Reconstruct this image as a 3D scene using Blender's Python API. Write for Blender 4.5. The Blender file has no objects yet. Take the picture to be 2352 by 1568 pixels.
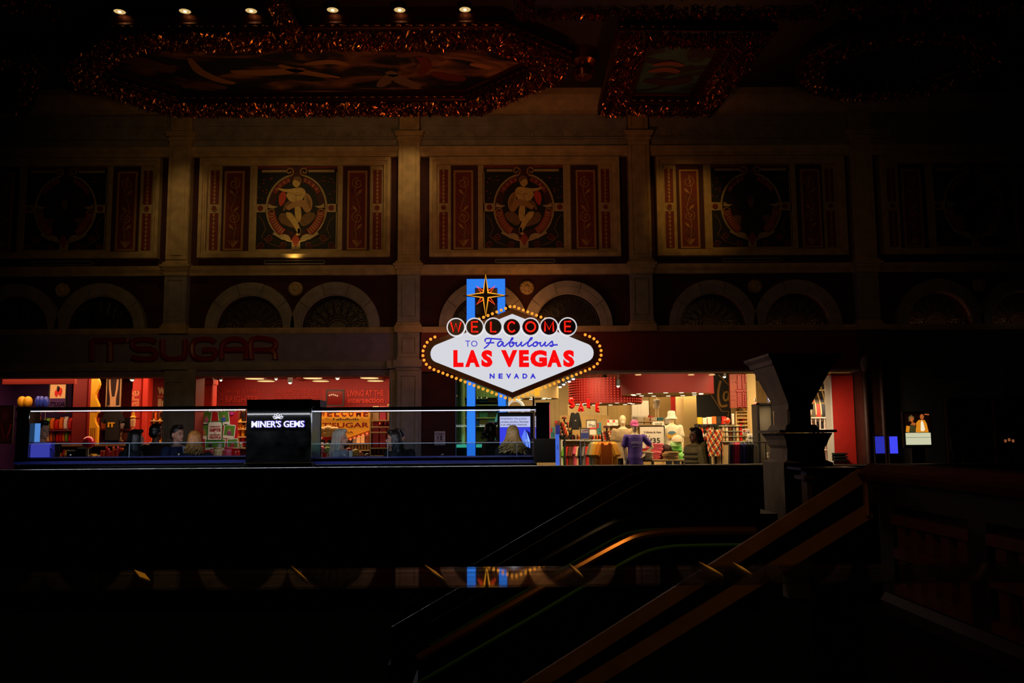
import bpy, math, random
from mathutils import Vector, Matrix
PI = math.pi
random.seed(7)
S = bpy.context.scene
C = S.collection

# ---------------------------------------------------------------- camera
FPX, PITCH, YAW, ROLL = 2000.0, math.atan(.1105), .0128, .0075
Xh = Vector((math.cos(YAW), -math.sin(YAW), 0)); Hh = Vector((math.sin(YAW), math.cos(YAW), 0)); Zh = Vector((0, 0, 1))
CF = math.cos(PITCH)*Hh + math.sin(PITCH)*Zh
U0 = -math.sin(PITCH)*Hh + math.cos(PITCH)*Zh
CR = math.cos(ROLL)*Xh - math.sin(ROLL)*U0
CU = math.cos(ROLL)*U0 + math.sin(ROLL)*Xh
EYE = Vector((0, 0, 1.55))
cam = bpy.data.cameras.new('camera'); camo = bpy.data.objects.new('camera', cam); C.objects.link(camo)
cam.sensor_width = 36; cam.lens = 36*FPX/2352; cam.clip_start = .05; cam.clip_end = 200
camo.matrix_world = Matrix(((CR.x, CU.x, -CF.x, EYE.x), (CR.y, CU.y, -CF.y, EYE.y), (CR.z, CU.z, -CF.z, EYE.z), (0, 0, 0, 1)))
S.camera = camo
S.view_settings.view_transform = 'Standard'; S.view_settings.look = 'None'
S.view_settings.gamma = 1; S.view_settings.exposure = 0; S.view_settings.use_curve_mapping = False
try:
    S.cycles.use_denoising = True; S.cycles.max_bounces = 6; S.cycles.transparent_max_bounces = 16
    S.cycles.sample_clamp_indirect = 4; S.cycles.caustics_reflective = False; S.cycles.caustics_refractive = False
except Exception: pass

# ---------------------------------------------------------------- world and lamps
w = bpy.data.worlds.new('world'); S.world = w; w.use_nodes = True
w.node_tree.nodes['Background'].inputs[0].default_value = (.5, .3, .18, 1)
w.node_tree.nodes['Background'].inputs[1].default_value = .0009

def lamp(name, kind, loc, energy, col, target=None, size=None, size_y=None, angle=60, blend=1.0, radius=.1):
    l = bpy.data.lights.new(name, kind); l.energy = energy; l.color = col
    if kind == 'AREA':
        l.size = size
        if size_y: l.shape = 'RECTANGLE'; l.size_y = size_y
    elif kind == 'SPOT':
        l.spot_size = math.radians(angle); l.spot_blend = blend; l.shadow_soft_size = radius
    else: l.shadow_soft_size = radius
    o = bpy.data.objects.new(name, l); C.objects.link(o); o.location = loc
    if target is not None:
        o.rotation_euler = (Vector(target)-Vector(loc)).to_track_quat('-Z', 'Y').to_euler()
    return o
WARM = (1, .66, .28); AMBER = (1, .52, .12); STORE = (1, .72, .38); REDL = (1, .55, .3)
lamp('hall_fill_light', 'SPOT', (-2.2, 6.6, 4.6), 215, (1, .60, .20), (-2.9, 17, 4.7), angle=74, radius=.3)  # unseen fill spot, added for the hall's general warm wash
lamp('hall_fill_light_b', 'SPOT', (4.8, 10.5, 5.4), 22, (1, .55, .2), (5.4, 17, 5.0), angle=84, radius=.3)  # weak unseen fill, added to widen the wash to the right
lamp('left_pilaster_lamp', 'SPOT', (-5.6, 14.6, 7.6), 50, WARM, (-6.25, 17, 5.8), angle=44, radius=.05)
lamp('middle_pilaster_lamp', 'SPOT', (-1.5, 14.8, 7.7), 60, WARM, (-1.85, 17, 6.5), angle=38, radius=.05)
lamp('right_fresco_lamp', 'SPOT', (3.4, 14.8, 7.5), 62, AMBER, (3.75, 17, 6.0), angle=46, radius=.05)
lamp('fresco_lamp', 'SPOT', (-4.0, 14.2, 7.4), 46, (1, .66, .25), (-4.05, 17, 5.9), angle=50, radius=.05)
lamp('uplight_lamp', 'SPOT', (-4.05, 16.75, 5.0), 6, (1, .68, .2), (-4.05, 16.9, 6.0), angle=130, radius=.03)
lamp('ceiling_glow_fill', 'SPOT', (0.3, 11.5, 4.2), 120, (1, .32, .11), (-.4, 15.2, 8.0), angle=105, radius=.25)  # unseen upward spot, added for the warm light on the gilding
lamp('ceiling_glow_fill_b', 'SPOT', (3.6, 15.2, 4.6), 60, (1, .32, .10), (3.2, 14.4, 8.0), angle=85, radius=.25)  # another added upward fill, further right
lamp('stair_fill_light', 'SPOT', (-.5, 1.2, 4.4), 42, (1, .60, .24), (.9, 5, .7), angle=44, radius=.2)  # unseen warm source, put in to light the sloping bands
lamp('balustrade_fill_light', 'SPOT', (-1.5, 2.4, 3.0), 15, (1, .36, .2), (2.05, 4.0, .95), angle=44, radius=.2)  # unseen spot, aimed to bring up the wooden balustrade
lamp('streak_fill_light', 'SPOT', (-.0, .1, 2.6), 8, (1, .6, .2), (-.0, .16, 1.45), angle=40, radius=.05)  # added only to light the amber streak strips on the glass
# store ceilings: the lamps stand for the rows of downlights built further down
lamp('candy_store_lamp', 'AREA', (-8.6, 18.9, 3.0), 78, REDL, (-8.6, 19.0, 0), 4.2, 1.6)
lamp('candy_store_lamp_b', 'AREA', (-4.2, 19.2, 3.0), 150, REDL, (-4.2, 19.4, 0), 3.4, 2.2)
lamp('souvenir_front_lamp', 'AREA', (3.6, 18.2, 3.0), 110, STORE, (3.6, 19.6, .6), 5.6, .6)
lamp('souvenir_rear_lamp', 'AREA', (3.0, 22.95, 3.0), 70, STORE, (3.0, 23.6, .8), 5.6, .25)
lamp('souvenir_under_drum_lamp', 'AREA', (3.6, 20.3, 2.42), 34, STORE, (3.6, 20.6, 0), 1.6, 1.2)
lamp('souvenir_side_lamp', 'AREA', (1.9, 20.6, 2.9), 30, STORE, (1.9, 21.4, .6), 1.0, 1.0)
lamp('souvenir_right_lamp', 'AREA', (5.6, 19.6, 3.0), 55, STORE, (5.6, 20.4, .6), 1.2, 1.6)
lamp('vape_store_lamp', 'AREA', (0.2, 19.6, 3.0), 26, (1, .95, .62), (0.2, 19.7, 0), 1.6, 2.0)
lamp('vape_counter_lamp', 'AREA', (-.1, 18.6, 1.6), 3, (.2, .75, 1), (-.1, 18.9, .8), 1.3, .2)
lamp('pier_front_fill', 'SPOT', (6.0, 16.2, 2.0), 46, (1, .75, .5), (6.8, 17.2, 1.5), angle=120, radius=.1)  # unseen front light, added to make the red pier bright
lamp('window_spot_lamp', 'SPOT', (-4.9, 16.6, 2.72), 40, (1, .85, .7), (-5.35, 17.5, 1.6), angle=60, radius=.05)
lamp('candy_back_lamp', 'AREA', (-4.2, 20.9, 2.95), 34, (1, .5, .3), (-4.2, 22, 1.6), 4.6, .2)
lamp('kiosk_led_lamp', 'AREA', (-4.1, 11.0, 1.87), 6, (.82, .86, 1), (-4.1, 12.3, 1.45), 2.8, .05)
lamp('kiosk_led_lamp_b', 'AREA', (-.9, 11.0, 1.87), 7, (.82, .86, 1), (-.9, 12.3, 1.45), 2.6, .05)
lamp('canopy_led_fill', 'AREA', (-2.6, 10.25, 1.86), 18, (.9, .92, 1), (-2.6, 10.42, 1.2), 6.0, .03)  # added strip for the canopy LED, brightens rail and tray fronts
lamp('rail_spill_fill', 'AREA', (2.4, 10.2, 1.95), 9, (1, .66, .36), (2.4, 10.1, 1.2), 4.6, .03)  # no fixture here; added to stand for shop light spilling onto the rail
lamp('lift_fill_light', 'SPOT', (9.5, 13.5, 5), 5, (1, .8, .7), (10.6, 16.9, 2.8), angle=50, radius=.2)  # unseen spot, added to show the lift wall and lettering faintly
lamp('shopper_fill_light', 'SPOT', (.9, 12.2, 3.2), 130, (1, .7, .4), (2.8, 13.9, 1.5), angle=40, radius=.15)  # added fill from the left, warms the woman in olive
lamp('pier_fill_light', 'SPOT', (.9, 9.3, 2.6), 14, (1, .58, .34), (2.7, 8.9, 1.8), angle=60, radius=.1)  # added fill standing for shop light on the flared pier

# ---------------------------------------------------------------- small library
def at(px, py, Y):
    d = CF + CR*((px-1176)/FPX) + CU*((784-py)/FPX)
    return EYE + d*(Y/d.y)
def on(px, py, Z):
    d = CF + CR*((px-1176)/FPX) + CU*((784-py)/FPX)
    return EYE + d*((Z-EYE.z)/d.z)
def rect(px0, py0, px1, py1, Y):
    a, b = at(px0, (py0+py1)/2, Y), at(px1, (py0+py1)/2, Y)
    c, d = at((px0+px1)/2, py1, Y), at((px0+px1)/2, py0, Y)
    return a.x, b.x, c.z, d.z

def lin(c):
    return tuple(((v/255)/12.92 if v/255 <= .04045 else ((v/255+.055)/1.055)**2.4) for v in c)
_mats = {}
def mat(name, rgb, rough=.6, metal=0, emit=0, var=0, scale=6, bump=0, bscale=40, coat=0):
    if name in _mats: return _mats[name]
    m = bpy.data.materials.new(name); m.use_nodes = True; nt = m.node_tree; b = nt.nodes['Principled BSDF']
    c = lin(rgb)
    b.inputs['Base Color'].default_value = (*c, 1); b.inputs['Roughness'].default_value = rough; b.inputs['Metallic'].default_value = metal
    if coat: b.inputs['Coat Weight'].default_value = coat
    if emit:
        b.inputs['Emission Color'].default_value = (*c, 1); b.inputs['Emission Strength'].default_value = emit
    if var or bump:
        tc = nt.nodes.new('ShaderNodeTexCoord')
    if var:
        n = nt.nodes.new('ShaderNodeTexNoise'); n.inputs['Scale'].default_value = scale; n.inputs['Detail'].default_value = 5
        r = nt.nodes.new('ShaderNodeMapRange'); r.inputs[1].default_value = .3; r.inputs[2].default_value = .7; r.inputs[3].default_value = 1-var; r.inputs[4].default_value = 1+var
        x = nt.nodes.new('ShaderNodeMix'); x.data_type = 'RGBA'; x.blend_type = 'MULTIPLY'; x.inputs[0].default_value = 1
        nt.links.new(tc.outputs['Object'], n.inputs['Vector']); nt.links.new(n.outputs[0], r.inputs[0])
        x.inputs[6].default_value = (*c, 1); nt.links.new(r.outputs[0], x.inputs[7]); nt.links.new(x.outputs[2], b.inputs['Base Color'])
    if bump:
        n2 = nt.nodes.new('ShaderNodeTexNoise'); n2.inputs['Scale'].default_value = bscale; n2.inputs['Detail'].default_value = 4
        bp = nt.nodes.new('ShaderNodeBump'); bp.inputs['Strength'].default_value = bump
        nt.links.new(tc.outputs['Object'], n2.inputs['Vector']); nt.links.new(n2.outputs[0], bp.inputs['Height']); nt.links.new(bp.outputs[0], b.inputs['Normal'])
    _mats[name] = m
    return m
def col(rgb, rough=.6, **k):
    return mat('paint_%02x%02x%02x_%d' % (*[int(v) for v in rgb], int(rough*100)), rgb, rough, **k)
def glow(name, rgb, s=1.0):
    if name in _mats: return _mats[name]
    m = bpy.data.materials.new(name); m.use_nodes = True; nt = m.node_tree
    nt.nodes.remove(nt.nodes['Principled BSDF']); e = nt.nodes.new('ShaderNodeEmission')
    e.inputs[0].default_value = (*lin(rgb), 1); e.inputs[1].default_value = s
    nt.links.new(e.outputs[0], nt.nodes['Material Output'].inputs[0]); _mats[name] = m
    return m
def glassy(name, tint=(255, 255, 255), refl=.5, rough=.0, ior=1.45):
    if name in _mats: return _mats[name]
    m = bpy.data.materials.new(name); m.use_nodes = True; nt = m.node_tree
    nt.nodes.remove(nt.nodes['Principled BSDF'])
    t = nt.nodes.new('ShaderNodeBsdfTransparent'); t.inputs[0].default_value = (*lin(tint), 1)
    g = nt.nodes.new('ShaderNodeBsdfGlossy'); g.inputs['Roughness'].default_value = rough
    fr = nt.nodes.new('ShaderNodeFresnel'); fr.inputs[0].default_value = ior
    mu = nt.nodes.new('ShaderNodeMath'); mu.operation = 'MULTIPLY'; mu.inputs[1].default_value = refl; mu.use_clamp = True
    x = nt.nodes.new('ShaderNodeMixShader')
    nt.links.new(fr.outputs[0], mu.inputs[0]); nt.links.new(mu.outputs[0], x.inputs[0]); nt.links.new(t.outputs[0], x.inputs[1]); nt.links.new(g.outputs[0], x.inputs[2])
    nt.links.new(x.outputs[0], nt.nodes['Material Output'].inputs[0]); _mats[name] = m
    return m

class MB:
    def __init__(s): s.v = []; s.f = []
    def add(s, v, f):
        n = len(s.v); s.v += [tuple(p) for p in v]; s.f += [tuple(i+n for i in q) for q in f]; return s
    def box(s, x0, x1, y0, y1, z0, z1):
        v = [(x0,y0,z0),(x1,y0,z0),(x1,y1,z0),(x0,y1,z0),(x0,y0,z1),(x1,y0,z1),(x1,y1,z1),(x0,y1,z1)]
        return s.add(v, [(0,3,2,1),(4,5,6,7),(0,1,5,4),(1,2,6,5),(2,3,7,6),(3,0,4,7)])
    def cbox(s, x0, x1, y0, y1, z0, z1, c=.01):      # box with chamfered vertical and front edges
        c = min(c, (x1-x0)*.4, (y1-y0)*.4, (z1-z0)*.4)
        rings = []
        for y, i in ((y0, c), (y0+c, 0), (y1-c, 0), (y1, c)):
            rings.append([(x0+i,y,z0+i),(x1-i,y,z0+i),(x1-i,y,z1-i),(x0+i,y,z1-i)])
        return s.loft(rings)
    def prism(s, pts, y0, y1):                       # outline in x,z pulled through y
        n = len(pts)
        a = sum(pts[i][0]*pts[(i+1) % n][1]-pts[(i+1) % n][0]*pts[i][1] for i in range(n))
        if a < 0: pts = pts[::-1]
        v = [(x, y0, z) for x, z in pts]+[(x, y1, z) for x, z in pts]
        f = [tuple(range(n)), tuple(range(2*n-1, n-1, -1))]+[(i, i+n, (i+1) % n+n, (i+1) % n) for i in range(n)]
        return s.add(v, f)
    def loft(s, rings, caps=True, closed=True):
        n = len(rings[0]); v = [p for r in rings for p in r]; f = []
        for k in range(len(rings)-1):
            for i in range(n if closed else n-1):
                j = (i+1) % n
                f.append((k*n+i, k*n+j, (k+1)*n+j, (k+1)*n+i))
        if caps: f += [tuple(range(n-1, -1, -1)), tuple(range((len(rings)-1)*n, len(rings)*n))]
        return s.add(v, f)
    def lathe(s, prof, c=(0,0,0), seg=12, axis='z', ring=False):
        rings = []
        if ring: prof = list(prof)+[prof[0]]
        for r, z in prof:
            rg = []
            for i in range(seg):
                a = 2*PI*i/seg; x, y = r*math.cos(a), r*math.sin(a)
                p = (x, y, z) if axis == 'z' else ((x, z, -y) if axis == 'y' else (z, x, y))
                rg.append((c[0]+p[0], c[1]+p[1], c[2]+p[2]))
            rings.append(rg)
        return s.loft(rings, caps=not ring)
    def ell(s, c, r, seg=12, rings=8, R=None):
        v = [Vector((0, 0, -r[2]))]; f = []
        for k in range(1, rings):
            t = -PI/2+PI*k/rings
            for i in range(seg):
                a = 2*PI*i/seg; v.append(Vector((r[0]*math.cos(t)*math.cos(a), r[1]*math.cos(t)*math.sin(a), r[2]*math.sin(t))))
        v.append(Vector((0, 0, r[2]))); L = len(v)-1
        for i in range(seg):
            j = (i+1) % seg
            f.append((0, 1+j, 1+i)); f.append((L, L-seg+i, L-seg+j))
            for k in range(rings-2): f.append((1+k*seg+i, 1+k*seg+j, 1+(k+1)*seg+j, 1+(k+1)*seg+i))
        if R: v = [R @ p for p in v]
        return s.add([p+Vector(c) for p in v], f)
    def tube(s, pts, r, seg=6, closed=False, r1=None):
        P = [Vector(p) for p in pts]; n = len(P); rings = []; up = None
        for i, p in enumerate(P):
            a = P[(i-1) % n] if (closed or i > 0) else p; b = P[(i+1) % n] if (closed or i < n-1) else p
            t = (b-a)
            if t.length < 1e-9: t = Vector((0, 0, 1))
            t.normalize()
            if up is None: up = t.orthogonal().normalized()
            u = up-t*up.dot(t)
            if u.length < 1e-6: u = t.orthogonal()
            u.normalize(); up = u; q = t.cross(u)
            rr = r if r1 is None else r+(r1-r)*i/max(1, n-1)
            if i in (0, n-1) and r1 is None and not closed: pass
            rings.append([p+u*(rr*math.cos(2*PI*k/seg))+q*(rr*math.sin(2*PI*k/seg)) for k in range(seg)])
        if closed: rings.append(rings[0])
        return s.loft(rings, caps=not closed)
    def cap(s, p0, p1, r0, r1, seg=10):              # tapered limb with round ends
        p0, p1 = Vector(p0), Vector(p1); t = (p1-p0).normalized(); u = t.orthogonal().normalized(); q = t.cross(u); rings = []
        for k in range(1, 4):
            a = PI/2*k/3; rings.append((p0-t*(r0*math.cos(a)), r0*math.sin(a)))
        for k in range(3, 0, -1):
            a = PI/2*k/3; rings.append((p1+t*(r1*math.cos(a)), r1*math.sin(a)))
        return s.loft([[c+u*(r*math.cos(2*PI*i/seg))+q*(r*math.sin(2*PI*i/seg)) for i in range(seg)] for c, r in rings])
    def build(s, name, m, parent=None, smooth=False, loc=None, rz=0):
        me = bpy.data.meshes.new(name); me.from_pydata(s.v, [], s.f)
        if smooth:
            me.polygons.foreach_set('use_smooth', [True]*len(me.polygons)); me.set_sharp_from_angle(angle=.75)
        me.materials.append(m); me.update()
        return link(name, me, parent, loc, rz)
def link(name, me, parent=None, loc=None, rz=0):
    o = bpy.data.objects.new(name, me); C.objects.link(o)
    if parent: o.parent = parent
    if loc is not None: o.location = loc
    if rz: o.rotation_euler = (0, 0, rz)
    return o
def tag(o, label=None, cat=None, group=None, kind=None):
    if label: o['label'] = label
    if cat: o['category'] = cat
    if group: o['group'] = group
    if kind: o['kind'] = kind
    return o
def thing(name, label, cat, loc=(0,0,0), rz=0, group=None):
    o = bpy.data.objects.new(name, None); C.objects.link(o); o.location = loc; o.rotation_euler = (0, 0, rz); o.empty_display_size = .1
    return tag(o, label, cat, group)
def struct(o): o['kind'] = 'structure'; return o
def copy_tree(o, parent=None):
    c = o.copy(); C.objects.link(c)
    if parent: c.parent = parent
    for ch in list(o.children): copy_tree(ch, c)
    return c
def dup(o, loc, label=None, rz=None, group=None, scale=None):
    c = copy_tree(o); c.location = loc
    if rz is not None: c.rotation_euler = (0, 0, rz)
    if scale: c.scale = scale if not isinstance(scale, (int, float)) else (scale,)*3
    if label: c['label'] = label
    if group: c['group'] = group
    return c

_glyph = {}
def glyphs(s, bold=0.0):
    k = (s, bold)
    if k not in _glyph:
        cu = bpy.data.curves.new('t', 'FONT'); cu.body = s; cu.offset = bold; cu.extrude = .5; cu.resolution_u = 3
        o = bpy.data.objects.new('t', cu); C.objects.link(o)
        me = bpy.data.meshes.new_from_object(o.evaluated_get(bpy.context.evaluated_depsgraph_get()))
        v = [tuple(p.co) for p in me.vertices]; f = [tuple(p.vertices) for p in me.polygons]
        bpy.data.objects.remove(o); bpy.data.curves.remove(cu); bpy.data.meshes.remove(me)
        xs = [p[0] for p in v]; ys = [p[1] for p in v]
        _glyph[k] = (v, f, min(xs), max(xs), min(ys), max(ys))
    return _glyph[k]
def text(s, m, parent, x0, x1, z0, z1, y, t=.004, bold=0.0, name='lettering', shear=0, rot=0, slope=0):
    v, f, a, b, c, d = glyphs(s, bold); out = []
    for p in v:
        u, q = (p[0]-a)/(b-a), (p[1]-c)/(d-c)
        if rot: u, q = 1-q, u                        # reads upwards
        out.append((x0+(x1-x0)*u+shear*q, y+t*(.5-p[2]-.5) , z0+(z1-z0)*q+slope*u))
    mb = MB(); mb.v = out; mb.f = [q for q in f]
    return mb.build(name, m, parent)
def arc(cx, cz, r, a0, a1, n=12, y=0, rz=None):
    return [(cx+r*math.cos(a0+(a1-a0)*i/n), y, cz+(rz or r)*math.sin(a0+(a1-a0)*i/n)) for i in range(n+1)]
def spiral(cx, cz, r0, r1, a0, turns, n=18, y=0):
    return [(cx+(r0+(r1-r0)*i/n)*math.cos(a0+2*PI*turns*i/n), y, cz+(r0+(r1-r0)*i/n)*math.sin(a0+2*PI*turns*i/n)) for i in range(n+1)]
def crom(pts, k=5):                                   # smooth path through points
    P = [Vector(p) for p in pts]; out = []
    for i in range(len(P)-1):
        a, b, c, d = P[max(i-1, 0)], P[i], P[i+1], P[min(i+2, len(P)-1)]
        for j in range(k):
            t = j/k
            out.append(.5*((2*b)+(c-a)*t+(2*a-5*b+4*c-d)*t*t+(3*b-a-3*c+d)*t**3))
    return out+[P[-1]]
def remesh(mb, voxel, smooth=3, name='m'):
    me = bpy.data.meshes.new(name); me.from_pydata(mb.v, [], mb.f); me.update()
    o = bpy.data.objects.new(name, me); C.objects.link(o)
    r = o.modifiers.new('r', 'REMESH'); r.mode = 'VOXEL'; r.voxel_size = voxel
    if smooth:
        k = o.modifiers.new('s', 'SMOOTH'); k.factor = .5; k.iterations = smooth
    out = bpy.data.meshes.new_from_object(o.evaluated_get(bpy.context.evaluated_depsgraph_get()))
    bpy.data.objects.remove(o); bpy.data.meshes.remove(me)
    out.polygons.foreach_set('use_smooth', [True]*len(out.polygons)); out.update()
    return out
def skin(name, mb, m, parent, voxel=.012, smooth=3):
    me = remesh(mb, voxel, smooth, name); me.materials.clear(); me.materials.append(m)
    return link(name, me, parent)
# ---------------------------------------------------------------- the setting
STONE = mat('pale_stone', (180, 152, 104), .75, var=.22, scale=5, bump=.15, bscale=60)
STONED = mat('grey_stone', (146, 136, 126), .75, var=.2, scale=5, bump=.15, bscale=60)
REDWALL = mat('red_marble', (54, 11, 10), .85, var=.4, scale=3)
MAROON = mat('maroon_panel', (104, 14, 16), .6, var=.08)
DARK = mat('black_paint', (9, 8, 9), .5)
DARKWOOD = mat('dark_wood', (58, 26, 16), .55, var=.3, scale=8)
LAV = mat('lavender_plaster', (128, 116, 140), .8, var=.15, scale=6, bump=.1)
BLACKGLOSS = mat('black_gloss', (6, 6, 7), .12)
IRON = mat('wrought_iron', (26, 22, 20), .5)
GOLDLEAF = mat('gilded_plaster', (170, 92, 40), .22, metal=.95, var=.35, scale=3)
GILT = mat('gilded_moulding', (84, 36, 18), .3, metal=.8)
CEIL = mat('dark_ceiling', (40, 22, 16), .8)

YW = 17.0
PIL = (-10.88, -6.33, -1.80, 2.77, 7.22, 11.75)
BAY = (-8.62, -4.06, .49, 5.0, 9.48)
wall = MB()
wall.box(-13.5, 14.5, YW, YW+.35, 4.75, 8.6)
for i in range(5):
    xl, xr, b = PIL[i], PIL[i+1], BAY[i]
    pts = [(xl, 3.6), (xl, 4.76), (xr, 4.76), (xr, 3.6)]
    for cx in (b+.83, b-.83):
        pts += [(cx+.70, 3.6)]+[(cx+.70*math.cos(PI*k/20), 3.70+.70*math.sin(PI*k/20)) for k in range(21)]+[(cx-.70, 3.6)]
    wall.prism(pts, YW, YW+.35)
wall.box(-13.5, PIL[0], YW, YW+.35, 2.8, 4.75); wall.box(PIL[5], 14.5, YW, YW+.35, 0, 4.75)
wall.box(-1.55, -.89, YW, YW+.35, 0, 3.6)
wall.box(-13.5, -11.2, YW, YW+.35, 0, 2.8)
W = struct(wall.build('wall_back', REDWALL))
W['label'] = 'dark red palazzo style shop front wall with stone pilasters and arches'

def piece(name, mb, m, parent=W, smooth=False):
    return mb.build(name, m, parent, smooth)
def pilaster(x, low=True):
    b = MB().box(x-.215, x+.215, 16.8, YW, 5.0, 7.46)
    o = piece('pilaster', b, STONE)
    def framed(z0, z1, hw, m=STONE, y=16.8):
        f = MB()
        e = .05
        f.box(x-hw, x-hw+e, y-.025, y, z0, z1); f.box(x+hw-e, x+hw, y-.025, y, z0, z1)
        f.box(x-hw+e, x+hw-e, y-.025, y, z0, z0+e); f.box(x-hw+e, x+hw-e, y-.025, y, z1-e, z1)
        f.build('panel_frame', m, o)
        g = MB().cbox(x-hw+e+.025, x+hw-e-.025, y-.018, y, z0+e+.025, z1-e-.025, .012); g.build('panel', m, o)
    framed(5.06, 7.40, .205)
    MB().box(x-.2, x+.2, 16.82, YW, 7.60, 8.04).build('attic_block', STONE, o); framed(7.66, 8.0, .19, y=16.82)
    c = MB()
    for hw, z0, z1, y in ((.24, 7.45, 7.49, 16.76), (.22, 7.49, 7.53, 16.79), (.27, 7.53, 7.57, 16.73), (.29, 7.57, 7.61, 16.7)): c.box(x-hw, x+hw, y, YW, z0, z1)
    c.build('capital', STONE, o)
    c = MB()
    for hw, z0, z1, y in ((.23, 4.74, 4.84, 16.77), (.26, 4.84, 4.90, 16.74), (.29, 4.90, 4.95, 16.7), (.25, 4.95, 5.0, 16.75)): c.box(x-hw, x+hw, y, YW, z0, z1)
    c.build('capital', STONE, o)
    MB().box(x-.215, x+.215, 16.8, YW, 3.78, 4.74).build('shaft', STONED, o); framed(3.85, 4.7, .2, STONED)
    c = MB()
    for hw, z0, z1, y in ((.26, 3.60, 3.74, 16.75), (.235, 3.74, 3.79, 16.78)): c.box(x-hw, x+hw, y, YW, z0, z1)
    c.build('base', STONE, o)
    if low:
        MB().box(x-.215, x+.215, 16.8, YW, 0, 3.60).build('shaft', STONED, o)
        framed(3.12, 3.55, .19, STONED)
        c = MB()
        for hw, z0, z1, y in ((.23, 2.86, 2.92, 16.77), (.27, 2.92, 3.06, 16.72)): c.box(x-hw, x+hw, y, YW, z0, z1)
        c.build('capital', STONED, o); framed(.9, 2.8, .2, STONED)
    return o
for k, x in enumerate(PIL): pilaster(x, k in (2, 5))
# low piers between the shop openings
for x0, x1 in ((-6.5, -5.9), (-2.16, -1.55), (-11.2, -10.6)):
    p = piece('pier', MB().box(x0, x1, 16.85, YW+.35, 0, 3.04), STONED)
    MB().box(x0+.02, x0+.06, 16.82, 16.85, .8, 2.7).build('panel_frame', STONED, p)
    MB().box(x0+.36, x0+.40, 16.82, 16.85, .8, 2.7).build('panel_frame', STONED, p)
    MB().box(x0+.06, x0+.36, 16.82, 16.85, 2.66, 2.7).build('panel_frame', STONED, p)
    MB().cbox(x0+.10, x0+.32, 16.83, 16.85, .85, 2.62, .008).build('panel', STONED, p)
    if x0 < -4 and x0 > -8: MB().box(x1, x1+.012, 16.86, YW+.35, 0, 2.775).build('red_liner', mat('candy_red_liner', (150, 20, 8), .6), p)
    MB().box(x0-.04, x0+.46, 16.76, 16.85, 2.9, 3.05).build('capital', STONED, p)
# ledges run between the pilasters, each length its own piece
for i in range(5):
    x0, x1 = PIL[i]+.215, PIL[i+1]-.215
    o = piece('ledge', MB().loft([[(x, y, z) for y, z in ((YW, 4.75), (16.88, 4.75), (16.86, 4.80), (16.82, 4.86), (16.8, 4.93), (YW, 4.95))] for x in (x0, x1)]), STONE)
    o = piece('ledge', MB().loft([[(x, y, z) for y, z in ((YW, 7.15), (16.9, 7.15), (16.88, 7.22), (16.84, 7.26), (16.82, 7.33), (YW, 7.35))] for x in (x0, x1)]), STONE)
    o = piece('ledge', MB().loft([[(x, y, z) for y, z in ((YW, 3.60), (16.87, 3.60), (16.84, 3.66), (16.84, 3.71), (YW, 3.715))] for x in (x0, x1)]), STONE)
    o = piece('frieze', MB().box(x0, x1, 16.93, YW, 7.35, 7.78), STONED)
    m = MB()
    n = 14; st = (x1-x0)/n
    for k in range(n):
        cx = x0+st*(k+.5); sg = 1 if k % 2 else -1
        m.tube(spiral(cx, 7.62, .10, .02, PI/2*sg, 1.3*sg, 14, 16.925), .012, 4)
        m.tube(arc(cx+st*.35, 7.62, .09, PI*.9, PI*.1, 5, 16.925, .09*sg), .009, 4)
    tag(m.build('carved_scrolls', STONED, o), kind='stuff')
    m = MB().box(x0, x1, 16.9, YW, 7.78, 7.99); m.box(x0, x1, 16.87, YW, 7.5, 7.53)
    m.build('frieze_band', STONED, o)
    MB().box(x0, x1, 16.8, YW, 8.0, 8.05).build('cornice_lip', STONE, o)
piece('cornice', MB().loft([[(x, y, z) for y, z in ((YW, 8.05), (16.78, 8.05), (16.62, 8.2), (16.5, 8.26), (16.5, 8.4), (YW, 8.4))] for x in (-13.5, 14.5)]), STONE)
# arches of cut stone blocks, and a lunette window behind each pair
def arch(cx, nb=5):
    o = None
    for k in range(nb):
        a0, a1 = PI*k/nb+.006, PI*(k+1)/nb-.006
        inn = [(cx+.66*math.cos(a0+(a1-a0)*j/5), 3.71+.66*math.sin(a0+(a1-a0)*j/5)) for j in range(6)]
        out = [(cx+.87*math.cos(a1-(a1-a0)*j/5), 3.71+.90*math.sin(a1-(a1-a0)*j/5)) for j in range(6)]
        b = MB().prism(inn+out, 16.86, 17.0)
        if o is None: o = piece('arch', MB().tube(arc(cx, 3.71, .655, 0, PI, 20, 16.9), .022, 5), STONED)
        b.build('voussoir', STONED, o)
        for r in (.76,):
            MB().tube(arc(cx, 3.71, r, a0, a1, 5, 16.862, r*1.02), .012, 4).build('bead', STONED, o)
GLASSDARK = mat('dark_window_glass', (40, 38, 42), .4)
GRILLE = mat('bronze_grille', (40, 30, 24), .45)
LUNLAMP = []
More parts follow.
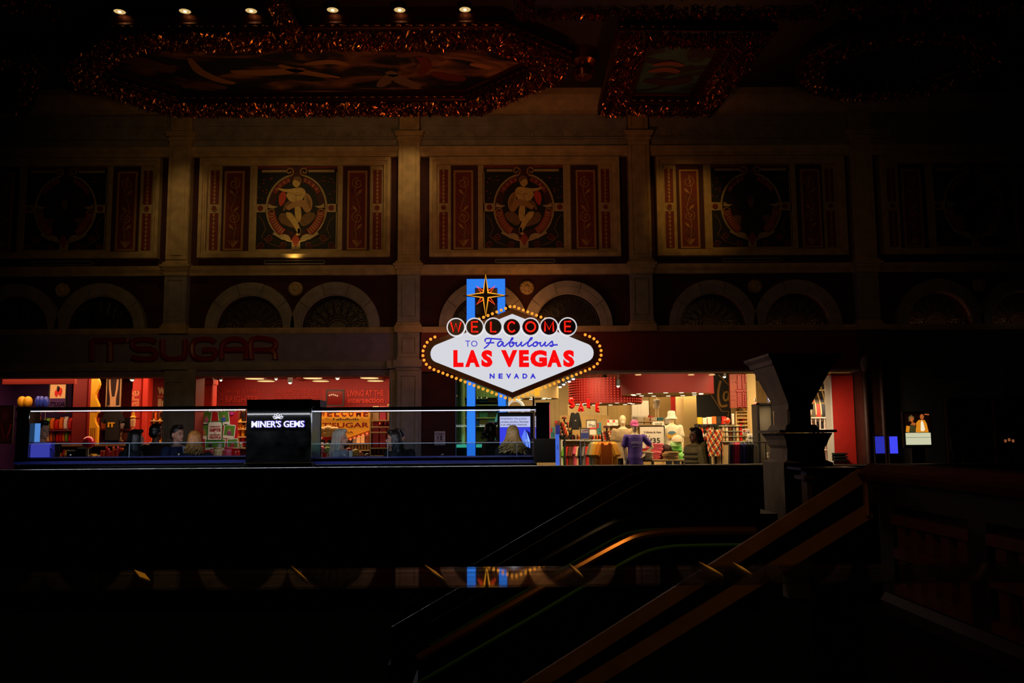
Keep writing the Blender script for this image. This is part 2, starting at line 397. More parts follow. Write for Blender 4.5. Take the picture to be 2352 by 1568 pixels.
def lunette(cx, n, first=[None]):
    win = struct(MB().prism([(cx+.70*math.cos(PI*k/20), 3.70+.70*math.sin(PI*k/20)) for k in range(21)], 17.26, 17.3).build('window_%d' % n, GLASSDARK))
    win['label'] = 'dark half round window with a scrolled wrought iron grille under a stone arch'
    y = 17.05
    def bar(pts, r=.009, nm='grille_bar'): MB().tube(pts, r, 5).build(nm, GRILLE, win)
    bar(arc(cx, 3.71, .63, 0, PI, 24, y), .014, 'grille_rim'); bar([(cx-.66, y, 3.725), (cx+.66, y, 3.725)], .012)
    bar(arc(cx, 3.71, .20, 0, PI, 12, y), .012, 'grille_ring'); bar(arc(cx, 3.71, .26, 0, PI, 12, y), .009, 'grille_ring')
    for k in range(9):
        a = PI*(k+.5)/9
        ux, uz = math.cos(a), math.sin(a); vx, vz = -uz, ux
        pt = lambda r, t: (cx+ux*r+vx*t, y, 3.71+uz*r+vz*t)
        petal = crom([pt(.27, 0), pt(.36, .055), pt(.44, .05), pt(.50, 0), pt(.44, -.05), pt(.36, -.055), pt(.27, 0)], 3)
        bar(petal, .008, 'grille_petal')
        for sgn in (1, -1):
            sc = crom([pt(.30, .07*sgn), pt(.45, .075*sgn), pt(.55, .085*sgn), pt(.605, .055*sgn), pt(.585, .02*sgn), pt(.555, .03*sgn), pt(.56, .05*sgn)], 3)
            bar(sc, .007, 'grille_scroll')
    for k in range(8):
        x = cx-.52+1.04*k/7
        if abs(x-cx) < .1: continue
        for sgn in (1, -1):
            bar(spiral(x+.03*sgn, 3.775, .035, .008, -PI/2, 1.2*sgn, 10, y), .006, 'grille_curl')
i = 1
for k, b in enumerate(BAY):
    for cx in (b-.83, b+.83):
        arch(cx); lunette(cx, i); i += 1
        e = {0: 0, 1: .35, 2: .4, 3: .4, 4: .5}[k]
        if e:
            lamp('lunette_strip_lamp', 'AREA', (cx, 17.12, 3.725), e, (1, .36, .12), (cx, 17.04, 4.2), 1.1, .03)
    x = b+.03
    o = piece('rosette', MB().lathe([(.0, .05), (.135, .05), (.14, .02), (.14, -.02), (.11, -.05), (.0, -.05)], (x, 16.96, 4.49), 20, 'y'), STONE)
    for j in range(10):
        a = 2*PI*j/10
        MB().ell((x+.10*math.cos(a), 16.91, 4.49+.10*math.sin(a)), (.027, .015, .027), 8, 5).build('petal', STONE, o, True)
    MB().ell((x, 16.9, 4.49), (.05, .03, .05), 10, 6).build('boss', STONE, o, True)
# recessed uplight slots below the frescoes
for b in BAY:
    f = MB(); x0, x1, z0, z1 = b-.6, b+.6, 4.985, 5.065
    f.box(x0, x1, 16.95, YW, z1-.015, z1); f.box(x0, x1, 16.95, YW, z0, z0+.015); f.box(x0, x0+.015, 16.95, YW, z0, z1); f.box(x1-.015, x1, 16.95, YW, z0, z1)
    o = piece('uplight_slot', f, STONED); MB().box(x0+.015, x1-.015, 16.985, YW, z0+.015, z1-.015).build('slot_backing', DARK, o)
# shop fascias
FASC = piece('fascia', MB().box(-11.2, -2.03, 16.9, YW+.35, 3.04, 3.6), LAV)
piece('architrave', MB().loft([[(x, y, z) for y, z in ((17.3, 2.89), (16.86, 2.89), (16.82, 2.95), (16.80, 3.04), (17.3, 3.045))] for x in (-11.2, -2.05)]), STONED)
piece('lintel', MB().box(-11.2, -2.05, 16.93, YW+.35, 2.775, 2.89), LAV)
piece('fascia', MB().box(-1.56, 7.0, 16.92, YW+.35, 2.84, 3.6), MAROON)
piece('lintel', MB().box(-.9, 7.0, 16.88, YW+.35, 2.80, 2.84), STONED)
RPIER = piece('pier', MB().box(7.0, 7.44, 16.8, YW+.35, 0, 3.6), DARKWOOD)
for x, r in ((7.05, .05), (7.38, .045)): MB().tube([(x, 16.78, 0), (x, 16.78, 3.0)], r, 10).build('colonnette', DARKWOOD, RPIER, True)
MB().ell((7.03, 16.72, 2.92), (.07, .09, .16), 10, 8).build('console', STONED, RPIER, True)
# lift wall on the right
LIFT = piece('lift_wall', MB().box(7.44, 14.4, 16.9, YW+.35, 0, 3.6), mat('lift_wall_paint', (52, 50, 52), .8, var=.1))
x0, x1, z0, z1 = rect(2140, 845, 2248, 868, 16.88)
text('ELEVATOR', col((12, 11, 12)), LIFT, x0, x1, z0, z1, 16.885, .01, .01)
m = MB()
for k in range(4):
    p = at(2312, 848+k*18, 16.88); m.tube(spiral(p.x, p.z, .06, .01, PI/2*(-1)**k, 1.4*(-1)**k, 14, 16.88), .012, 4)
m.build('painted_flourish', col((12, 11, 12)), LIFT)
d1 = struct(MB().box(8.6, 10.5, 16.84, 16.9, 0, 2.25).build('door_1', mat('lift_door_bronze', (34, 20, 16), .35, metal=.6)))
for xx in (8.6, 9.53, 10.44): MB().box(xx, xx+.05, 16.8, 16.84, 0, 2.25).build('door_frame', DARKWOOD, d1)

# floor, ceiling, lower level
struct(MB().box(-14, 15, 10.0, 28, -.35, 0).build('floor', mat('polished_floor', (44, 34, 30), .25, var=.2)))
struct(MB().box(-14, 15, -2, 10.0, -5.2, -5.0).build('floor_lower', mat('lower_floor', (14, 12, 12), .5)))
struct(MB().box(-14, 15, 2.0, 17.3, 8.4, 8.6).build('ceiling', CEIL))
# balcony parapet with its rail
PAR = struct(MB().box(-14, 12, 10.02, 10.2, -.35, 1.17).build('wall_front', mat('parapet_black', (7, 5, 6), .6)))
MB().cbox(-14, 12, 9.98, 10.3, 1.17, 1.215, .008).build('rail_cap', mat('rail_wood', (26, 14, 9), .4), PAR)
MB().tube([(-14, 9.975, 1.222), (3.25, 9.975, 1.222)], .013, 8).build('metal_strip', mat('brushed_steel', (215, 215, 212), .4, metal=1), PAR, True)
for k in range(8):
    x = -12+2*k
    MB().box(x, x+.09, 9.99, 10.02, -.3, 1.15).build('parapet_post', DARK, PAR)

# ---------------------------------------------------------------- painted and gilded ceiling
def offset(poly, d):                                   # shrink a convex outline by d
    n = len(poly); out = []
    A = sum(poly[i][0]*poly[(i+1) % n][1]-poly[(i+1) % n][0]*poly[i][1] for i in range(n)); sg = 1 if A > 0 else -1
    for i in range(n):
        p0, p1, p2 = (Vector(poly[j % n]) for j in (i-1, i, i+1))
        e0, e1 = (p1-p0).normalized(), (p2-p1).normalized()
        n0, n1 = Vector((-e0.y, e0.x))*sg, Vector((-e1.y, e1.x))*sg
        b = (n0+n1); b /= max(.3, b.dot(n0)); out.append(tuple(p1+b*d))
    return out
def moulding(poly, prof):                              # prof: (offset, z) pairs swept round the outline
    mb = MB(); rings = [[(x, y, z) for x, y in offset(poly, d)] for d, z in prof]
    mb.loft(rings+[rings[0]], caps=False); return mb
def leaves(poly, d0, d1, n, z, size=.05, seed=1):
    rnd = random.Random(seed); a, b = offset(poly, d0), offset(poly, d1); m = MB(); N = len(poly)
    per = [(Vector(poly[i])-Vector(poly[(i+1) % N])).length for i in range(N)]
    for _ in range(n):
        i = rnd.choices(range(N), per)[0]; t, u = rnd.random(), rnd.random()
        p = Vector(a[i]).lerp(Vector(a[(i+1) % N]), t).lerp(Vector(b[i]).lerp(Vector(b[(i+1) % N]), t), u)
        s = size*(.5+rnd.random()); ang = rnd.random()*2*PI; c = Vector((p.x, p.y, z-rnd.random()*.06))
        e1 = Vector((math.cos(ang), math.sin(ang), rnd.uniform(-.7, .2))); e2 = Vector((-math.sin(ang), math.cos(ang), rnd.uniform(-.4, .4)))
        up = Vector((0, 0, .03))
        v = [c-e1*s, c-e1*s*.2+e2*s*.45, c+e1*s*.5+e2*s*.3-up, c+e1*s-up*2, c+e1*s*.5-e2*s*.3-up, c-e1*s*.2-e2*s*.45, c-up*(1+rnd.random())]
        m.add(v, [(0,1,6),(1,2,6),(2,3,6),(3,4,6),(4,5,6),(5,0,6)])
    return m
BEADM = mat('gilt_bead', (190, 110, 50), .2, metal=.9)
BEADSRC = MB().ell((0, 0, 0), (.07, .02, .02), 8, 5)
def mural(name, base, mid, hi, scale, seed, sky=None):
    m = bpy.data.materials.new(name); m.use_nodes = True; nt = m.node_tree; b = nt.nodes['Principled BSDF']; b.inputs['Roughness'].default_value = .7
    tc = nt.nodes.new('ShaderNodeTexCoord'); mp = nt.nodes.new('ShaderNodeMapping'); mp.inputs['Scale'].default_value = (.8, 1.6, 1); mp.inputs['Location'].default_value = (seed, seed*.7, 0)
    n = nt.nodes.new('ShaderNodeTexNoise'); n.inputs['Scale'].default_value = scale; n.inputs['Detail'].default_value = 3; n.inputs['Distortion'].default_value = 1.6
    r = nt.nodes.new('ShaderNodeValToRGB'); e = r.color_ramp.elements
    e[0].position = .36; e[0].color = (*lin(base), 1); e[1].position = .72; e[1].color = (*lin(hi), 1)
    k = e.new(.52); k.color = (*lin(mid), 1); k = e.new(.46); k.color = (*lin(base), 1)
    nt.links.new(tc.outputs['Object'], mp.inputs[0]); nt.links.new(mp.outputs[0], n.inputs['Vector']); nt.links.new(n.outputs[0], r.inputs[0]); nt.links.new(r.outputs[0], b.inputs['Base Color'])
    return m
def coffer(name, label, poly, bw, paint, beads=.17, nleaf=1500, seed=1, zc=8.4):
    t = thing(name, label, 'painting', (0, 0, 0))
    b = zc-.40
    moulding(poly, [(.1, zc), (.1, b+.16), (.02, b+.14), (.0, b+.10), (.03, b+.085), (.03, b+.045), (.0, b+.03), (.02, b), (.06, b), (.06, zc)]).build('outer_moulding', GILT, t)
    moulding(poly, [(.06, b+.1), (.06, b), (.06+bw, b), (.06+bw, b+.1)]).build('foliage_ground', mat('foliage_ground', (34, 14, 9), .6), t)
    tag(leaves(poly, .08, .04+bw, nleaf, b+.02, .036, seed).build('gilded_foliage', GOLDLEAF, t), kind='stuff')
    e = .06+bw
    moulding(poly, [(e, zc), (e, b), (e+.04, b), (e+.06, b+.03), (e+.03, b+.05), (e+.03, b+.10), (e+.07, b+.115), (e+.06, b+.15), (e+.11, b+.18), (e+.11, zc)]).build('inner_moulding', GILT, t)
    inner = offset(poly, e+.08); cz = b+.20
    MB().add([(x, y, cz) for x, y in inner]+[(x, y, cz+.03) for x, y in inner], [tuple(range(len(inner))), tuple(range(2*len(inner)-1, len(inner)-1, -1))]).build('canvas', paint, t)
    me = None; cnt = 0
    for d, zz in ((.018, b+.065), (e+.042, b+.075)):
        P = offset(poly, d); N = len(P)
        for i in range(N):
            a, c = Vector(P[i]), Vector(P[(i+1) % N]); L = (c-a).length; k = int(L/beads)
            for j in range(k):
                if cnt > 280: break
                p = a.lerp(c, (j+.5)/k); an = math.atan2((c-a).y, (c-a).x)
                if me is None:
                    o = BEADSRC.build('bead', BEADM, t, True); me = o.data
                else:
                    o = link('bead', me, t)
                o.location = (p.x, p.y, zz); o.rotation_euler = (0, 0, an); cnt += 1
    return t
def onp(l, Z=8.0): return [tuple(on(x, y, Z).xy) for x, y in l]
big = onp([(240, 70), (1155, 64), (1315, 132), (1300, 182), (1110, 262), (405, 266), (165, 200), (128, 146)])
T1 = coffer('ceiling_painting', 'long octagonal ceiling painting in a gilded leaf frame with pale flying figures', big, .62, mural('mural_a', (14, 8, 8), (70, 34, 20), (190, 120, 60), .9, 3.1), seed=2, nleaf=16000)
sq = onp([(1418, 68), (1790, 70), (1640, 266), (1370, 264)])
T2 = coffer('ceiling_painting', 'small four sided ceiling painting with a green sky in a gilded frame', sq, .5, mural('mural_b', (30, 14, 10), (44, 74, 66), (60, 96, 84), .8, 9.7), seed=3, nleaf=3600)
oc = on(2060, 155, 8.0); ov = [(oc.x+1.75*math.cos(2*PI*k/20), oc.y+1.55*math.sin(2*PI*k/20)) for k in range(20)]
T3 = coffer('ceiling_painting', 'round ceiling painting in a dark gilded frame at the right end', ov, .45, mural('mural_c', (14, 8, 6), (50, 26, 16), (70, 40, 24), .9, 5.2), seed=4, nleaf=3000)
lf = onp([(-420, 130), (70, 128), (110, 170), (70, 262), (-420, 262)])
T4 = coffer('ceiling_painting', 'dark ceiling painting cut off by the left edge beside the long octagon', lf, .3, mural('mural_d', (10, 6, 6), (26, 14, 10), (40, 22, 14), .9, 1.2), seed=5, nleaf=1600)
# pale limbs and drapery of the flying figures in the long painting
def limb(parent, pts, wd, m, Z=8.185):
    P = [on(x, y, Z) for x, y in pts]; P = crom([(p.x, p.y, Z) for p in P], 5); n = len(P); a, b = [], []
    for i, p in enumerate(P):
        q = (P[min(i+1, n-1)]-P[max(i-1, 0)]).normalized(); s = Vector((-q.y, q.x, 0))*(wd*math.sin(PI*(i+.7)/(n+.6))**.6); a.append(p+s); b.append(p-s)
    v = a+b[::-1]; MB().add([(p.x, p.y, Z) for p in v]+[(p.x, p.y, Z+.01) for p in v], [tuple(range(len(v)))]+[(i, (i+1) % len(v), (i+1) % len(v)+len(v), i+len(v)) for i in range(len(v))]).build('painted_figure', m, parent)
FL, FL2, CLOTH, RUST = col((196, 126, 62), .7), col((120, 66, 34), .7), col((150, 110, 78), .7), col((130, 44, 22), .7)
for pts, wd, m in (([(435, 135), (460, 165), (505, 185), (540, 192)], .10, FL), ([(445, 122), (470, 118)], .1, FL), ([(530, 165), (590, 168), (650, 165), (700, 160)], .12, FL), ([(640, 150), (690, 165), (780, 180)], .09, FL),
                   ([(260, 130), (330, 145), (400, 165)], .2, FL2), ([(420, 200), (470, 196), (520, 203)], .12, FL2), ([(700, 148), (760, 143), (800, 150)], .08, FL), ([(745, 180), (790, 184)], .06, FL2),
                   ([(870, 200), (900, 178), (930, 190), (965, 200)], .16, CLOTH), ([(890, 165), (910, 175)], .1, CLOTH), ([(960, 130), (980, 150), (965, 172)], .1, RUST), ([(990, 168), (1030, 178), (1070, 182)], .14, RUST), ([(1080, 148), (1110, 153), (1130, 158)], .08, FL), ([(910, 130), (960, 125), (1020, 140)], .1, FL2)):
    limb(T1, pts, wd, m)
for pts, wd, m in (([(1500, 150), (1540, 146), (1570, 152)], .08, FL2), ([(1490, 165), (1530, 160), (1560, 166)], .1, FL2), ([(1480, 185), (1540, 190), (1590, 180)], .16, col((52, 24, 16), .7))):
    limb(T2, pts, wd, m)
# gilded beam with scrolls nearer the camera, and hanging consoles
def gild_beam(px0, px1, y0, y1, lab, seed, n):
    a, b = on(px0, y0, 8.1), on(px1, y1, 8.1)
    x0, x1 = sorted((a.x, b.x)); ya, yb = sorted((a.y, b.y)); P = [(x0, ya), (x1, ya), (x1, yb), (x0, yb)]
    o = MB().box(x0, x1, ya, yb, 8.16, 8.4).build('gilded_beam', mat('foliage_ground', (34, 14, 9), .6)); tag(o, lab, 'beam')
    tag(leaves(P, .02, min(.28, (yb-ya)/2-.02), n*2, 8.15, .036, seed).build('gilded_foliage', GOLDLEAF, o), kind='stuff')
gild_beam(1185, 1890, -30, 44, 'gilded leaf carved ceiling beam above the small four sided painting', 11, 900)
gild_beam(-40, 160, -20, 42, 'gilded leaf carved ceiling beam in the dark upper left corner', 12, 200)
gild_beam(1960, 2352, 0, 40, 'dim gilded ceiling beam above the round painting', 13, 220)
a, b = on(618, -30, 7.88), on(706, 88, 7.88)
o = MB().loft([[(a.x, y, 7.83), (b.x, y, 7.83), (b.x-.08, y, 7.83-d), (a.x+.08, y, 7.83-d)] for y, d in ((a.y-.2, .1), ((a.y+b.y)/2, .2), (b.y, .06))])
o = o.box(a.x+.1, b.x-.1, a.y-.2, a.y+.1, 7.83, 8.398).build('gilded_console', mat('foliage_ground', (34, 14, 9), .6))
tag(o, 'gilded scroll console hanging above the middle of the long painting', 'console')
P = [(a.x, a.y-.2), (b.x, a.y-.2), (b.x, b.y), (a.x, b.y)]
tag(leaves(P, .0, .24, 700, 7.70, .036, 21).build('gilded_foliage', GOLDLEAF, o), kind='stuff')
p = on(1340, 165, 8.0)
o = MB().lathe([(.05, -.25), (.16, -.2), (.2, -.1), (.14, 0), (.24, .08), (.26, .3)], (p.x, p.y, 8.1), 12).build('gilded_boss', GOLDLEAF, None, True)
tag(o, 'gilded pendant boss between the long and the small ceiling painting', 'boss')
# sloping stone cove pieces seen between the frames
# recessed ceiling spotlights
LAMPG = glow('spot_glow', (255, 226, 170), 2.2); TRIM = mat('spot_trim', (120, 90, 60), .3, metal=1)
def ceil_spot(px, py, lab, r=.09, group=None):
    p = on(px, py, 8.3); t = thing('ceiling_spotlight', lab, 'spotlight', (p.x, p.y, 8.3), 0, group)
    MB().lathe([(r, .2), (r, .01), (r*1.02, -.01), (r*1.2, -.01), (r*1.22, .03), (r*1.05, .2)], seg=18, ring=True).build('trim_ring', TRIM, t, True)
    MB().lathe([(.0, -.022), (r*.28, -.018), (r*.3, .0), (0, .0)], seg=12).build('bulb', LAMPG, t)
    MB().lathe([(0, -.004), (r*.99, -.004), (r*.99, .02), (0, .02)], seg=20).build('reflector', glow('reflector_glow', (232, 196, 128), .8), t)
    return t
for k, (x, y) in enumerate(((275, 26), (425, 25), (577, 24), (764, 22), (918, 22), (1068, 21))):
    ceil_spot(x, y, ('leftmost', 'second from left', 'third from left', 'fourth from left', 'fifth from left', 'rightmost')[k]+' of six lit spotlights in the dark ceiling recess', group='spotlights in the ceiling recess')
ceil_spot(1738, 244, 'tiny lone spotlight low in the dark ceiling near the wall cornice', .028)
# ---------------------------------------------------------------- frescoes between the pilasters
CREAM = mat('fresco_cream', (176, 150, 104), .7, var=.15, scale=9)
FRED = mat('fresco_red', (112, 34, 22), .7, var=.25, scale=12)
FDRED = mat('fresco_dark_red', (62, 16, 14), .7, var=.2, scale=9)
FBLK = mat('fresco_black', (12, 10, 10), .7)
FGOLD = mat('fresco_gold', (170, 122, 62), .55)
FFLESH = mat('fresco_flesh', (206, 172, 98), .7, var=.15, scale=14)
FCLOTH = mat('fresco_red_cloth', (190, 62, 30), .7)
FSHADE = mat('fresco_brown', (120, 84, 48), .7, var=.2, scale=14)
FRUST = mat('fresco_rust', (150, 56, 34), .7, var=.2)
def fresco(bx, label, figure, mirror=False):
    t = thing('fresco_panel', label, 'mural', (bx, YW, 5.10), 0, 'painted frescoes along the upper wall')
    def X(u): return (u-621.5)*.00304*(-1 if mirror else 1)
    def Zz(v): return 2.02*(1-v/663)
    def R(name, u0, v0, u1, v1, y, m, d=.02, par=t):
        a, b = sorted((X(u0), X(u1))); return MB().box(a, b, y-d, y, Zz(v1), Zz(v0)).build(name, m, par)
    def Pl(name, pts, y, m, d=.012, par=t): return MB().prism([(X(u), Zz(v)) for u, v in pts], y-d, y).build(name, m, par)
    def Tb(name, pts, r, y, m, par=t, seg=5): return MB().tube([(X(u), y, Zz(v)) for u, v in pts], r, seg).build(name, m, par)
    R('board', 0, 0, 1243, 663, -.001, CREAM, .03)
    # stepped frame
    for k, (i0, i1, d) in enumerate(((0, 22, .13), (22, 34, .09), (34, 46, .07))):
        f = MB(); o = lambda a, b, c, e: f.box(*sorted((X(a), X(b))), -.03-d, -.03, *sorted((Zz(c), Zz(e))))
        o(i0, i1, i0, 663-i0); o(1243-i1, 1243-i0, i0, 663-i0); o(i1, 1243-i1, i0, i1); o(i1, 1243-i1, 663-i1, 663-i0)
        f.build('frame_moulding', STONE, t)
    y = -.03
    for s in (0, 1):
        U = (lambda u: u) if s == 0 else (lambda u: 1243-u)
        for v0, v1 in ((75, 300), (360, 605)):
            p = R('red_strip', U(62), v0, U(118), v1, y, FRED, .01)
            for k in range(9):
                v = v0+12+(v1-v0-24)*k/8
                Pl('painted_husk', [(U(90)-9, v), (U(90), v-14), (U(90)+9, v), (U(90), v+14)], y-.01, FGOLD, .006, p)
        MB().lathe([(0, -.02), (.045, -.02), (.05, 0)], (X(U(90)), y, Zz(330)), 14, 'y').build('roundel', FRED, t)
        MB().tube([(p[0], y-.02, p[2]) for p in arc(X(U(90)), Zz(330), .05, 0, 2*PI, 14)], .008, 5).build('roundel_rim', FGOLD, t)
        R('border', U(138), 48, U(318), 612, y, FDRED, .012)
        tl = R('tall_panel', U(168), 95, U(272), 598, y-.012, FRED, .006)
        f = MB(); o = lambda a, b, c, e: f.box(*sorted((X(U(a)), X(U(b)))), y-.04, y-.012, *sorted((Zz(c), Zz(e))))
        o(156, 168, 83, 610); o(272, 284, 83, 610); o(168, 272, 83, 95); o(168, 272, 598, 610); f.build('gilt_border', FGOLD, t)
        cu = U(220); k1 = 1 if s == 0 else -1
        for v, r, sg in ((165, 40, 1), (275, 38, -1), (395, 40, 1), (500, 36, -1)):
            q = [(cu+k1*p[0], v+p[2]) for p in spiral(0, 0, r, 6, -PI/2*sg, 1.6*sg, 20)]
            Tb('painted_scroll', q, .011, y-.02, FGOLD if sg > 0 else FSHADE, tl)
            Pl('painted_leaf', [(cu-k1*34*sg, v+40), (cu-k1*10*sg, v+52), (cu+k1*6*sg, v+80), (cu-k1*22*sg, v+66)], y-.018, FGOLD, .008, tl)
        Tb('painted_stem', [(cu, 120), (cu+18*k1, 220), (cu-18*k1, 335), (cu+14*k1, 450), (cu, 570)], .009, y-.019, FGOLD, tl)
        for a in (-30, -12, 12, 30): Tb('painted_leaf', [(cu, 590), (cu+a*.6, 565), (cu+a, 545)], .010, y-.02, FGOLD, tl)
        R('cream_strip', U(322), 48, U(352), 612, y, CREAM, .02)
    for u in (905, 345):
        R('cream_bar', u, 48, u+22, 612, y, CREAM, .03)
    R('ground', 358, 60, 890, 600, y, FBLK, .008)
    R('red_top_strip', 358, 48, 890, 66, y, FRED, .014)
    y -= .008
    for a, b in ((395, 560), (700, 870)): R('cream_fillet', a, 74, b, 90, y, CREAM, .012)
    for a, b in ((358, 440), (815, 890)):
        R('cross_arm', a, 303, b, 357, y, CREAM, .012)
        MB().lathe([(0, -.03), (.05, -.03), (.058, -.01)], (X((a+b)/2-8 if a < 500 else (a+b)/2), y, Zz(330)), 14, 'y').build('roundel', FRED, t)
    R('stem', 600, 540, 655, 605, y, CREAM, .012)
    R('side_fillet', 885, 90, 895, 600, y, CREAM, .012); R('side_fillet', 352, 90, 362, 600, y, CREAM, .012)
    # specks of flowers and vine in the black corners
    rnd = random.Random(5)
    for k in range(26):
        u, v = (rnd.uniform(375, 470), rnd.uniform(110, 280)) if k % 2 else (rnd.uniform(790, 875), rnd.uniform(110, 280))
        MB().ell((X(u), y, Zz(v)), (.016, .008, .016), 6, 4).build('painted_flower', FRUST if k % 3 else FSHADE, t)
    for s in (1, -1):
        c = 627
        Tb('painted_vine', [(c+s*u, v) for u, v in ((245, 380), (215, 420), (200, 470), (225, 520), (180, 560), (120, 585))], .009, y-.005, FSHADE)
        for u, v in ((175, 525), (85, 575), (230, 575)): Tb('painted_scroll', [(c+s*p[0], p[2]) for p in spiral(u, v, 26, 5, 0, 1.5, 16)], .008, y-.005, FRUST)
    # oval medallion
    ov = [(627+195*math.cos(2*PI*k/40), 330+222*math.sin(2*PI*k/40)) for k in range(40)]
    med = Pl('medallion', ov, y, FDRED if figure else FBLK, .012)
    MB().tube([(X(u), y-.015, Zz(v)) for u, v in ov], .022, 6, closed=True).build('medallion_rim', CREAM, t)
    y -= .012
    ov2 = [(627+140*math.cos(2*PI*k/30), 320+170*math.sin(2*PI*k/30)) for k in range(30)]
    Pl('medallion_field', ov2, y, FBLK if figure else col((44, 14, 12), .7), .008)
    y -= .008
    for s in (1, -1):
        c = 627
        A = lambda a0, a1, rx, rz, n=10: [(c+s*rx*math.cos(a0+(a1-a0)*k/n), 330+rz*math.sin(a0+(a1-a0)*k/n)) for k in range(n+1)]
        Pl('scroll_band', A(.15, 1.05, 185, 212)+A(1.05, .15, 140, 165), y, FRUST, .02)
        for k in range(9):
            a = .22+.78*k/8; Tb('flute', [(c+s*148*math.cos(a), 330+172*math.sin(a)), (c+s*176*math.cos(a), 330+202*math.sin(a))], .008, y-.02, CREAM)
        Tb('scroll_curl', [(p[0], p[2]) for p in spiral(c+s*160, 362, 30, 6, PI/2, -1.4*s, 18)], .014, y-.01, FGOLD)
        Pl('scroll_band', A(-.55, -1.3, 180, 208)+A(-1.3, -.55, 158, 178), y, FRUST, .015)
        for k in range(8):
            a = -.6-.65*k/7; Tb('flute', [(c+s*160*math.cos(a), 330+184*math.sin(a)), (c+s*178*math.cos(a), 330+204*math.sin(a))], .007, y-.016, CREAM if k % 2 else FDRED)
        Pl('horn', [(c+s*u, v) for u, v in ((30, 540), (90, 540), (150, 505), (140, 490), (110, 510), (70, 505), (45, 515))], y, CREAM, .025)
        Pl('horn', [(c+s*u, v) for u, v in ((178, 300), (185, 330), (150, 335), (120, 320), (150, 318), (168, 310))], y, CREAM, .02)
        Tb('crest_scroll', [(p[0], p[2]) for p in spiral(c+s*48, 88, 30, 6, PI*.5, 1.3*s, 16)], .016, y-.02, FGOLD)
    Pl('crest', [(590, 60), (627, 50), (664, 60), (660, 125), (627, 140), (594, 125)], y, FDRED, .02)
    Pl('leaf_tip', [(627, 590), (600, 545), (612, 520), (627, 505), (642, 520), (654, 545)], y, FRUST, .02)
    if figure:
        q = lambda n, pts, m, d=.012, yy=0: Pl(n, crom_uv(pts), y-yy, m, d)
        q('cloud', [(512, 395), (530, 365), (575, 375), (612, 420), (618, 462), (570, 450), (530, 432), (512, 395)], FSHADE)
        q('cloud', [(655, 400), (690, 368), (735, 362), (752, 385), (725, 425), (680, 452), (652, 435), (655, 400)], FSHADE)
        q('wing', [(680, 225), (715, 250), (732, 300), (720, 350), (695, 330), (676, 285), (680, 225)], FGOLD, .014)
        for k in range(4): Tb('feather', [(690+k*9, 240+k*14), (700+k*7, 300+k*8), (690+k*7, 330+k*6)], .006, y-.015, FSHADE)
        q('red_cloth', [(545, 215), (560, 250), (545, 300), (522, 318), (512, 285), (516, 240), (545, 215)], FCLOTH)
        q('arm', [(640, 250), (590, 275), (555, 300), (540, 345), (552, 350), (575, 315), (620, 300), (650, 280), (640, 250)], FSHADE)
        q('torso', [(590, 205), (650, 195), (682, 215), (678, 250), (655, 290), (620, 296), (585, 285), (560, 245), (590, 205)], FFLESH, .02)
        q('arm', [(506, 196), (545, 206), (600, 205), (660, 198), (672, 222), (620, 232), (560, 226), (515, 212), (506, 196)], FFLESH, .03)
        q('drapery', [(560, 325), (610, 292), (680, 280), (705, 318), (722, 350), (690, 362), (660, 325), (612, 330), (575, 348), (560, 325)], FGOLD, .026)
        q('leg', [(618, 330), (652, 322), (662, 385), (650, 425), (632, 420), (620, 375), (618, 330)], FFLESH, .024)
        q('leg', [(562, 362), (600, 368), (640, 430), (658, 485), (646, 505), (628, 478), (600, 432), (570, 395), (562, 362)], FFLESH, .03)
        q('foot', [(640, 470), (660, 472), (652, 510), (628, 512), (640, 490), (640, 470)], FFLESH, .03)
        q('head', [(606, 150), (630, 132), (650, 148), (648, 180), (626, 195), (606, 182), (600, 165), (606, 150)], FFLESH, .03)
        q('painted_hair', [(600, 150), (612, 128), (640, 122), (660, 140), (656, 170), (642, 158), (620, 146), (600, 150)], FSHADE, .034)
        Tb('painted_outline', [(600, 240), (640, 250), (670, 238)], .005, y-.021, FSHADE); Tb('painted_outline', [(622, 200), (625, 285)], .005, y-.021, FSHADE)
    else:
        Pl('bust', [(540, 500), (560, 410), (600, 385), (610, 340), (596, 290), (610, 250), (640, 240), (662, 265), (660, 310), (650, 345), (660, 390), (710, 420), (725, 500), (627, 535)], y, col((38, 16, 12), .7), .014)
        Pl('bust_face', [(604, 285), (625, 262), (645, 285), (642, 320), (625, 340), (606, 320)], y-.014, FSHADE, .01)
        for s in (1, -1): Pl('cloud', crom_uv([(627+s*20, 470), (627+s*60, 405), (627+s*110, 390), (627+s*125, 420), (627+s*80, 470), (627+s*20, 500), (627+s*20, 470)]), y-.002, FSHADE, .01)
    return t
def crom_uv(pts): return [(p.x, p.y) for p in crom([(a, b, 0) for a, b in pts], 3)][:-1]
fresco(BAY[1], 'fresco of a seated winged figure with outstretched arm, warmly lit, second bay', True)
fresco(BAY[2], 'dim fresco of a seated winged figure above the neon welcome sign', True, True)
fresco(BAY[0], 'dark fresco with a shadowed bust at the left edge', False)
fresco(BAY[3], 'fresco with a shadowed bust and one brightly lit orange tall panel', False)
fresco(BAY[4], 'almost black fresco at the far right beyond the last pilaster', False)

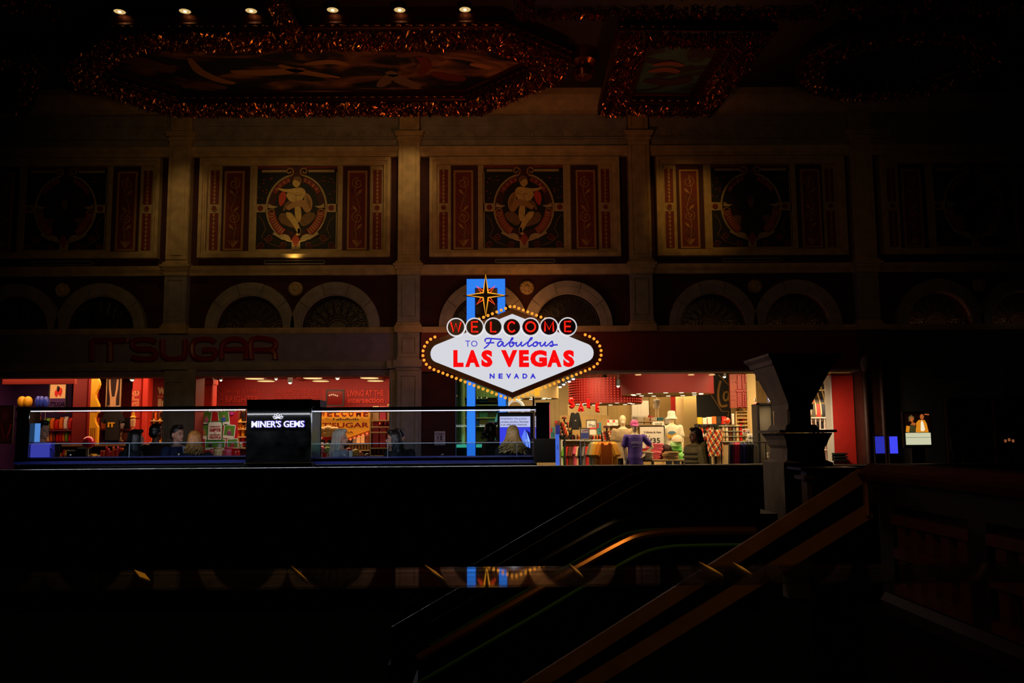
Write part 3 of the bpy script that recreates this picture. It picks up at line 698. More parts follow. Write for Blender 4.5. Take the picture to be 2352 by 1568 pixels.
# ---------------------------------------------------------------- the neon welcome sign
def cs(x, y, Y=15.4): return at(950+x/4.9, 600+y/4.9, Y)            # close-up of the sign to the place it stands
BLUE = glow('blue_light', (48, 128, 240), 1.0); WHITEG = glow('sign_white', (214, 215, 222), 1.0)
REDN = glow('red_neon', (255, 34, 18), 1.25); ORN = glow('amber_neon', (255, 168, 44), 1.1); ORR = glow('orange_red_neon', (255, 74, 28), 1.2)
BULB = glow('amber_bulb', (255, 160, 50), 1.15); INK = glow('blue_letter', (62, 58, 205), 1.0); REDL_ = glow('red_letter', (252, 10, 12), 1.0)
BROWN = mat('brown_rim', (150, 82, 28), .5); DISC = mat('disc_face', (30, 14, 34), .35, var=.5, scale=20)
SIGN = thing('welcome_sign', 'tall neon welcome sign with a white diamond panel on two blue posts', 'sign', (0, 15.5, 0))
def sg(p, dy=0): return (p.x, p.y-15.5+dy, p.z)
def post_x(a, b): return cs(a, 400).x, cs(b, 400).x
xl0, xl1 = post_x(592, 682); xr0, xr1 = post_x(944, 1031); zt = cs(811, 172).z; zi = cs(811, 256).z
MB().prism([(xl0, 0), (xl0, zt), (xr1, zt), (xr1, 0), (xr0, 0), (xr0, zi), (xl1, zi), (xl1, 0)], .12, .3).build('post_frame', BLUE, SIGN)
MB().prism([(xl0-.012, 0), (xl0-.012, zt+.012), (xr1+.012, zt+.012), (xr1+.012, 0), (xr0-.012, 0), (xr0-.012, zi-.012), (xl1+.012, zi-.012), (xl1+.012, 0)], .3, .36).build('post_casing', mat('blue_casing', (20, 40, 120), .4), SIGN)
# diamond panel with rounded ends
def q2(x, y): p = cs(x, y); return (p.x, p.z)
E_ = []
def corner(cx, cz, r, a0, a1, n=8): return [(cx+r*math.cos(a0+(a1-a0)*k/n), cz+r*math.sin(a0+(a1-a0)*k/n)) for k in range(n+1)]
T_, L0, L1, L2, B_, R2, R1, R0 = (1110, 592), (258, 937), (190, 1040), (246, 1133), (1112, 1474), (1960, 1128), (2026, 1032), (1960, 930)
white = [q2(*p) for p in [T_, (684, 764), L0, (228, 955), (205, 985), (193, 1015), L2 if 0 else (190, 1040), (193, 1065), (203, 1095), (222, 1118), L2, (680, 1304), B_, (1540, 1300), R2, (1990, 1110), (2012, 1085), (2022, 1060), (2026, 1032), (2022, 1000), (2010, 975), (1990, 948), R0, (1536, 760)]]
def outset(poly, d): return offset(poly, -d)
brown = outset(white, .085)
MB().prism(white, -.10, -.04).build('panel_face', WHITEG, SIGN)
rim = MB(); n = len(white)
for i in range(n):
    j = (i+1) % n; a, b, c, d = white[i], white[j], brown[j], brown[i]
    rim.loft([[(p[0], -.13, p[1]) for p in (a, b, c, d)], [(p[0], .1, p[1]) for p in (a, b, c, d)]])
rim.build('panel_rim', BROWN, SIGN)
MB().prism(outset(white, .01), -.04, .08).build('panel_back', mat('sign_back', (40, 24, 14), .6), SIGN)
# chaser bulbs round the rim
P = outset(white, .135); per = []
for i in range(len(P)):
    a, b = Vector(P[i]), Vector(P[(i+1) % len(P)]); per.append((b-a).length)
tot = sum(per); nb = int(tot/.084); bm = None
for k in range(nb):
    s = tot*(k+.5)/nb
    i = 0
    while s > per[i]: s -= per[i]; i += 1
    p = Vector(P[i]).lerp(Vector(P[(i+1) % len(P)]), s/per[i])
    z_hi = cs(0, 690).z; z_lo = cs(0, 835).z
    if z_lo < p.y < z_hi and abs(p.x-.19) > .55 and abs(p.x-.19) < 1.5: continue
    if bm is None:
        o = MB().ell((0, 0, 0), (.027, .03, .027), 10, 7).build('bulb', BULB, SIGN, True); bm = o.data
        SOCK = MB().lathe([(.018, .02), (.02, .1)], seg=8, axis='y').build('socket', BROWN, o); sm = SOCK.data
    else:
        o = link('bulb', bm, SIGN); link('socket', sm, o)
    o.location = (p.x, -.12, p.y)
# WELCOME discs
LET = {'W': [[(-1, 1), (-.5, -1), (0, .75), (.5, -1), (1, 1)]], 'E': [[(.7, 1), (-.6, 1), (-.6, -1), (.75, -1)], [(-.6, 0), (.6, 0)]], 'L': [[(-.5, 1), (-.5, -1), (.65, -1)]],
       'C': [[(.8*math.cos(a), math.sin(a)) for a in [.7+(5.6-.7)*k/14 for k in range(15)]]], 'O': [[(.95*math.cos(a), .95*math.sin(a)) for a in [2*PI*k/20 for k in range(21)]]], 'M': [[(-.85, -1), (-.8, 1), (0, -.6), (.8, 1), (.85, -1)]]}
RING = mat('white_ring', (235, 235, 238), .4, emit=.75)
for ch, x, y in zip('WELCOME', (478, 688, 897, 1105, 1315, 1523, 1732), (743, 741, 740, 742, 740, 737, 737)):
    p = cs(x, y, 15.25); r = .157
    d = MB().lathe([(0, -.03), (r-.012, -.03), (r-.012, .03), (0, .03)], (p.x, p.y-15.5, p.z), 32, 'y').build('letter_disc', DISC, SIGN, True)
    MB().lathe([(r-.012, .04), (r+.008, .04), (r+.008, -.05), (r-.012, -.05)], (p.x, p.y-15.5, p.z), 36, 'y', True).build('ring', RING, d, True)
    k = MB()
    for st in LET[ch]:
        k.tube([(p.x+.088*u*(1 if ch in 'WOM' else .95), p.y-15.5-.06, p.z+.088*v) for u, v in (crom([(a, b, 0) for a, b in st], 1) and st)], .015, 6)
    tag(k.build('neon_letter', REDN, d), 'red neon letter '+ch)
    MB().lathe([(0, 0), (.03, .0), (.03, .1), (0, .1)], (p.x, p.y-15.5+.03, p.z), 8, 'y').build('standoff', BROWN, d)
# lettering on the panel
def word(rects, y0, y1, m, bold, nm):
    for ch, a, b in rects:
        p, q_ = cs(a, y1 if not isinstance(y1, dict) else y1[ch]), cs(b, y0)
        tag(text(ch, m, SIGN, p.x, q_.x, p.z, q_.z, -.105, .012, bold, nm), None)
word((('L', 447, 562), ('A', 580, 745), ('S', 762, 888), ('V', 985, 1168), ('E', 1187, 1298), ('G', 1313, 1500), ('A', 1502, 1665), ('S', 1684, 1808)), 998, 1190, REDL_, .06, 'red_letter')
word((('N', 855, 912), ('E', 955, 1003), ('V', 1040, 1098), ('A', 1128, 1187), ('D', 1226, 1280), ('A', 1311, 1375)), 1262, 1320, INK, .05, 'blue_letter')
word((('T', 582, 637), ('O', 647, 718)), 892, 960, INK, 0, 'blue_letter')
SCR = {'F': [[(808, 905), (806, 882), (830, 868), (900, 872), (992, 878)], [(872, 872), (862, 905), (835, 945), (792, 980)], [(812, 921), (860, 916), (908, 917)]],
       'a': [[(1000, 905), (975, 900), (948, 925), (950, 952), (975, 952), (1008, 910), (1005, 945), (1025, 955), (1055, 930)]],
       'b': [[(1055, 930), (1100, 890), (1118, 866), (1104, 866), (1086, 915), (1080, 945), (1095, 960), (1122, 945), (1130, 918), (1112, 908), (1108, 922), (1150, 918)]],
       'u': [[(1160, 908), (1153, 938), (1170, 955), (1200, 930), (1215, 905), (1208, 938), (1222, 955), (1250, 935)], [(1430, 908), (1424, 938), (1442, 954), (1470, 928), (1484, 905), (1476, 940), (1494, 954), (1525, 928)]],
       'l': [[(1250, 935), (1310, 890), (1334, 866), (1320, 862), (1294, 905), (1284, 942), (1300, 957), (1340, 935)]],
       'o': [[(1378, 906), (1350, 922), (1346, 948), (1370, 955), (1396, 932), (1390, 908), (1372, 908), (1395, 922), (1430, 914)]],
       's': [[(1525, 928), (1558, 898), (1562, 920), (1572, 942), (1555, 955), (1532, 950), (1560, 944), (1622, 938)]]}
for ch, sts in SCR.items():
    for st in sts:
        k = MB(); pts = crom([sg(cs(x, y), 0) for x, y in st], 4); k.tube([(p.x, -.108, p.z) for p in pts], .0145, 5)
        k.build('script_letter', INK, SIGN)
# star
def star(pts, m, nm, r, Y=15.3, closed=True):
    k = MB(); k.tube([sg(cs(x, y, Y)) for x, y in pts], r, 6, closed=closed); return k.build(nm, m, SIGN)
sp = [(811, 148), (838, 352), (1024, 381), (840, 408), (811, 616), (782, 408), (600, 381), (784, 352)]
body = MB().prism([(cs(x, y, 15.3).x, cs(x, y, 15.3).z) for x, y in [(811, 95), (836, 354), (1070, 382), (838, 406), (811, 640), (784, 406), (555, 382), (786, 354)]], -.17, -.1)
SB = body.build('star_body', mat('star_black', (8, 6, 9), .8), SIGN)
star(sp, ORN, 'star_tube', .0145, 15.3)
for sx, sy in ((-1, -1), (1, -1), (-1, 1), (1, 1)):
    star([(811+sx*30, 381+sy*52), (811+sx*105, 381+sy*104), (811+sx*55, 381+sy*34)], ORR, 'ray_tube', .0095, 15.32, False)
lamp('sign_glow_lamp', 'AREA', (.48, 16.1, 3.95), 3.2, (1, .38, .06), (.5, 17, 3.95), .7, .3)
lamp('sign_glow_lamp_b', 'AREA', (.3, 15.9, 3.1), 5, (1, .34, .10), (.3, 17, 3.2), 2.8, .8)
lamp('sign_glow_lamp_c', 'AREA', (-1.2, 15.9, 3.2), 1.2, (1, .3, .06), (-1.6, 17, 3.2), .3, .6)

# ---------------------------------------------------------------- shop name in big letters on the fascia
SUG = mat('crimson_letter', (128, 10, 26), .4)
NS = thing('shop_sign', 'dim crimson rounded shop name letters on the lavender fascia', 'sign', (0, 16.9, 0))
def ns(x, y): p = at(x/3.267, 740+y/3.267, 16.85); return (p.x, -.05, p.z)
for nm, sts in (('I', [[(692, 290), (692, 150), (700, 138), (720, 138)]]), ('T', [[(720, 138), (935, 138)], [(825, 140), (825, 295)]]), ("'", [[(958, 118), (950, 150)]]),
                ('S', [[(1165, 150), (1120, 132), (1040, 132), (1000, 150), (1000, 185), (1040, 205), (1120, 205), (1165, 225), (1165, 260), (1120, 278), (1040, 278), (990, 262)]]),
                ('U', [[(1218, 128), (1218, 220), (1235, 262), (1280, 278), (1340, 276), (1378, 262), (1390, 220), (1390, 128)]]),
                ('G', [[(1610, 150), (1570, 130), (1490, 130), (1450, 155), (1440, 205), (1455, 255), (1500, 276), (1570, 276), (1608, 255), (1612, 212), (1520, 212)]]),
                ('A', [[(1665, 280), (1665, 190), (1690, 145), (1740, 128), (1800, 130), (1838, 155), (1845, 190), (1845, 278)], [(1675, 208), (1840, 206)]]),
                ('R', [[(1890, 278), (1890, 130), (2020, 130), (2062, 150), (2062, 188), (2020, 208), (1900, 208)], [(2030, 208), (2062, 230), (2066, 278)]])):
    k = MB()
    for st in sts: k.tube(crom([ns(*p) for p in st], 3), .058, 7)
    k.build('letter', SUG, NS, True)
# ---------------------------------------------------------------- jewellery kiosk on the balcony
KY = 10.6
GL = glassy('clear_glass', (236, 244, 248), .35)
LED = glow('led_white', (228, 230, 250), 1.5)
NAVY = mat('navy_velvet', (20, 32, 120), .7)
KGLOSS = mat('kiosk_black_gloss', (8, 8, 9), .1, coat=.5)
STEEL = mat('chrome', (200, 205, 210), .2, metal=1)
def K(px, py, Y=KY): return at(px, py, Y)
kx0, kx1 = K(36, 1000).x, K(1262, 1000).x
KI = thing('jewelry_kiosk', 'long black glass jewelry kiosk with lit canopy and gem shop lettering', 'kiosk', ((kx0+kx1)/2, KY, 0))
ox = KI.location.x
def kb(name, px0, py0, px1, py1, m, d0=0.0, d1=1.0, ch=.006, par=None):
    x0, x1, z0, z1 = rect(px0, py0, px1, py1, KY+d0)
    return MB().cbox(x0-ox, x1-ox, d0, d1, z0, z1, ch).build(name, m, par or KI)
z_c0, z_c1 = K(300, 944.5).z, K(300, 932.5).z
for px0, px1 in ((36, 566), (716, 1232)):
    b = kb('canopy', px0, 933.5, px1, 940.5, KGLOSS, 0, 1.1)
    x0, x1 = K(px0, 940).x-ox, K(px1, 940).x-ox
    z = K((px0+px1)/2, 942.5).z
    MB().box(x0+(.12 if px0 < 50 else .02), x1-.02, .02, .04, z-.005, z+.005).build('led_strip', LED, b)
    zb = K((px0+px1)/2, 1051).z; zt = K((px0+px1)/2, 1017).z
    cut = ([297] if px0 < 100 else [891, 1188]); xs = [px0+(28 if px0 < 50 else 0)]+cut+[px1]
    for a, c in zip(xs, xs[1:]):
        xa, xc = K(a, 1030).x-ox, K(c, 1030).x-ox
        g = MB().box(xa+.004, xc-.004, .01, .018, zb, zt).build('glass_pane', GL, KI)
        MB().box(xa+.004, xc-.004, .008, .02, zt-.004, zt+.003).build('pane_edge', mat('glass_edge', (150, 170, 190), .3), g)
        MB().box(xc-.006, xc-.002, .006, .02, zb, zt).build('pane_joint', mat('glass_edge', (150, 170, 190), .3), g)
        # latch ring on each pane
        mx = xa+(xc-xa)*.42
        MB().tube([(p[0], .0, p[2]) for p in arc(mx, zb+.03, .012, 0, 2*PI, 10)], .004, 5).build('latch', STEEL, g)
    MB().box(x0, x1, .02, 1.0, zb-.07, zb).build('velvet_tray', NAVY, KI)
    MB().box(x0, x1, .0, .02, zb-.004, zb+.003).build('tray_edge', STEEL, KI)
    MB().box(x0, x1, .0, .04, zb-.075, zb-.068).build('base_trim', STEEL, KI)
    MB().cbox(x0, x1, .03, 1.0, 0, zb-.08, .01).build('base_cabinet', KGLOSS, KI)
    MB().box(x0+.1, x1-.1, .95, .958, zb, zt).build('rear_glass', GL, KI)
kb('end_post', 36, 934, 66, 1056, KGLOSS, 0, .25)
kb('end_post', 1231, 924, 1263, 1008, KGLOSS, -.02, .3)
eb = kb('end_cabinet', 1226, 1007, 1276, 1062, DARK, -.03, .6)
x0, x1, z0, z1 = rect(1262, 928, 1263.6, 1006, KY-.03)
MB().box(x0-ox, x1-ox, -.03, -.025, z0, z1).build('pink_edge_light', glow('pink_edge', (240, 90, 110), .9), KI)
x0, x1, z0, z1 = rect(1276.5, 997, 1285.5, 1064, KY)
bp = MB().cbox(x0-ox, x1-ox, .05, .1, 0, z1, .008).build('blue_post', glow('blue_post_light', (70, 105, 215), .9), KI)
x0, x1, z0, z1 = rect(1277, 976, 1287, 997, KY); MB().cbox(x0-ox, x1-ox, .05, .1, z0, z1, .01).build('post_head', mat('post_head', (60, 60, 150), .4, emit=.3), bp)
x0, x1, z0, z1 = rect(1281, 1022, 1282.2, 1032, KY); MB().box(x0-ox, x1-ox, .045, .05, z0, z1).build('handle', DARK, bp)
# sign tower
tw = kb('sign_tower', 565, 917, 714, 1064, mat('tower_marble', (16, 17, 18), .12, var=.9, scale=5), -.12, .5, .01)
x0, x1, z0, z1 = rect(710.5, 921, 716, 1050, KY-.1); MB().cbox(x0-ox, x1-ox, -.1, .4, z0, z1, .004).build('steel_edge', STEEL, tw)
x0, x1, z0, z1 = rect(718, 918, 735, 934, KY); MB().cbox(x0-ox, x1-ox, 0, .4, z0, z1, .01).build('tower_shoulder', DARK, tw)
WG = glow('lit_letters', (240, 240, 255), 1.05)
x0, x1, z0, z1 = rect(565, 1062, 714, 1063.6, KY-.12); MB().box(x0-ox, x1-ox, -.135, -.12, z0, z1).build('tower_foot', mat('brass', (150, 130, 80), .3, metal=1), tw)
HALO = mat('violet_halo', (70, 50, 190), .5, emit=.35)
def wordr(s, x, y, m, y0, bold, nm, par, oX, oY, t=.02):        # one object for each letter
    fx0, fx1, fz0, fz1 = x[0], x[1], y[0], y[1]
    A = glyphs(s, bold); xa, xb = A[2], A[3]; sc = (fx1-fx0)/(xb-xa); zc = (fz1-fz0)/(A[5]-A[4])
    for i, ch in enumerate(s):
        if ch == ' ': continue
        g = glyphs(ch, bold); pre = glyphs(s[:i+1], bold); r = pre[3]; l = r-(g[3]-g[2])
        text(ch, m, par, fx0+(l-xa)*sc-oX, fx0+(r-xa)*sc-oX, fz0+(g[4]-A[4])*zc, fz0+(g[5]-A[4])*zc, y0-oY, t, bold, nm)
x0, x1, z0, z1 = rect(579, 966, 699, 981, KY-.14)
wordr("MINER'S GEMS", (x0, x1), (z0, z1), WG, KY-.16, .012, 'lit_letter', tw, ox, KY)
wordr("MINER'S GEMS", (x0-.006, x1+.006), (z0-.005, z1+.005), HALO, KY-.135, .032, 'letter_halo', tw, ox, KY, .015)
c = K(639, 955, KY-.14)
for a, L, wd in ((0, .085, .022), (.55, .078, .02), (-.55, .078, .02), (1.05, .07, .018), (-1.05, .07, .018), (.28, .06, .014), (-.28, .06, .014)):
    pt = lambda u, v: (c.x-ox+math.sin(a)*u+math.cos(a)*v, -.15, c.z-.035+math.cos(a)*u*.8-math.sin(a)*v*.8)
    MB().tube(crom([pt(.012, 0), pt(L*.5, wd), pt(L, 0), pt(L*.5, -wd), pt(.012, 0)], 3), .0035, 4).build('lotus_petal', WG, tw)
x0, x1, z0, z1 = rect(560, 1050, 720, 1064, KY-.05); MB().cbox(x0-ox, x1-ox, -.06, .9, 0, z0+.01, .01).build('tower_base', DARK, tw)
# blue lit box on the kiosk's left end
x0, x1, z0, z1 = rect(52, 1016, 115, 1053, KY+.06)
LB = thing('blue_display_box', 'glowing blue display box at the left end of the kiosk', 'display', ((x0+x1)/2, KY+.06, z0))
w2 = (x1-x0)/2
MB().cbox(-w2, w2, .02, .12, 0, z1-z0, .01).build('case', mat('blue_case', (60, 60, 190), .4), LB)
MB().box(-w2+.015, w2-.015, 0, .02, .015, z1-z0-.015).build('lit_panel', glow('blue_panel', (74, 74, 190), .8), LB)
x0, x1, z0, z1 = rect(79, 972, 89, 1015, KY+.12)
b2 = MB().cbox(x0, x1, KY+.12, KY+.16, z0, z1, .006).build('light_blue_sign_post', glow('sky_blue_panel', (84, 140, 215), .9))
tag(b2, 'narrow upright light blue lit panel standing on the blue display box', 'panel')

# ---------------------------------------------------------------- flared pier between parapet and stairs
PY = 8.6
PST = mat('pier_stone', (120, 112, 104), .75, var=.2, bump=.1)
PIERT = thing('flared_pier', 'dark stone pier that flares upward above a moulded pedestal by the stairs', 'pier', (at(1838, 1000, PY).x, PY, 0))
def pz(y): return at(1838, y, PY).z
def px_(x): return at(x, 1000, PY).x-PIERT.location.x
def frus(l):  # (x0,x1,y0,y1,z)
    return [[(a, c, z), (b, c, z), (b, d, z), (a, d, z)] for a, b, c, d, z in l]
MB().loft(frus([(px_(1814), px_(1867), 0, .5, pz(928)), (px_(1783), px_(1921), -.0, .72, pz(838))])).build('flared_shaft', PST, PIERT)
MB().loft(frus([(px_(1783), px_(1921), 0, .72, pz(838)), (px_(1779), px_(1926), -.02, .75, pz(836)), (px_(1777), px_(1930), -.03, .78, pz(826)), (px_(1768), px_(1940), -.06, .82, pz(818)), (px_(1768), px_(1940), -.06, .82, pz(812))])).build('capital', PST, PIERT)
MB().loft(frus([(px_(1812), px_(1869), -.02, .5, pz(940)), (px_(1812), px_(1869), -.02, .5, pz(928))])).build('neck', PST, PIERT)
MB().cbox(px_(1812), px_(1866), 0, .48, pz(975), pz(940), .02).build('die', PST, PIERT)
MB().loft(frus([(px_(1800), px_(1880), -.05, .55, pz(988)), (px_(1806), px_(1873), -.02, .5, pz(975))])).build('die_foot', PST, PIERT)
MB().cbox(px_(1780), px_(1910), -.15, .62, pz(993), pz(987), .006).build('pedestal_slab', PST, PIERT)
MB().loft(frus([(px_(1806), px_(1886), -.04, .5, pz(1030)), (px_(1800), px_(1892), -.07, .54, pz(1022)), (px_(1798), px_(1896), -.08, .55, pz(1010)), (px_(1790), px_(1902), -.12, .6, pz(994))])).build('pedestal_cap', PST, PIERT)
MB().loft(frus([(px_(1790), px_(1902), -.10, .58, 0), (px_(1790), px_(1902), -.10, .58, pz(1062)), (px_(1802), px_(1890), -.05, .5, pz(1056)), (px_(1804), px_(1888), -.04, .5, pz(1030))])).build('pedestal', PST, PIERT)

# ---------------------------------------------------------------- stairs, escalators and the wooden balustrade
BRZ = mat('bronze_coping', (150, 104, 60), .5, var=.2)
def sloped(px0, py0, px1, py1, Y, th, d, name, m, parent=None, y0=0):
    a, b = at(px0, py0, Y), at(px1, py1, Y); L = (b-a).normalized(); n = Vector((-L.z, 0, L.x))
    if n.z < 0: n = -n
    n *= th/2; lo = b+L*1.0 if px1 < px0 else b
    r = lambda p: [(p.x-n.x, Y-d/2+y0, p.z-n.z), (p.x+n.x, Y-d/2+y0, p.z+n.z), (p.x+n.x, Y+d/2+y0, p.z+n.z), (p.x-n.x, Y+d/2+y0, p.z-n.z)]
    return MB().loft([r(a), r(lo)]).build(name, m, parent)
SY = 5.0
ST = thing('stair_parapet', 'sloping stair parapet with two pale bronze bands running down left', 'parapet', (0, 0, 0))
sloped(1982, 1090, 1235, 1566, SY, .078, .03, 'upper_band', BRZ, ST)
sloped(1996, 1172, 1352, 1566, SY, .078, .03, 'lower_band', BRZ, ST)
a, b, c, d = at(1982, 1090, SY), at(900, 1780, SY), at(1050, 1750, SY), at(1996, 1172, SY)
MB().prism([(p.x, p.z) for p in (a, b, c, d)], SY+.0, SY+.03).build('black_infill', KGLOSS, ST)
x0, x1, z0, z1 = rect(1983, 1090, 1999, 1184, SY); MB().cbox(x0, x1-.02, SY-.04, SY+.06, z0, z1, .01).build('newel', BRZ, ST)
# far newel with a cap at the top of the stairs
x0, x1, z0, z1 = rect(1850, 1082, 1862, 1160, 7.0)
NW = MB().cbox(x0, x1, 6.95, 7.1, z0-.06, z1, .008).build('stair_post', BRZ); tag(NW, 'short bronze post with a moulded cap above the upper sloping band', 'post')
x0, x1, z0, z1 = rect(1842, 1092, 1858, 1101, 6.95); MB().cbox(x0, x1+.03, 6.9, 7.14, z0, z1, .008).build('post_bracket', BRZ, NW)
x0, x1, z0, z1 = rect(1830, 1073, 1972, 1078, 6.95); MB().cbox(x0, x1, 6.85, 7.2, z0, z1, .006).build('top_rail', mat('rail_wood', (26, 14, 9), .4), NW)
MB().box(x0+.12, x1, 7.0, 7.1, -5, z0).build('black_infill', KGLOSS, NW)

def escal(Y, lab, hr_pts, lo_pts, hm, lm, r=.028):
    E_ = thing('escalator', lab, 'escalator', (0, 0, 0))
    P = [at(x, y, Y) for x, y in hr_pts]; Q = [at(x, y, Y) for x, y in lo_pts]
    pth = crom([tuple(p) for p in P], 4); qth = crom([tuple(p) for p in Q], 4)
    for dy, nm in ((0, 'handrail'), (1.05, 'handrail')):
        MB().tube([(p.x, Y+dy, p.z) for p in pth], r, 8).build(nm, hm if dy == 0 else HRB, E_, True)
        MB().prism([(p.x, p.z-r) for p in pth]+[(p.x, p.z) for p in qth[::-1]], Y+dy-.008, Y+dy+.008).build('balustrade_glass', glassy('dark_glass', (70, 70, 70), .5), E_)
        MB().tube([(p.x, Y+dy, p.z) for p in qth], .016, 6).build('deck_edge', lm, E_, True)
        MB().prism([(p.x, p.z) for p in qth]+[(p.x, p.z-.35) for p in qth[::-1]], Y+dy-.06, Y+dy+.06).build('skirt', KGLOSS, E_)
    a, b = qth[0], qth[-1]; n = 22
    stp = None
    for k in range(n):
        t = k/n; z = a.z+(b.z-a.z)*t-.2
        s = MB().box(-.2, .2, .08, .97, -.22, 0) if stp is None else None
        o = s.build('step', mat('step_metal', (60, 60, 62), .4, metal=.8), E_) if s else link('step', stp, E_)
        stp = o.data; o.location = (a.x+(b.x-a.x)*t, Y, z)
    return E_
HRG = mat('amber_handrail', (210, 140, 60), .22, metal=.7); HRB = mat('black_handrail', (14, 14, 15), .2)
escal(6.0, 'near escalator with an amber handrail and green glass edge', [(1735, 1219), (1620, 1219), (1540, 1221), (1480, 1228), (1430, 1246), (1310, 1312), (1100, 1432), (960, 1512)],
      [(1735, 1250), (1600, 1252), (1530, 1256), (1470, 1272), (1380, 1322), (1240, 1406), (1060, 1510), (960, 1568)], HRG, mat('green_glass_edge', (120, 190, 70), .2))
escal(8.0, 'far escalator with a thin black handrail below the parapet', [(1740, 1086), (1640, 1087), (1560, 1089), (1500, 1098), (1465, 1112), (1350, 1178), (1140, 1300), (900, 1440)],
      [(1740, 1130), (1640, 1131), (1580, 1133), (1520, 1142), (1480, 1160), (1360, 1230), (1160, 1345), (900, 1495)], mat('handrail_highlight', (150, 146, 140), .25, metal=1), HRB, .006)  # thin bright tube stands for the highlight along the far handrail
# wooden balustrade running toward the camera on the right
BX = 2.09
BWD = mat('balustrade_wood', (96, 48, 30), .5, var=.3, scale=10)
BWK = mat('backing_shaded_wood', (30, 14, 10), .6)  # dark backing; on frieze, stiles and mouldings this tone stands in for shade
BL = thing('wooden_balustrade', 'dark wooden balustrade with panelled openings at the lower right', 'balustrade', (BX, 0, 0))
MB().loft([[(-.05, y, 1.30), (-.07, y, 1.335), (.0, y, 1.35), (.05, y, 1.385), (.22, y, 1.385), (.22, y, 1.30)] for y in (1.2, 5.1)]).build('rail_cap', BWD, BL)
MB().box(0, .16, 1.2, 5.0, 1.17, 1.30).build('frieze_board', BWK, BL)
MB().box(.05, .16, 1.2, 5.0, -5, 1.17).build('backing', mat('backing_shaded_wood', (30, 14, 10), .6), BL)
MB().loft([[(-.03, y, .60), (-.03, y, .66), (.0, y, .70), (.05, y, .70), (.05, y, .60)] for y in (1.2, 4.85)]).build('lower_moulding', BWK, BL)
MB().loft([[(-.03, y, .20), (-.03, y, .26), (.0, y, .30), (.05, y, .30), (.05, y, .20)] for y in (1.2, 4.6)]).build('lower_moulding', BWK, BL)
bal = None
for j, (ya, yb) in enumerate(((3.95, 4.72), (2.95, 3.8), (1.9, 2.8))):
    MB().box(.0, .05, yb, yb+.15, .7, 1.17).build('stile', BWK, BL)
    for z in (.735, .925, 1.10): MB().box(-.005, .05, ya, yb, z-.025, z+.025).build('cross_rail', BWD, BL)
    for r0, r1 in ((.76, .90), (.95, 1.075)):
        for k in range(5):
            y = ya+(yb-ya)*(k+.5)/5
            if bal is None:
                o = MB().loft([[(-.012, -.04, z), (.03, -.04, z), (.03, .04, z), (-.012, .04, z)] for z in (0, 1)]).build('baluster', BWD, BL); bal = o.data
            else: o = link('baluster', bal, BL)
            o.location = (.02, y, r0); o.scale = (1, 1, r1-r0)
# glass railing close to the camera; its polished top mirrors the sign
GRL = thing('glass_railing', 'low glass railing across the foreground with a polished top edge', 'railing', (0, .14, 0))
zt = 1.55-.0229
MB().box(-.6, .6, 0, .0195, zt-.0004, zt).build('top_edge', glassy('polished_glass_top', (252, 252, 252), .8, .028, 1.5), GRL)
MB().add([(-.6, 0, -.9), (.6, 0, -.9), (.6, 0, zt-.0006), (-.6, 0, zt-.0006), (-.6, .0195, -.9), (.6, .0195, -.9), (.6, .0195, zt-.0006), (-.6, .0195, zt-.0006)], [(0, 1, 2, 3), (5, 4, 7, 6), (0, 3, 7, 4), (1, 5, 6, 2)]).build('glass_pane', glassy('clear_pane', (253, 253, 253), .08), GRL)
STREAKM = mat('streak_amber', (255, 200, 80), .5)  # amber strips built to stand for orange reflection streaks in the glass
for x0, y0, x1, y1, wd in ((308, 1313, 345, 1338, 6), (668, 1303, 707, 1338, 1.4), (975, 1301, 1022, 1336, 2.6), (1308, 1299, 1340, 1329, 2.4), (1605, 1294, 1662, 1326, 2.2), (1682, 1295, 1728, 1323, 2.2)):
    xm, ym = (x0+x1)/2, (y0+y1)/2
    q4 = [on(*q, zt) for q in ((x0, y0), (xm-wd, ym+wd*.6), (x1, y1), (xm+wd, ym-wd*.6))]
    MB().add([(p.x, p.y-.14, zt+.0001) for p in q4]+[(p.x, p.y-.14, zt+.0004) for p in q4], [(0, 1, 2, 3), (7, 6, 5, 4), (0, 4, 5, 1), (1, 5, 6, 2), (2, 6, 7, 3), (3, 7, 4, 0)]).build('reflection_streak', STREAKM, GRL)
# ---------------------------------------------------------------- shop interiors
CA = lambda x, y: (x/3.92, 840+y/3.92)
CB = lambda x, y: (450+x/3.92, 840+y/3.92)
CD = lambda x, y: (1000+x/5.88, 840+y/5.88)
CE = lambda x, y: (1260+x/5.88, 840+y/5.88)
CFF = lambda x, y: (1580+x/5.226, 790+y/5.226)
def RR(fn, x0, y0, x1, y1, Y): a, b = fn(x0, y0), fn(x1, y1); return rect(a[0], a[1], b[0], b[1], Y)
RED = mat('candy_red_wall', (138, 5, 3), .6, var=.06)
RED2 = mat('candy_red_text', (176, 36, 16), .6)
CREAMW = mat('cream_shop_wall', (226, 196, 138), .7, var=.05)
BEIGE = mat('beige_soffit', (205, 172, 112), .7)
PURP = mat('purple_wall', (66, 28, 92), .7)
BLK = mat('shop_black', (14, 10, 10), .6)
SHELF = mat('shelf_board', (200, 168, 110), .6)
WHITE = mat('white_paint', (235, 228, 212), .6)
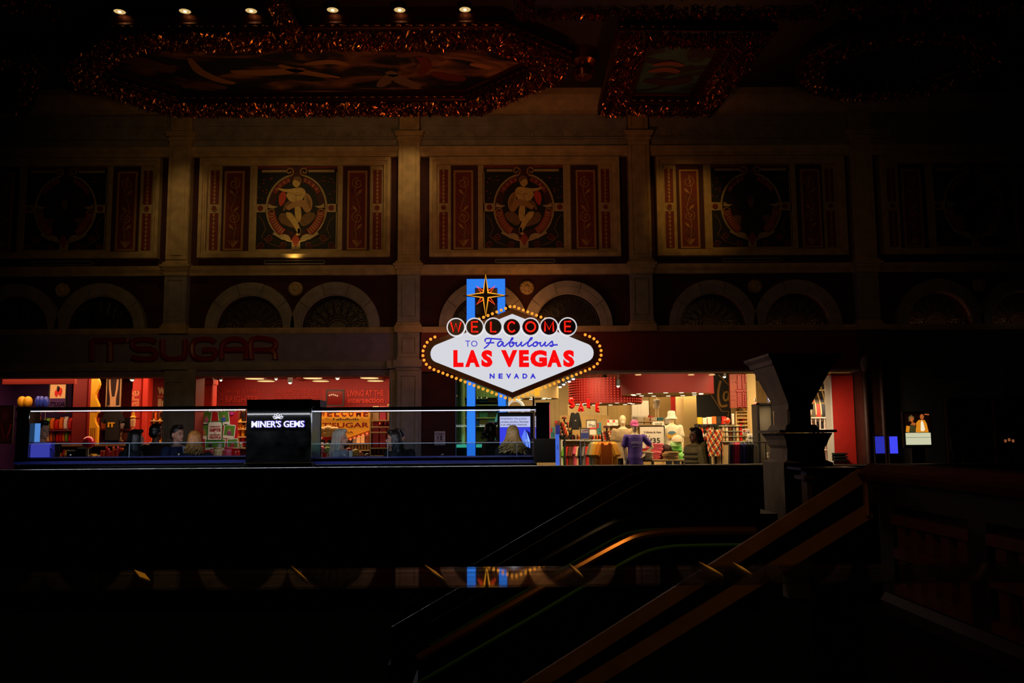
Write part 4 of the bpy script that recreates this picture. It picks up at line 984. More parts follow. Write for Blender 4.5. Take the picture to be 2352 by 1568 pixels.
# shells
struct(MB().box(-11.4, -1.3, 22.0, 22.2, 0, 3.3).build('wall_rear', RED))['label'] = 'red candy shop rear wall with printed words'
struct(MB().box(-1.45, -1.25, 17.35, 22.0, 0, 3.3).build('wall_partition', BLK))
struct(MB().box(-11.6, -11.4, 17.35, 22.2, 0, 3.3).build('wall_left', PURP))
CS = struct(MB().box(-11.4, -1.3, 17.35, 22.2, 3.06, 3.2).build('ceiling_candy_shop', mat('candy_ceiling', (96, 34, 20), .7)))
struct(MB().box(-1.25, 7.6, 24.8, 25.0, 0, 3.4).build('wall_rear', CREAMW))['label'] = 'cream rear wall of the souvenir shop'
struct(MB().box(7.44, 7.6, 17.35, 25.0, 0, 3.4).build('wall_right', CREAMW))
struct(MB().box(-1.25, 7.6, 17.35, 25.0, 3.12, 3.3).build('ceiling_souvenir_shop', BLK))
for k, x in enumerate((-9.5, -7.4, -5.0, -3.0)): MB().box(x, x+.08, 17.6, 21.9, 3.0, 3.06).build('ceiling_beam', mat('candy_beam', (130, 52, 28), .6), CS)

def hang(t, h, zt, w_=.05):
    for s in (-1, 1): MB().tube([(s*w_, .015, h), (s*w_, .015, zt-t.location.z)],   .0015, 4).build('hanging_cord', BLK, t)
def panel(name, label, cat, fn, x0, y0, x1, y1, Y, m, d=.03, group=None, frame=None, fw=.02):
    a, b, c, e = RR(fn, x0, y0, x1, y1, Y)
    t = thing(name, label, cat, ((a+b)/2, Y, c), 0, group); w_, h = (b-a)/2, e-c
    MB().cbox(-w_, w_, 0, d, 0, h, .004).build('panel', m, t)
    if frame:
        f = MB(); f.box(-w_-fw, -w_, -.012, d, -fw, h+fw); f.box(w_, w_+fw, -.012, d, -fw, h+fw); f.box(-w_, w_, -.012, d, h, h+fw); f.box(-w_, w_, -.012, d, -fw, 0)
        f.build('frame', frame, t)
    return t, w_, h
def ptext(t, s, m, fn, x0, y0, x1, y1, Y, bold=0, rot=0, shear=0, th=.004):
    a, b, c, e = RR(fn, x0, y0, x1, y1, Y); L = t.location
    return text(s, m, t, a-L.x, b-L.x, c-L.z, e-L.z, -.004, th, bold, rot=rot, shear=shear)

# column-like red and purple dividers of the candy shop
def column(label, fn, x0, x1, Y, m, ztop=3.06, d=.3):
    a, b, _, _ = RR(fn, x0, 500, x1, 600, Y); t = thing('wall_column', label, 'column', ((a+b)/2, Y, 0)); w_ = (b-a)/2
    MB().cbox(-w_, w_, 0, d, .12, ztop-.1, .02).build('shaft', m, t); MB().cbox(-w_-.02, w_+.02, -.02, d+.02, 0, .12, .01).build('base', m, t); MB().cbox(-w_-.015, w_+.015, -.015, d+.015, ztop-.1, ztop, .01).build('cap', m, t)
    return t
column('dark red column left of the tall yellow cut-out', CA, 642, 775, 19.6, mat('dark_red_col', (116, 10, 12), .6))
column('slim brighter red column touching the tall yellow cut-out', CA, 778, 826, 19.4, RED)
column('red column with vertical words right of the candy cane poster', CA, 1176, 1262, 19.8, mat('red_col_b', (190, 44, 26), .6))
column('narrow red column left of the words we believe in', CA, 1268, 1318, 19.7, mat('red_col_c', (196, 40, 18), .6))
column('bright red jamb column at the left of the right candy window', CB, 22, 138, 17.8, mat('red_jamb', (210, 44, 14), .6), 2.78)
p, w_, h = panel('purple_wall_panel', 'purple wall panel high at the far left of the candy shop', 'panel', CA, 128, 165, 640, 470, 20.6, PURP, .08)
p, w_, h = panel('red_valance', 'dim red valance board under the ceiling at the far left', 'panel', CA, 20, 118, 672, 165, 18.4, mat('valance', (150, 34, 20), .6), .1); hang(p, h, 3.06, w_*.8)
p, w_, h = panel('word_wall', 'red wall panel reading we believe in beside the dark pier', 'panel', CA, 1318, 105, 1560, 700, 20.6, RED, .06)
CRM = col((222, 180, 130)); CRM2 = col((206, 120, 80))
ptext(p, 'we', CRM, CA, 1418, 190, 1530, 255, 20.6, .04); ptext(p, 'BELIEVE', CRM2, CA, 1420, 265, 1600, 285, 20.6, .02); ptext(p, 'in', CRM, CA, 1420, 295, 1540, 365, 20.6, .05)
p, w_, h = panel('vertical_word_panel', 'reddish strip with pale letters turned sideways', 'panel', CA, 1182, 215, 1262, 470, 19.78, mat('strip_red', (172, 34, 22), .6), .01)
ptext(p, 'are', CRM2, CA, 1190, 222, 1256, 365, 19.78, .03, rot=1)
# framed posters
p, w_, h = panel('framed_poster', 'framed candy shop poster with red figures and shop name, left of the dark red column', 'poster', CA, 447, 165, 590, 370, 19.9, mat('poster_cream', (230, 190, 130), .6), .03, frame=BLK); hang(p, h, 3.06, w_*.8)
a, b, c, e = RR(CA, 447, 292, 590, 370, 19.9); L = p.location
MB().box(a-L.x, b-L.x, -.006, 0, c-L.z, e-L.z).build('dark_band', PURP, p); ptext(p, "IT'SUGAR", WHITE, CA, 450, 325, 582, 368, 19.88, .03)
for u, v, r in ((-.15, .6, .16), (.3, .68, .2), (.05, .8, .14)):
    MB().prism([(w_*u+w_*r*1.4*math.cos(2*PI*k/9), h*v+h*r*(.8+.3*(k % 2))*math.sin(2*PI*k/9)) for k in range(9)], -.008, 0).build('printed_figure', col((205, 22, 20)) if r > .15 else col((30, 16, 20)), p)
p, w_, h = panel('framed_poster', 'framed dark poster with cream candy cane shapes right of the yellow cut-out', 'poster', CA, 962, 115, 1080, 440, 19.9, mat('poster_dark', (40, 10, 16), .6), .03, frame=SHELF)
MB().prism([(-w_*.2, h*.1), (w_*.25, h*.1), (w_*.2, h*.5), (-w_*.15, h*.5)], -.008, 0).build('printed_stick', CRM, p)
for s, x in ((1, -.65), (-1, .6)): MB().tube(crom([(w_*x, -.006, h*.98), (w_*(x+.1*s), -.006, h*.7), (w_*(x+.3*s), -.006, h*.45), (w_*(x+.32*s), -.006, h*.2)], 4), .022, 5).build('printed_cane', CRM, p)
ptext(p, "IT'SUGAR", WHITE, CA, 968, 355, 1075, 368, 19.88, .02)
# tall yellow cut-out shaped like a giant fork
YEL = mat('yellow_board', (232, 176, 30), .5)
a, b, c, e = RR(CA, 820, 112, 900, 700, 19.1); t = thing('giant_fork', 'tall yellow fork shaped cut-out standing in the candy shop window', 'decoration', ((a+b)/2, 19.1, 0)); w_ = (b-a)/2
wav = [(w_*(.35+.45*math.sin(k*.9)+.012*k), e-(e-1.9)*k/14) for k in range(15)]
MB().prism([(-w_, 0.1), (-w_, e)]+[(w_*.2, e)]+wav+[(w_*.85, 1.85), (w_*.85, .1)], -.05, .05).build('board', YEL, t)
for x in (-.6, -.15, .3): MB().cbox(w_*x-.012, w_*x+.012, -.056, -.05, 1.55, 1.83, .002).build('tine_slot', col((150, 96, 10)), t)
MB().cbox(-w_-.05, w_+.05, -.15, .15, 0, .1, .02).build('foot', YEL, t)
# rear wall print in the right window
WR = thing('wall_lettering', 'rows of playful words printed in lighter red on the candy shop rear wall', 'lettering', (0, 21.98, 0))
def wtx(s, x0, y0, x1, y1, bold=.02, rot=0, m=RED2):
    a, b, c, e = RR(CB, x0, y0, x1, y1, 21.97); text(s, m, WR, a, b, c, e, -.01, .006, bold, 'printed_words', rot=rot)
wtx('Being a little', 258, 205, 575, 255, .01); wtx('BRIGHTER', 262, 272, 572, 330, .03); wtx('LAUGHING OUT LOUD', 708, 212, 1110, 243, .02)
wtx('SMILING AT ME FOR NO REASON', 708, 252, 1110, 268, .0); wtx('DANCING IF YOU LOVE WHAT', 708, 276, 1110, 298, .01)
wtx('LIVING AT THE', 1365, 218, 1690, 274, .02, 0, col((206, 58, 34))); wtx('intersection', 1365, 284, 1690, 335, .03, 0, col((206, 58, 34)))
for x in (150, 1140, 1718):
    wtx('sweet', x, 215, x+34, 350, .02, 1)
for k in range(3): MB().tube([(p[0], -.01, p[2]) for p in arc(RR(CB, 215, 0, 216, 1, 21.97)[0], RR(CB, 0, 235+k*45, 1, 236+k*45, 21.97)[2], .09, -PI/2, PI/2, 8)], .012, 4).build('printed_curl', RED2, WR)
p, w_, h = panel('hanging_screen', 'black framed hanging screen on the red rear wall', 'screen', CB, 1182, 225, 1322, 350, 21.4, mat('screen_glass', (90, 12, 8), .15), .04, frame=BLK, fw=.035); hang(p, h, 3.06, w_*.8)
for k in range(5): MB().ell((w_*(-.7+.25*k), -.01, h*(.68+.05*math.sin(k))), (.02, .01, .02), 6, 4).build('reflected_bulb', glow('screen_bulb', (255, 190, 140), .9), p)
# ceiling discs and spots of the candy shop
DISC = glow('disc_glow', (255, 214, 140), 1.3); DHOUS = mat('disc_housing', (70, 40, 26), .5)
def disc_light(fn, x, y, Y, lab, r=.2, grp=None, h=.03):
    q = at(*fn(x, y), Y); t = thing('disc_light', lab, 'ceiling light', (q.x, Y, q.z), 0, grp)
    MB().lathe([(r*.94, -.004), (r*.94, h*.4), (0, h*.4), (0, -.004)], seg=18).build('diffuser', DISC, t); MB().lathe([(r*.95, 0), (r, 0), (r, h), (0, h+.002), (0, h*.5)], seg=18).build('housing', DHOUS, t, True)
    MB().tube([(0, 0, h), (0, 0, max(h+.01, 3.058-q.z))], .012, 6).build('stem', DHOUS, t)
for k, (x, y, r) in enumerate(((530, 116, .22), (632, 138, .22), (1052, 112, .22), (1124, 138, .21), (1564, 110, .22), (1616, 136, .21))):
    disc_light(CB, x, y, 20.2 if k % 2 else 19.0, ('first', 'second', 'third', 'fourth', 'fifth', 'sixth')[k]+' of six glowing ceiling discs counted from the left in the right candy window', r*.95, 'glowing ceiling discs of the candy shop')
def track_spot(fn, x, y, Y, lab, r=.06, grp=None, ztop=3.06, m=BLK, g=None):
    q = at(*fn(x, y), Y); t = thing('track_spotlight', lab, 'spotlight', (q.x, Y, q.z), 0, grp)
    MB().lathe([(r*.6, .16), (r, .12), (r*1.05, 0), (r*.9, 0), (r*.85, .1), (r*.3, .14)], seg=12, ring=True).build('housing', m, t, True)
    MB().lathe([(.001, -.035), (r*.5, -.028), (r*.8, .0), (r*.8, .03), (.001, .05)], seg=12).build('lens', g or glow('spot_lens', (255, 240, 205), 2.0), t)
    MB().tube([(0, 0, .14), (0, 0, max(.16, ztop-q.z))], .012, 6).build('stem', m, t)
for k, (fn, x, y, lab) in enumerate(((CA, 1190, 125, 'bright spotlight high in the left candy window beside the turned letters'), (CB, 172, 148, 'twin spotlight in the upper left corner of the right candy window'),
    (CB, 848, 150, 'small hanging spotlight between the ceiling discs'), (CB, 1275, 112, 'bright spotlight near the ceiling over the hanging screen'), (CB, 225, 126, 'glaring spotlight beside the twin one at the upper left'), (CB, 722, 116, 'tiny spotlight between the second and third ceiling disc'))):
    track_spot(fn, x, y, 19.4, lab, .055 if k < 4 else .04)

# ---- shelves and goods
PROTO = {}; LASTG = [None]
def proto(n, mb, smooth=True):
    me = bpy.data.meshes.new(n); me.from_pydata(mb.v, [], mb.f)
    if smooth: me.polygons.foreach_set('use_smooth', [True]*len(me.polygons)); me.set_sharp_from_angle(angle=.7)
    me.materials.append(col((128, 128, 128))); me.update(); PROTO[n] = me
def ringxy(hx, hy, z, n=10, pw=.6): 
    f = lambda c: math.copysign(abs(c)**pw, c)
    return [(hx*f(math.cos(2*PI*k/n)), hy*f(math.sin(2*PI*k/n)), z) for k in range(n)]
proto('bag', MB().loft([ringxy(.48, .06, 0), ringxy(.46, .3, .1), ringxy(.44, .42, .4), ringxy(.45, .36, .75), ringxy(.47, .1, .9), ringxy(.5, .05, 1)]))
proto('box', MB().cbox(-.5, .5, -.5, .5, 0, 1, .05), False)
proto('jar', MB().lathe([(.38, 0), (.48, .05), (.5, .3), (.48, .68), (.36, .78), (.36, .82), (.42, .84), (.42, .98), (.1, 1.0)], seg=12))
proto('tube', MB().lathe([(.42, 0), (.45, .03), (.45, .80), (.5, .82), (.5, .96), (.3, 1.0)], seg=12))
proto('ball', MB().lathe([(.12, 0), (.32, .08), (.46, .28), (.5, .5), (.46, .72), (.32, .91), (.12, .99)], seg=16))
def plush():
    m = MB(); m.ell((0, 0, .28), (.32, .3, .3), 10, 7); m.ell((0, -.05, .7), (.28, .27, .26), 10, 7)
    for s in (1, -1): m.ell((.2*s, 0, .92), (.1, .07, .1), 8, 5); m.ell((.3*s, -.14, .38), (.11, .12, .16), 8, 5); m.ell((.2*s, -.26, .08), (.13, .2, .1), 8, 5)
    m.ell((0, -.3, .64), (.11, .09, .08), 8, 5); return m
def capm():
    m = MB(); m.lathe([(.47, 0), (.5, .12), (.48, .4), (.4, .7), (.22, .93), (.05, 1.0)], (0, .1, 0), 14)
    m.loft([[(.42*math.cos(a), -.05-.62*math.sin(a)*k1, .1-.06*math.sin(a)+z) for a in [PI*i/8 for i in range(9)]] for k1, z in ((.3, 0), (1, -.02), (1, .03), (.3, .07))]); return m
def stackm():
    m = MB()
    rd = random.Random(3)
    for k in range(5):
        ox, w, tl = rd.uniform(-.06, .06), rd.uniform(.40, .48), rd.uniform(-.05, .05)
        sh = lambda R: [(x+ox, y, z+tl*x) for x, y, z in R]
        m.loft([sh(ringxy(w, .46, .2*k+.005, 14, .45)), sh(ringxy(w+.03, .49, .2*k+.1, 14, .6)), sh(ringxy(w-.03, .44, .2*k+.21, 14, .6))])
    return m
def shirtm(slv=1):
    o = [(-.14, 1.0), (-.3, .95), (-.5, .62), (-.38, .55), (-.28, .70), (-.29, 0), (.29, 0), (.28, .70), (.38, .55), (.5, .62), (.3, .95), (.14, 1.0), (.07, .93), (-.07, .93)]
    if not slv: o = [(-.14, 1.0), (-.3, .95), (-.45, .35), (-.47, .12), (-.36, .10), (-.29, .6), (-.29, 0), (.29, 0), (.29, .6), (.36, .10), (.47, .12), (.45, .35), (.3, .95), (.14, 1.0), (.07, .93), (-.07, .93)]
    cx, cz = 0, .55; i = [(cx+(x-cx)*.9, cz+(z-cz)*.93) for x, z in o]; n = len(o); m = MB()
    m.loft([[(x, -.5, z) for x, z in i], [(x, -.15, z) for x, z in o], [(x, .15, z) for x, z in o], [(x, .5, z) for x, z in i]]); return m
def mugm():
    m = MB(); m.lathe([(.3, 0), (.36, .04), (.38, .5), (.36, 1.0), (.32, 1.0), (.32, .1), (.01, .08)], seg=12); m.tube([(.36+.2*math.sin(PI*k/6), 0, .2+.6*k/6) for k in range(7)], .05, 5); return m
def buckm():
    m = MB(); m.lathe([(.72, 0), (.66, .08), (.52, .22), (.47, .3), (.44, .85), (.36, .98), (.1, 1.0), (.01, 1.0)], seg=18); return m
proto('plush', plush()); proto('cap', capm()); proto('stack', stackm()); proto('shirt', shirtm()); proto('sweater', shirtm(0)); proto('mug', mugm()); proto('bucket_hat', buckm())
def good(kind, name, cat, label, x, y, z, sx, sy, sz, m, grp=None, rz=0):
    o = link(name, PROTO[kind]); o.location = (x, y, z+.003); o.scale = (sx, sy, sz); o.rotation_euler = (0, 0, rz)
    o.material_slots[0].link = 'OBJECT'; o.material_slots[0].material = m
    LASTG[0] = o
    return tag(o, label, cat, grp)
def shelf_unit(label, x0, x1, Y, d, zs, ztop, m=SHELF, back=BLK, name='shelf_unit'):
    t = thing(name, label, 'shelf', ((x0+x1)/2, Y, 0)); w_ = (x1-x0)/2
    for s in (-1, 1): MB().box(s*w_-.015, s*w_+.015, 0, d, 0, ztop).build('side_panel', m, t)
    MB().box(-w_, w_, d-.02, d, 0, ztop).build('back_panel', back, t)
    b = None
    for z in zs:
        if b is None: o = MB().cbox(-w_+.015, w_-.015, 0, d-.02, -.03, 0, .006).build('shelf_board', m, t); b = o.data
        else: o = link('shelf_board', b, t)
        o.location = (0, 0, z)
    return t
CN = {'red': (206, 26, 20), 'orange': (236, 110, 24), 'yellow': (240, 184, 40), 'white': (238, 228, 210), 'green': (120, 180, 40), 'pink': (236, 90, 120), 'brown': (110, 52, 26), 'purple': (96, 40, 120), 'blue': (50, 70, 170), 'black': (18, 14, 16), 'cream': (230, 200, 150), 'teal': (50, 130, 140), 'grey': (130, 124, 118)}
rg = random.Random(11)
ORD = 'first second third fourth fifth sixth seventh eighth ninth tenth eleventh twelfth thirteenth fourteenth fifteenth sixteenth'.split()
def fill(kind, noun, cat, where, x0, x1, y, z, n, h, d, cols, jit=.12, grp=None):
    st = (x1-x0)/n
    for k in range(n):
        c = cols[k % len(cols)] if len(cols) > 3 else rg.choice(cols)
        good(kind, noun.replace(' ', '_'), cat, f'{(c+" ") if not noun.startswith(c) else ""}{noun}, {ORD[k]} from left, {where.replace("the ", "")}', x0+st*(k+.5), y+rg.uniform(-.01, .01), z, st*.9, d, h*(1+rg.uniform(-jit, jit)), col(CN[c], .45), grp or (noun+('es' if noun[-1] in 'xh' else 's')+' '+where), rg.uniform(-.1, .1))
def zc(fn, y, Y, x=400): return at(*fn(x, y), Y).z
# left candy wall
Y = 20.0
a, b = at(*CA(318, 600), Y).x, at(*CA(720, 600), Y).x
zz = [.35, zc(CA, 690, Y), zc(CA, 578, Y)]
shelf_unit('candy shelf with a plum top rail left of the dark red column', a, b, Y, .4, zz, zc(CA, 462, Y), mat('plum_shelf', (110, 24, 40), .5))
fill('bag', 'candy bag', 'candy', 'on the upper shelf left of the dark red column', a+.05, b-.03, Y+.16, zz[2], 9, .27, .22, ['black', 'green', 'orange', 'red', 'orange', 'white', 'red', 'brown', 'white'])
fill('bag', 'candy pouch', 'candy', 'on the lower shelf left of the dark red column', a+.05, b-.03, Y+.16, zz[1], 13, .26, .2, ['yellow', 'yellow', 'cream', 'orange', 'brown', 'red', 'red', 'orange', 'green', 'red', 'pink', 'red', 'brown'])
fill('box', 'candy carton', 'box', 'on the bottom shelf left of the dark red column', a+.05, b-.03, Y+.16, zz[0], 8, .4, .26, ['red', 'orange', 'yellow', 'brown'])
# three dark globes
q = at(*CA(285, 690), 18.6); t = thing('gumball_dispenser', 'stack of three dark glossy heart coloured globes on a pole at the far left', 'dispenser', (q.x, 18.6, 0))
MB().lathe([(.16, 0), (.16, .03), (.03, .06), (.025, 2.05)], seg=12).build('pole', BLK, t, True)
for y in (450, 490, 595): MB().ell((0, 0, zc(CA, y, 18.6, 285)), (.15, .15, .13), 14, 10).build('globe', mat('dark_globe', (92, 24, 40), .1, coat=1), t, True)
q = at(*CA(240, 365), 19.4)
for k, (x, c) in enumerate(((195, 'left'), (248, 'right'))):
    q = at(*CA(x, 372), 19.4); good('ball', 'yellow_balloon', 'balloon', f'{c} of two yellow balloons floating by the purple wall', q.x, 19.4, q.z, .19, .19, .24, YEL, 'yellow balloons by the purple wall'); MB().tube([(0, 0, 0), (0, 0, -q.z/.24)], .015, 4).build('string', WHITE, LASTG[0])
for k, (x, y, c) in enumerate(((340, 375, 'left'), (372, 375, 'middle'), (412, 378, 'right'))):
    q = at(*CA(x, y), 19.3); good('ball', 'blue_balloon', 'balloon', f'{c} blue balloon of three beside the yellow balloons', q.x, 19.3, q.z, .13, .13, .25, mat('blue_foil', (46, 70, 190), .2), 'blue balloons by the purple wall'); MB().tube([(0, 0, 0), (0, 0, -q.z/.25)], .015, 4).build('string', WHITE, LASTG[0])
p, w_, h = panel('dim_poster', 'dim red poster with crossed straps at the very left edge', 'poster', CA, -90, 365, 110, 692, 18.0, mat('dim_poster_red', (104, 26, 16), .6), .03, frame=BLK)
for s in (1, -1): MB().tube([(w_*.1*s+w_*.5, -.01, h*.12), (w_*.5+s*w_*.45, -.01, h*.5)], .02, 5).build('printed_strap', col((180, 34, 26)), p)
MB().ell((w_*.3, -.0, h*.75), (w_*.3, .015, h*.14), 10, 6).build('printed_face', col((150, 60, 40)), p)
# dark display with shirts
Y = 20.1
a, b = at(*CA(896, 600), Y).x, at(*CA(1172, 600), Y).x; zz = [.4, zc(CA, 690, Y), zc(CA, 575, Y)]
shelf_unit('dark display shelf with black T-shirts between the yellow cut-out and turned letters', a, b, Y, .4, zz, zc(CA, 468, Y), mat('plum_shelf', (110, 24, 40), .5))
q = at(*CA(1010, 682), 19.9); good('shirt', 'black_tee', 'shirt', 'black T-shirt with yellow lettering hanging in the dark display', q.x, 19.9, q.z, .56, .1, .74, col((16, 14, 16), .8))
text('IT', YEL, None, q.x-.09, q.x+.07, q.z+.32, q.z+.43, 19.84, .008, .05).name = 'shirt_print'; o = bpy.data.objects['shirt_print']; o.parent = bpy.data.objects['black_tee']; o.matrix_parent_inverse = Matrix.LocRotScale(Vector((q.x, 19.9, q.z)), None, Vector((.56, .1, .74))).inverted()
for k, (x, y, kd, c, lab) in enumerate(((1090, 528, 'plush', 'white', 'white plush toy on the upper dark display shelf'), (935, 575, 'plush', 'red', 'small red plush toy on the dark display shelf'), (1130, 690, 'bag', 'brown', 'brown bag at the right of the lower dark display shelf'), (920, 575, 'box', 'orange', 'little orange carton on the dark display shelf'), (1095, 640, 'plush', 'cream', 'cream plush toy below the white one'))):
    q = at(*CA(x, y), 20.2); z = zz[2] if y < 600 else zz[1]; good(kd, 'plush_toy' if kd == 'plush' else 'candy_pack', 'toy' if kd == 'plush' else 'candy', lab, q.x, 20.22, z, .2, .18, .26, col(CN[c]))
# striped packs by the pier
Y = 19.9
a, b = at(*CA(1322, 600), Y).x, at(*CA(1560, 600), Y).x; zz = [.4, zc(CA, 690, Y), zc(CA, 590, Y), zc(CA, 497, Y)]
shelf_unit('cream shelf of striped candy packs left of the dark pier', a, b, Y, .4, zz, zc(CA, 412, Y), SHELF, mat('shelf_back_red', (120, 30, 16), .6))
fill('bag', 'striped pack', 'candy', 'on the top cream shelf left of the pier', a+.03, b-.03, Y+.16, zz[3], 7, .30, .2, ['brown', 'orange', 'brown', 'black'])
fill('plush', 'plush toy', 'toy', 'on the middle cream shelf left of the pier', a+.03, b-.03, Y+.16, zz[2], 4, .28, .22, ['cream', 'yellow', 'brown', 'yellow'])
fill('jar', 'candy jar', 'jar', 'on the lower cream shelf left of the pier', a+.03, b-.03, Y+.16, zz[1], 6, .24, .2, ['orange', 'red', 'yellow', 'red'])
q = at(*CA(1198, 500), 18.9); t = thing('toy_figure', 'small pale figure in a yellow hat before the turned letters', 'toy', (q.x, 18.9, 0))
zt = zc(CA, 475, 18.9); MB().lathe([(.12, 0), (.12, .02), (.03, .05), (.03, zt-.2), (.1, zt-.18), (.12, zt-.05), (.08, zt)], seg=12).build('body', CRM, t, True); MB().lathe([(.13, zt-.0), (.14, zt+.02), (.07, zt+.05), (.06, zt+.2), (.01, zt+.22)], seg=12).build('hat', YEL, t, True); t.scale = (.45, .45, 1)
# front candy counter
Y = 18.2
a, b = at(*CA(455, 700), Y).x, at(*CA(1290, 700), Y).x; zt = zc(CA, 722, Y)
t = thing('candy_counter', 'long low candy counter behind the kiosk glass with a tan top', 'counter', ((a+b)/2, Y, 0)); w_ = (b-a)/2
MB().cbox(-w_, w_, .1, .7, 0, zt-.5, .01).build('base', BLK, t); MB().cbox(-w_, w_, .45, .75, zt-.02, zt+.02, .006).build('counter_top', mat('tan_top', (190, 120, 70), .5), t); MB().cbox(-w_, w_, .0, .7, zt-.5, zt-.47, .006).build('ledge', SHELF, t); MB().box(-w_, w_, .7, .75, zt-.5, zt).build('riser', BLK, t)
x = lambda u: at(*CA(u, 700), Y).x
fill('tube', 'candy tube', 'candy', 'standing in a row on the candy counter', x(860), x(1130), Y+.25, zt-.47, 13, .40, .05, ['red', 'orange', 'red', 'pink'])
fill('bag', 'candy packet', 'candy', 'at the left end of the candy counter', x(470), x(575), Y+.25, zt-.47, 5, .36, .12, ['yellow', 'orange', 'red', 'yellow'])
fill('box', 'black crate', 'box', 'on the candy counter left of the yellow cartons', x(580), x(755), Y+.25, zt-.47, 2, .42, .3, ['black'])
fill('box', 'yellow carton', 'box', 'on the candy counter under the pink balloon', x(760), x(858), Y+.25, zt-.47, 4, .28, .2, ['yellow', 'cream'])
fill('bag', 'candy sack', 'candy', 'at the right end of the candy counter', x(1200), x(1290), Y+.25, zt-.47, 4, .34, .12, ['red', 'orange', 'red', 'brown'])
q = at(*CA(797, 688), 17.9); t = thing('lollipop', 'big glossy pink lollipop ball beside the yellow cut-out', 'lollipop', (q.x, 17.9, 0))
MB().tube([(0, 0, 0), (0, 0, q.z)], .012, 6).build('stick', WHITE, t); MB().lathe([(.1, 0), (.1, .02), (.0, .03)], seg=12).build('foot', WHITE, t); MB().ell((0, 0, q.z), (.125, .125, .125), 18, 12).build('ball', mat('pink_gloss', (226, 24, 74), .12, coat=1), t, True)
# poster of gifts
p, w_, h = panel('gift_poster', 'red and green poster with snapshots around a white tag reading gifts', 'poster', CB, 62, 400, 372, 905, 17.5, mat('poster_red', (196, 22, 26), .5), .03)
def ph(cx, cy, w2, h2, rot, cols):
    q = at(*CB(cx, cy), 17.48); s = 17.48/2000/3.92; L = p.location
    t_ = rot
    def quad(hw, hh, oy, y0, m, nm, par): 
        pts = [(q.x-L.x+(u*math.cos(t_)-v*math.sin(t_)), q.z-L.z+(u*math.sin(t_)+v*math.cos(t_))) for u, v in ((-hw, -hh+oy), (hw, -hh+oy), (hw, hh+oy), (-hw, hh+oy))]
        return MB().prism(pts, y0-.004, y0).build(nm, m, par)
    sn = quad(w2*s, h2*s, 0, -.012, WHITE, 'snapshot', p); quad(w2*s*.86, h2*s*.72, h2*s*.14, -.016, col((86, 140, 40)), 'photo', sn)
    MB().ell((q.x-L.x, -.02, q.z-L.z+.02), (w2*s*.22, .004, h2*s*.2), 8, 5).build('pictured_head', col((190, 130, 96)), sn); MB().ell((q.x-L.x, -.02, q.z-L.z-h2*s*.22), (w2*s*.42, .004, h2*s*.34), 8, 5).build('pictured_body', col(cols), sn)
for v in ((95, 470, 44, 66, -.1, (200, 90, 140)), (250, 465, 50, 68, .12, (60, 90, 170)), (75, 590, 34, 66, .04, (180, 110, 60)), (300, 590, 52, 62, -.1, (150, 60, 110)), (130, 705, 48, 50, .05, (60, 50, 60)), (215, 705, 48, 50, -.06, (180, 190, 190)), (330, 705, 50, 50, .06, (190, 60, 50))): ph(*v)
a, b, c, e = RR(CB, 108, 505, 230, 665, 17.46); L = p.location; a -= L.x; b -= L.x; c -= L.z; e -= L.z; k = .03
tagp = lambda g, y, m, nm: MB().prism([(a-g, c-g), (b+g, c-g), (b+g, e-k+g), (b-k+g, e+g), (a+k-g, e+g), (a-g, e-k+g)], y-.006, y).build(nm, m, p)
tagp(.016, -.02, col((24, 110, 50)), 'tag_border'); tagp(0, -.026, WHITE, 'gift_tag')
G_ = col((150, 30, 40))
for s, y0, y1, bo in (('UNNECESSARY', 540, 553, .02), ('GIFTS', 562, 592, .05), ('for', 600, 608, 0), ('NECESSARY', 614, 628, .03), ('PEOPLE', 634, 656, .04)):
    u0, u1 = (118, 218) if len(s) > 3 else (155, 182); a_, b_, c_, e_ = RR(CB, u0, y0, u1, y1, 17.43); text(s, G_, p, a_-L.x, b_-L.x, c_-L.z, e_-L.z, -.034, .004, bo)
o = MB().lathe([(0, -.02), (.04, -.02), (.045, 0), (0, 0)], (at(*CB(325, 425), 17.48).x-L.x, -.014, at(*CB(325, 425), 17.48).z-L.z), 16, 'y').build('pink_badge', col((220, 40, 130)), p)
MB().tube([(w_*.0, .02, 0), (w_*.0, .02, -p.location.z)], .02, 6).build('stand', BLK, p)
# pink goods below the poster
Y = 17.3
for k, (x_, y_, r, c, lab) in enumerate(((195, 825, 44, 'cream', 'cream round candy tub under the gift poster'), (290, 828, 46, 'pink', 'pink heart candy tub under the gift poster'), (355, 828, 40, 'red', 'red candy tub at the right under the gift poster'), (150, 800, 24, 'pink', 'small pink tub at the left under the gift poster'), (405, 700, 26, 'cream', 'cream plush bear beside the gift poster'))):
    q = at(*CB(x_, y_), Y); s = 2*r*Y/2000/3.92; good('plush' if k == 4 else 'jar', 'candy_tub' if k < 4 else 'plush_bear', 'tub' if k < 4 else 'toy', lab, q.x, Y, q.z if k < 4 else q.z-.1, s, s, s*1.05, mat('shiny_'+c, CN[c], .2, coat=.6))
x = lambda u: at(*CB(u, 850), 17.3).x
tb = thing('low_display_table', 'low white display table under the gift poster', 'table', ((x(150)+x(440))/2, 17.33, 0)); w_ = (x(440)-x(150))/2; z = at(*CB(200, 830), Y).z
MB().cbox(-w_, w_, -.2, .1, z-.05, z-.01, .01).build('table_top', WHITE, tb)
for s in (-1, 1): MB().box(s*w_*.9-.02, s*w_*.9+.02, -.08, -.04, 0, z-.05).build('leg', WHITE, tb)
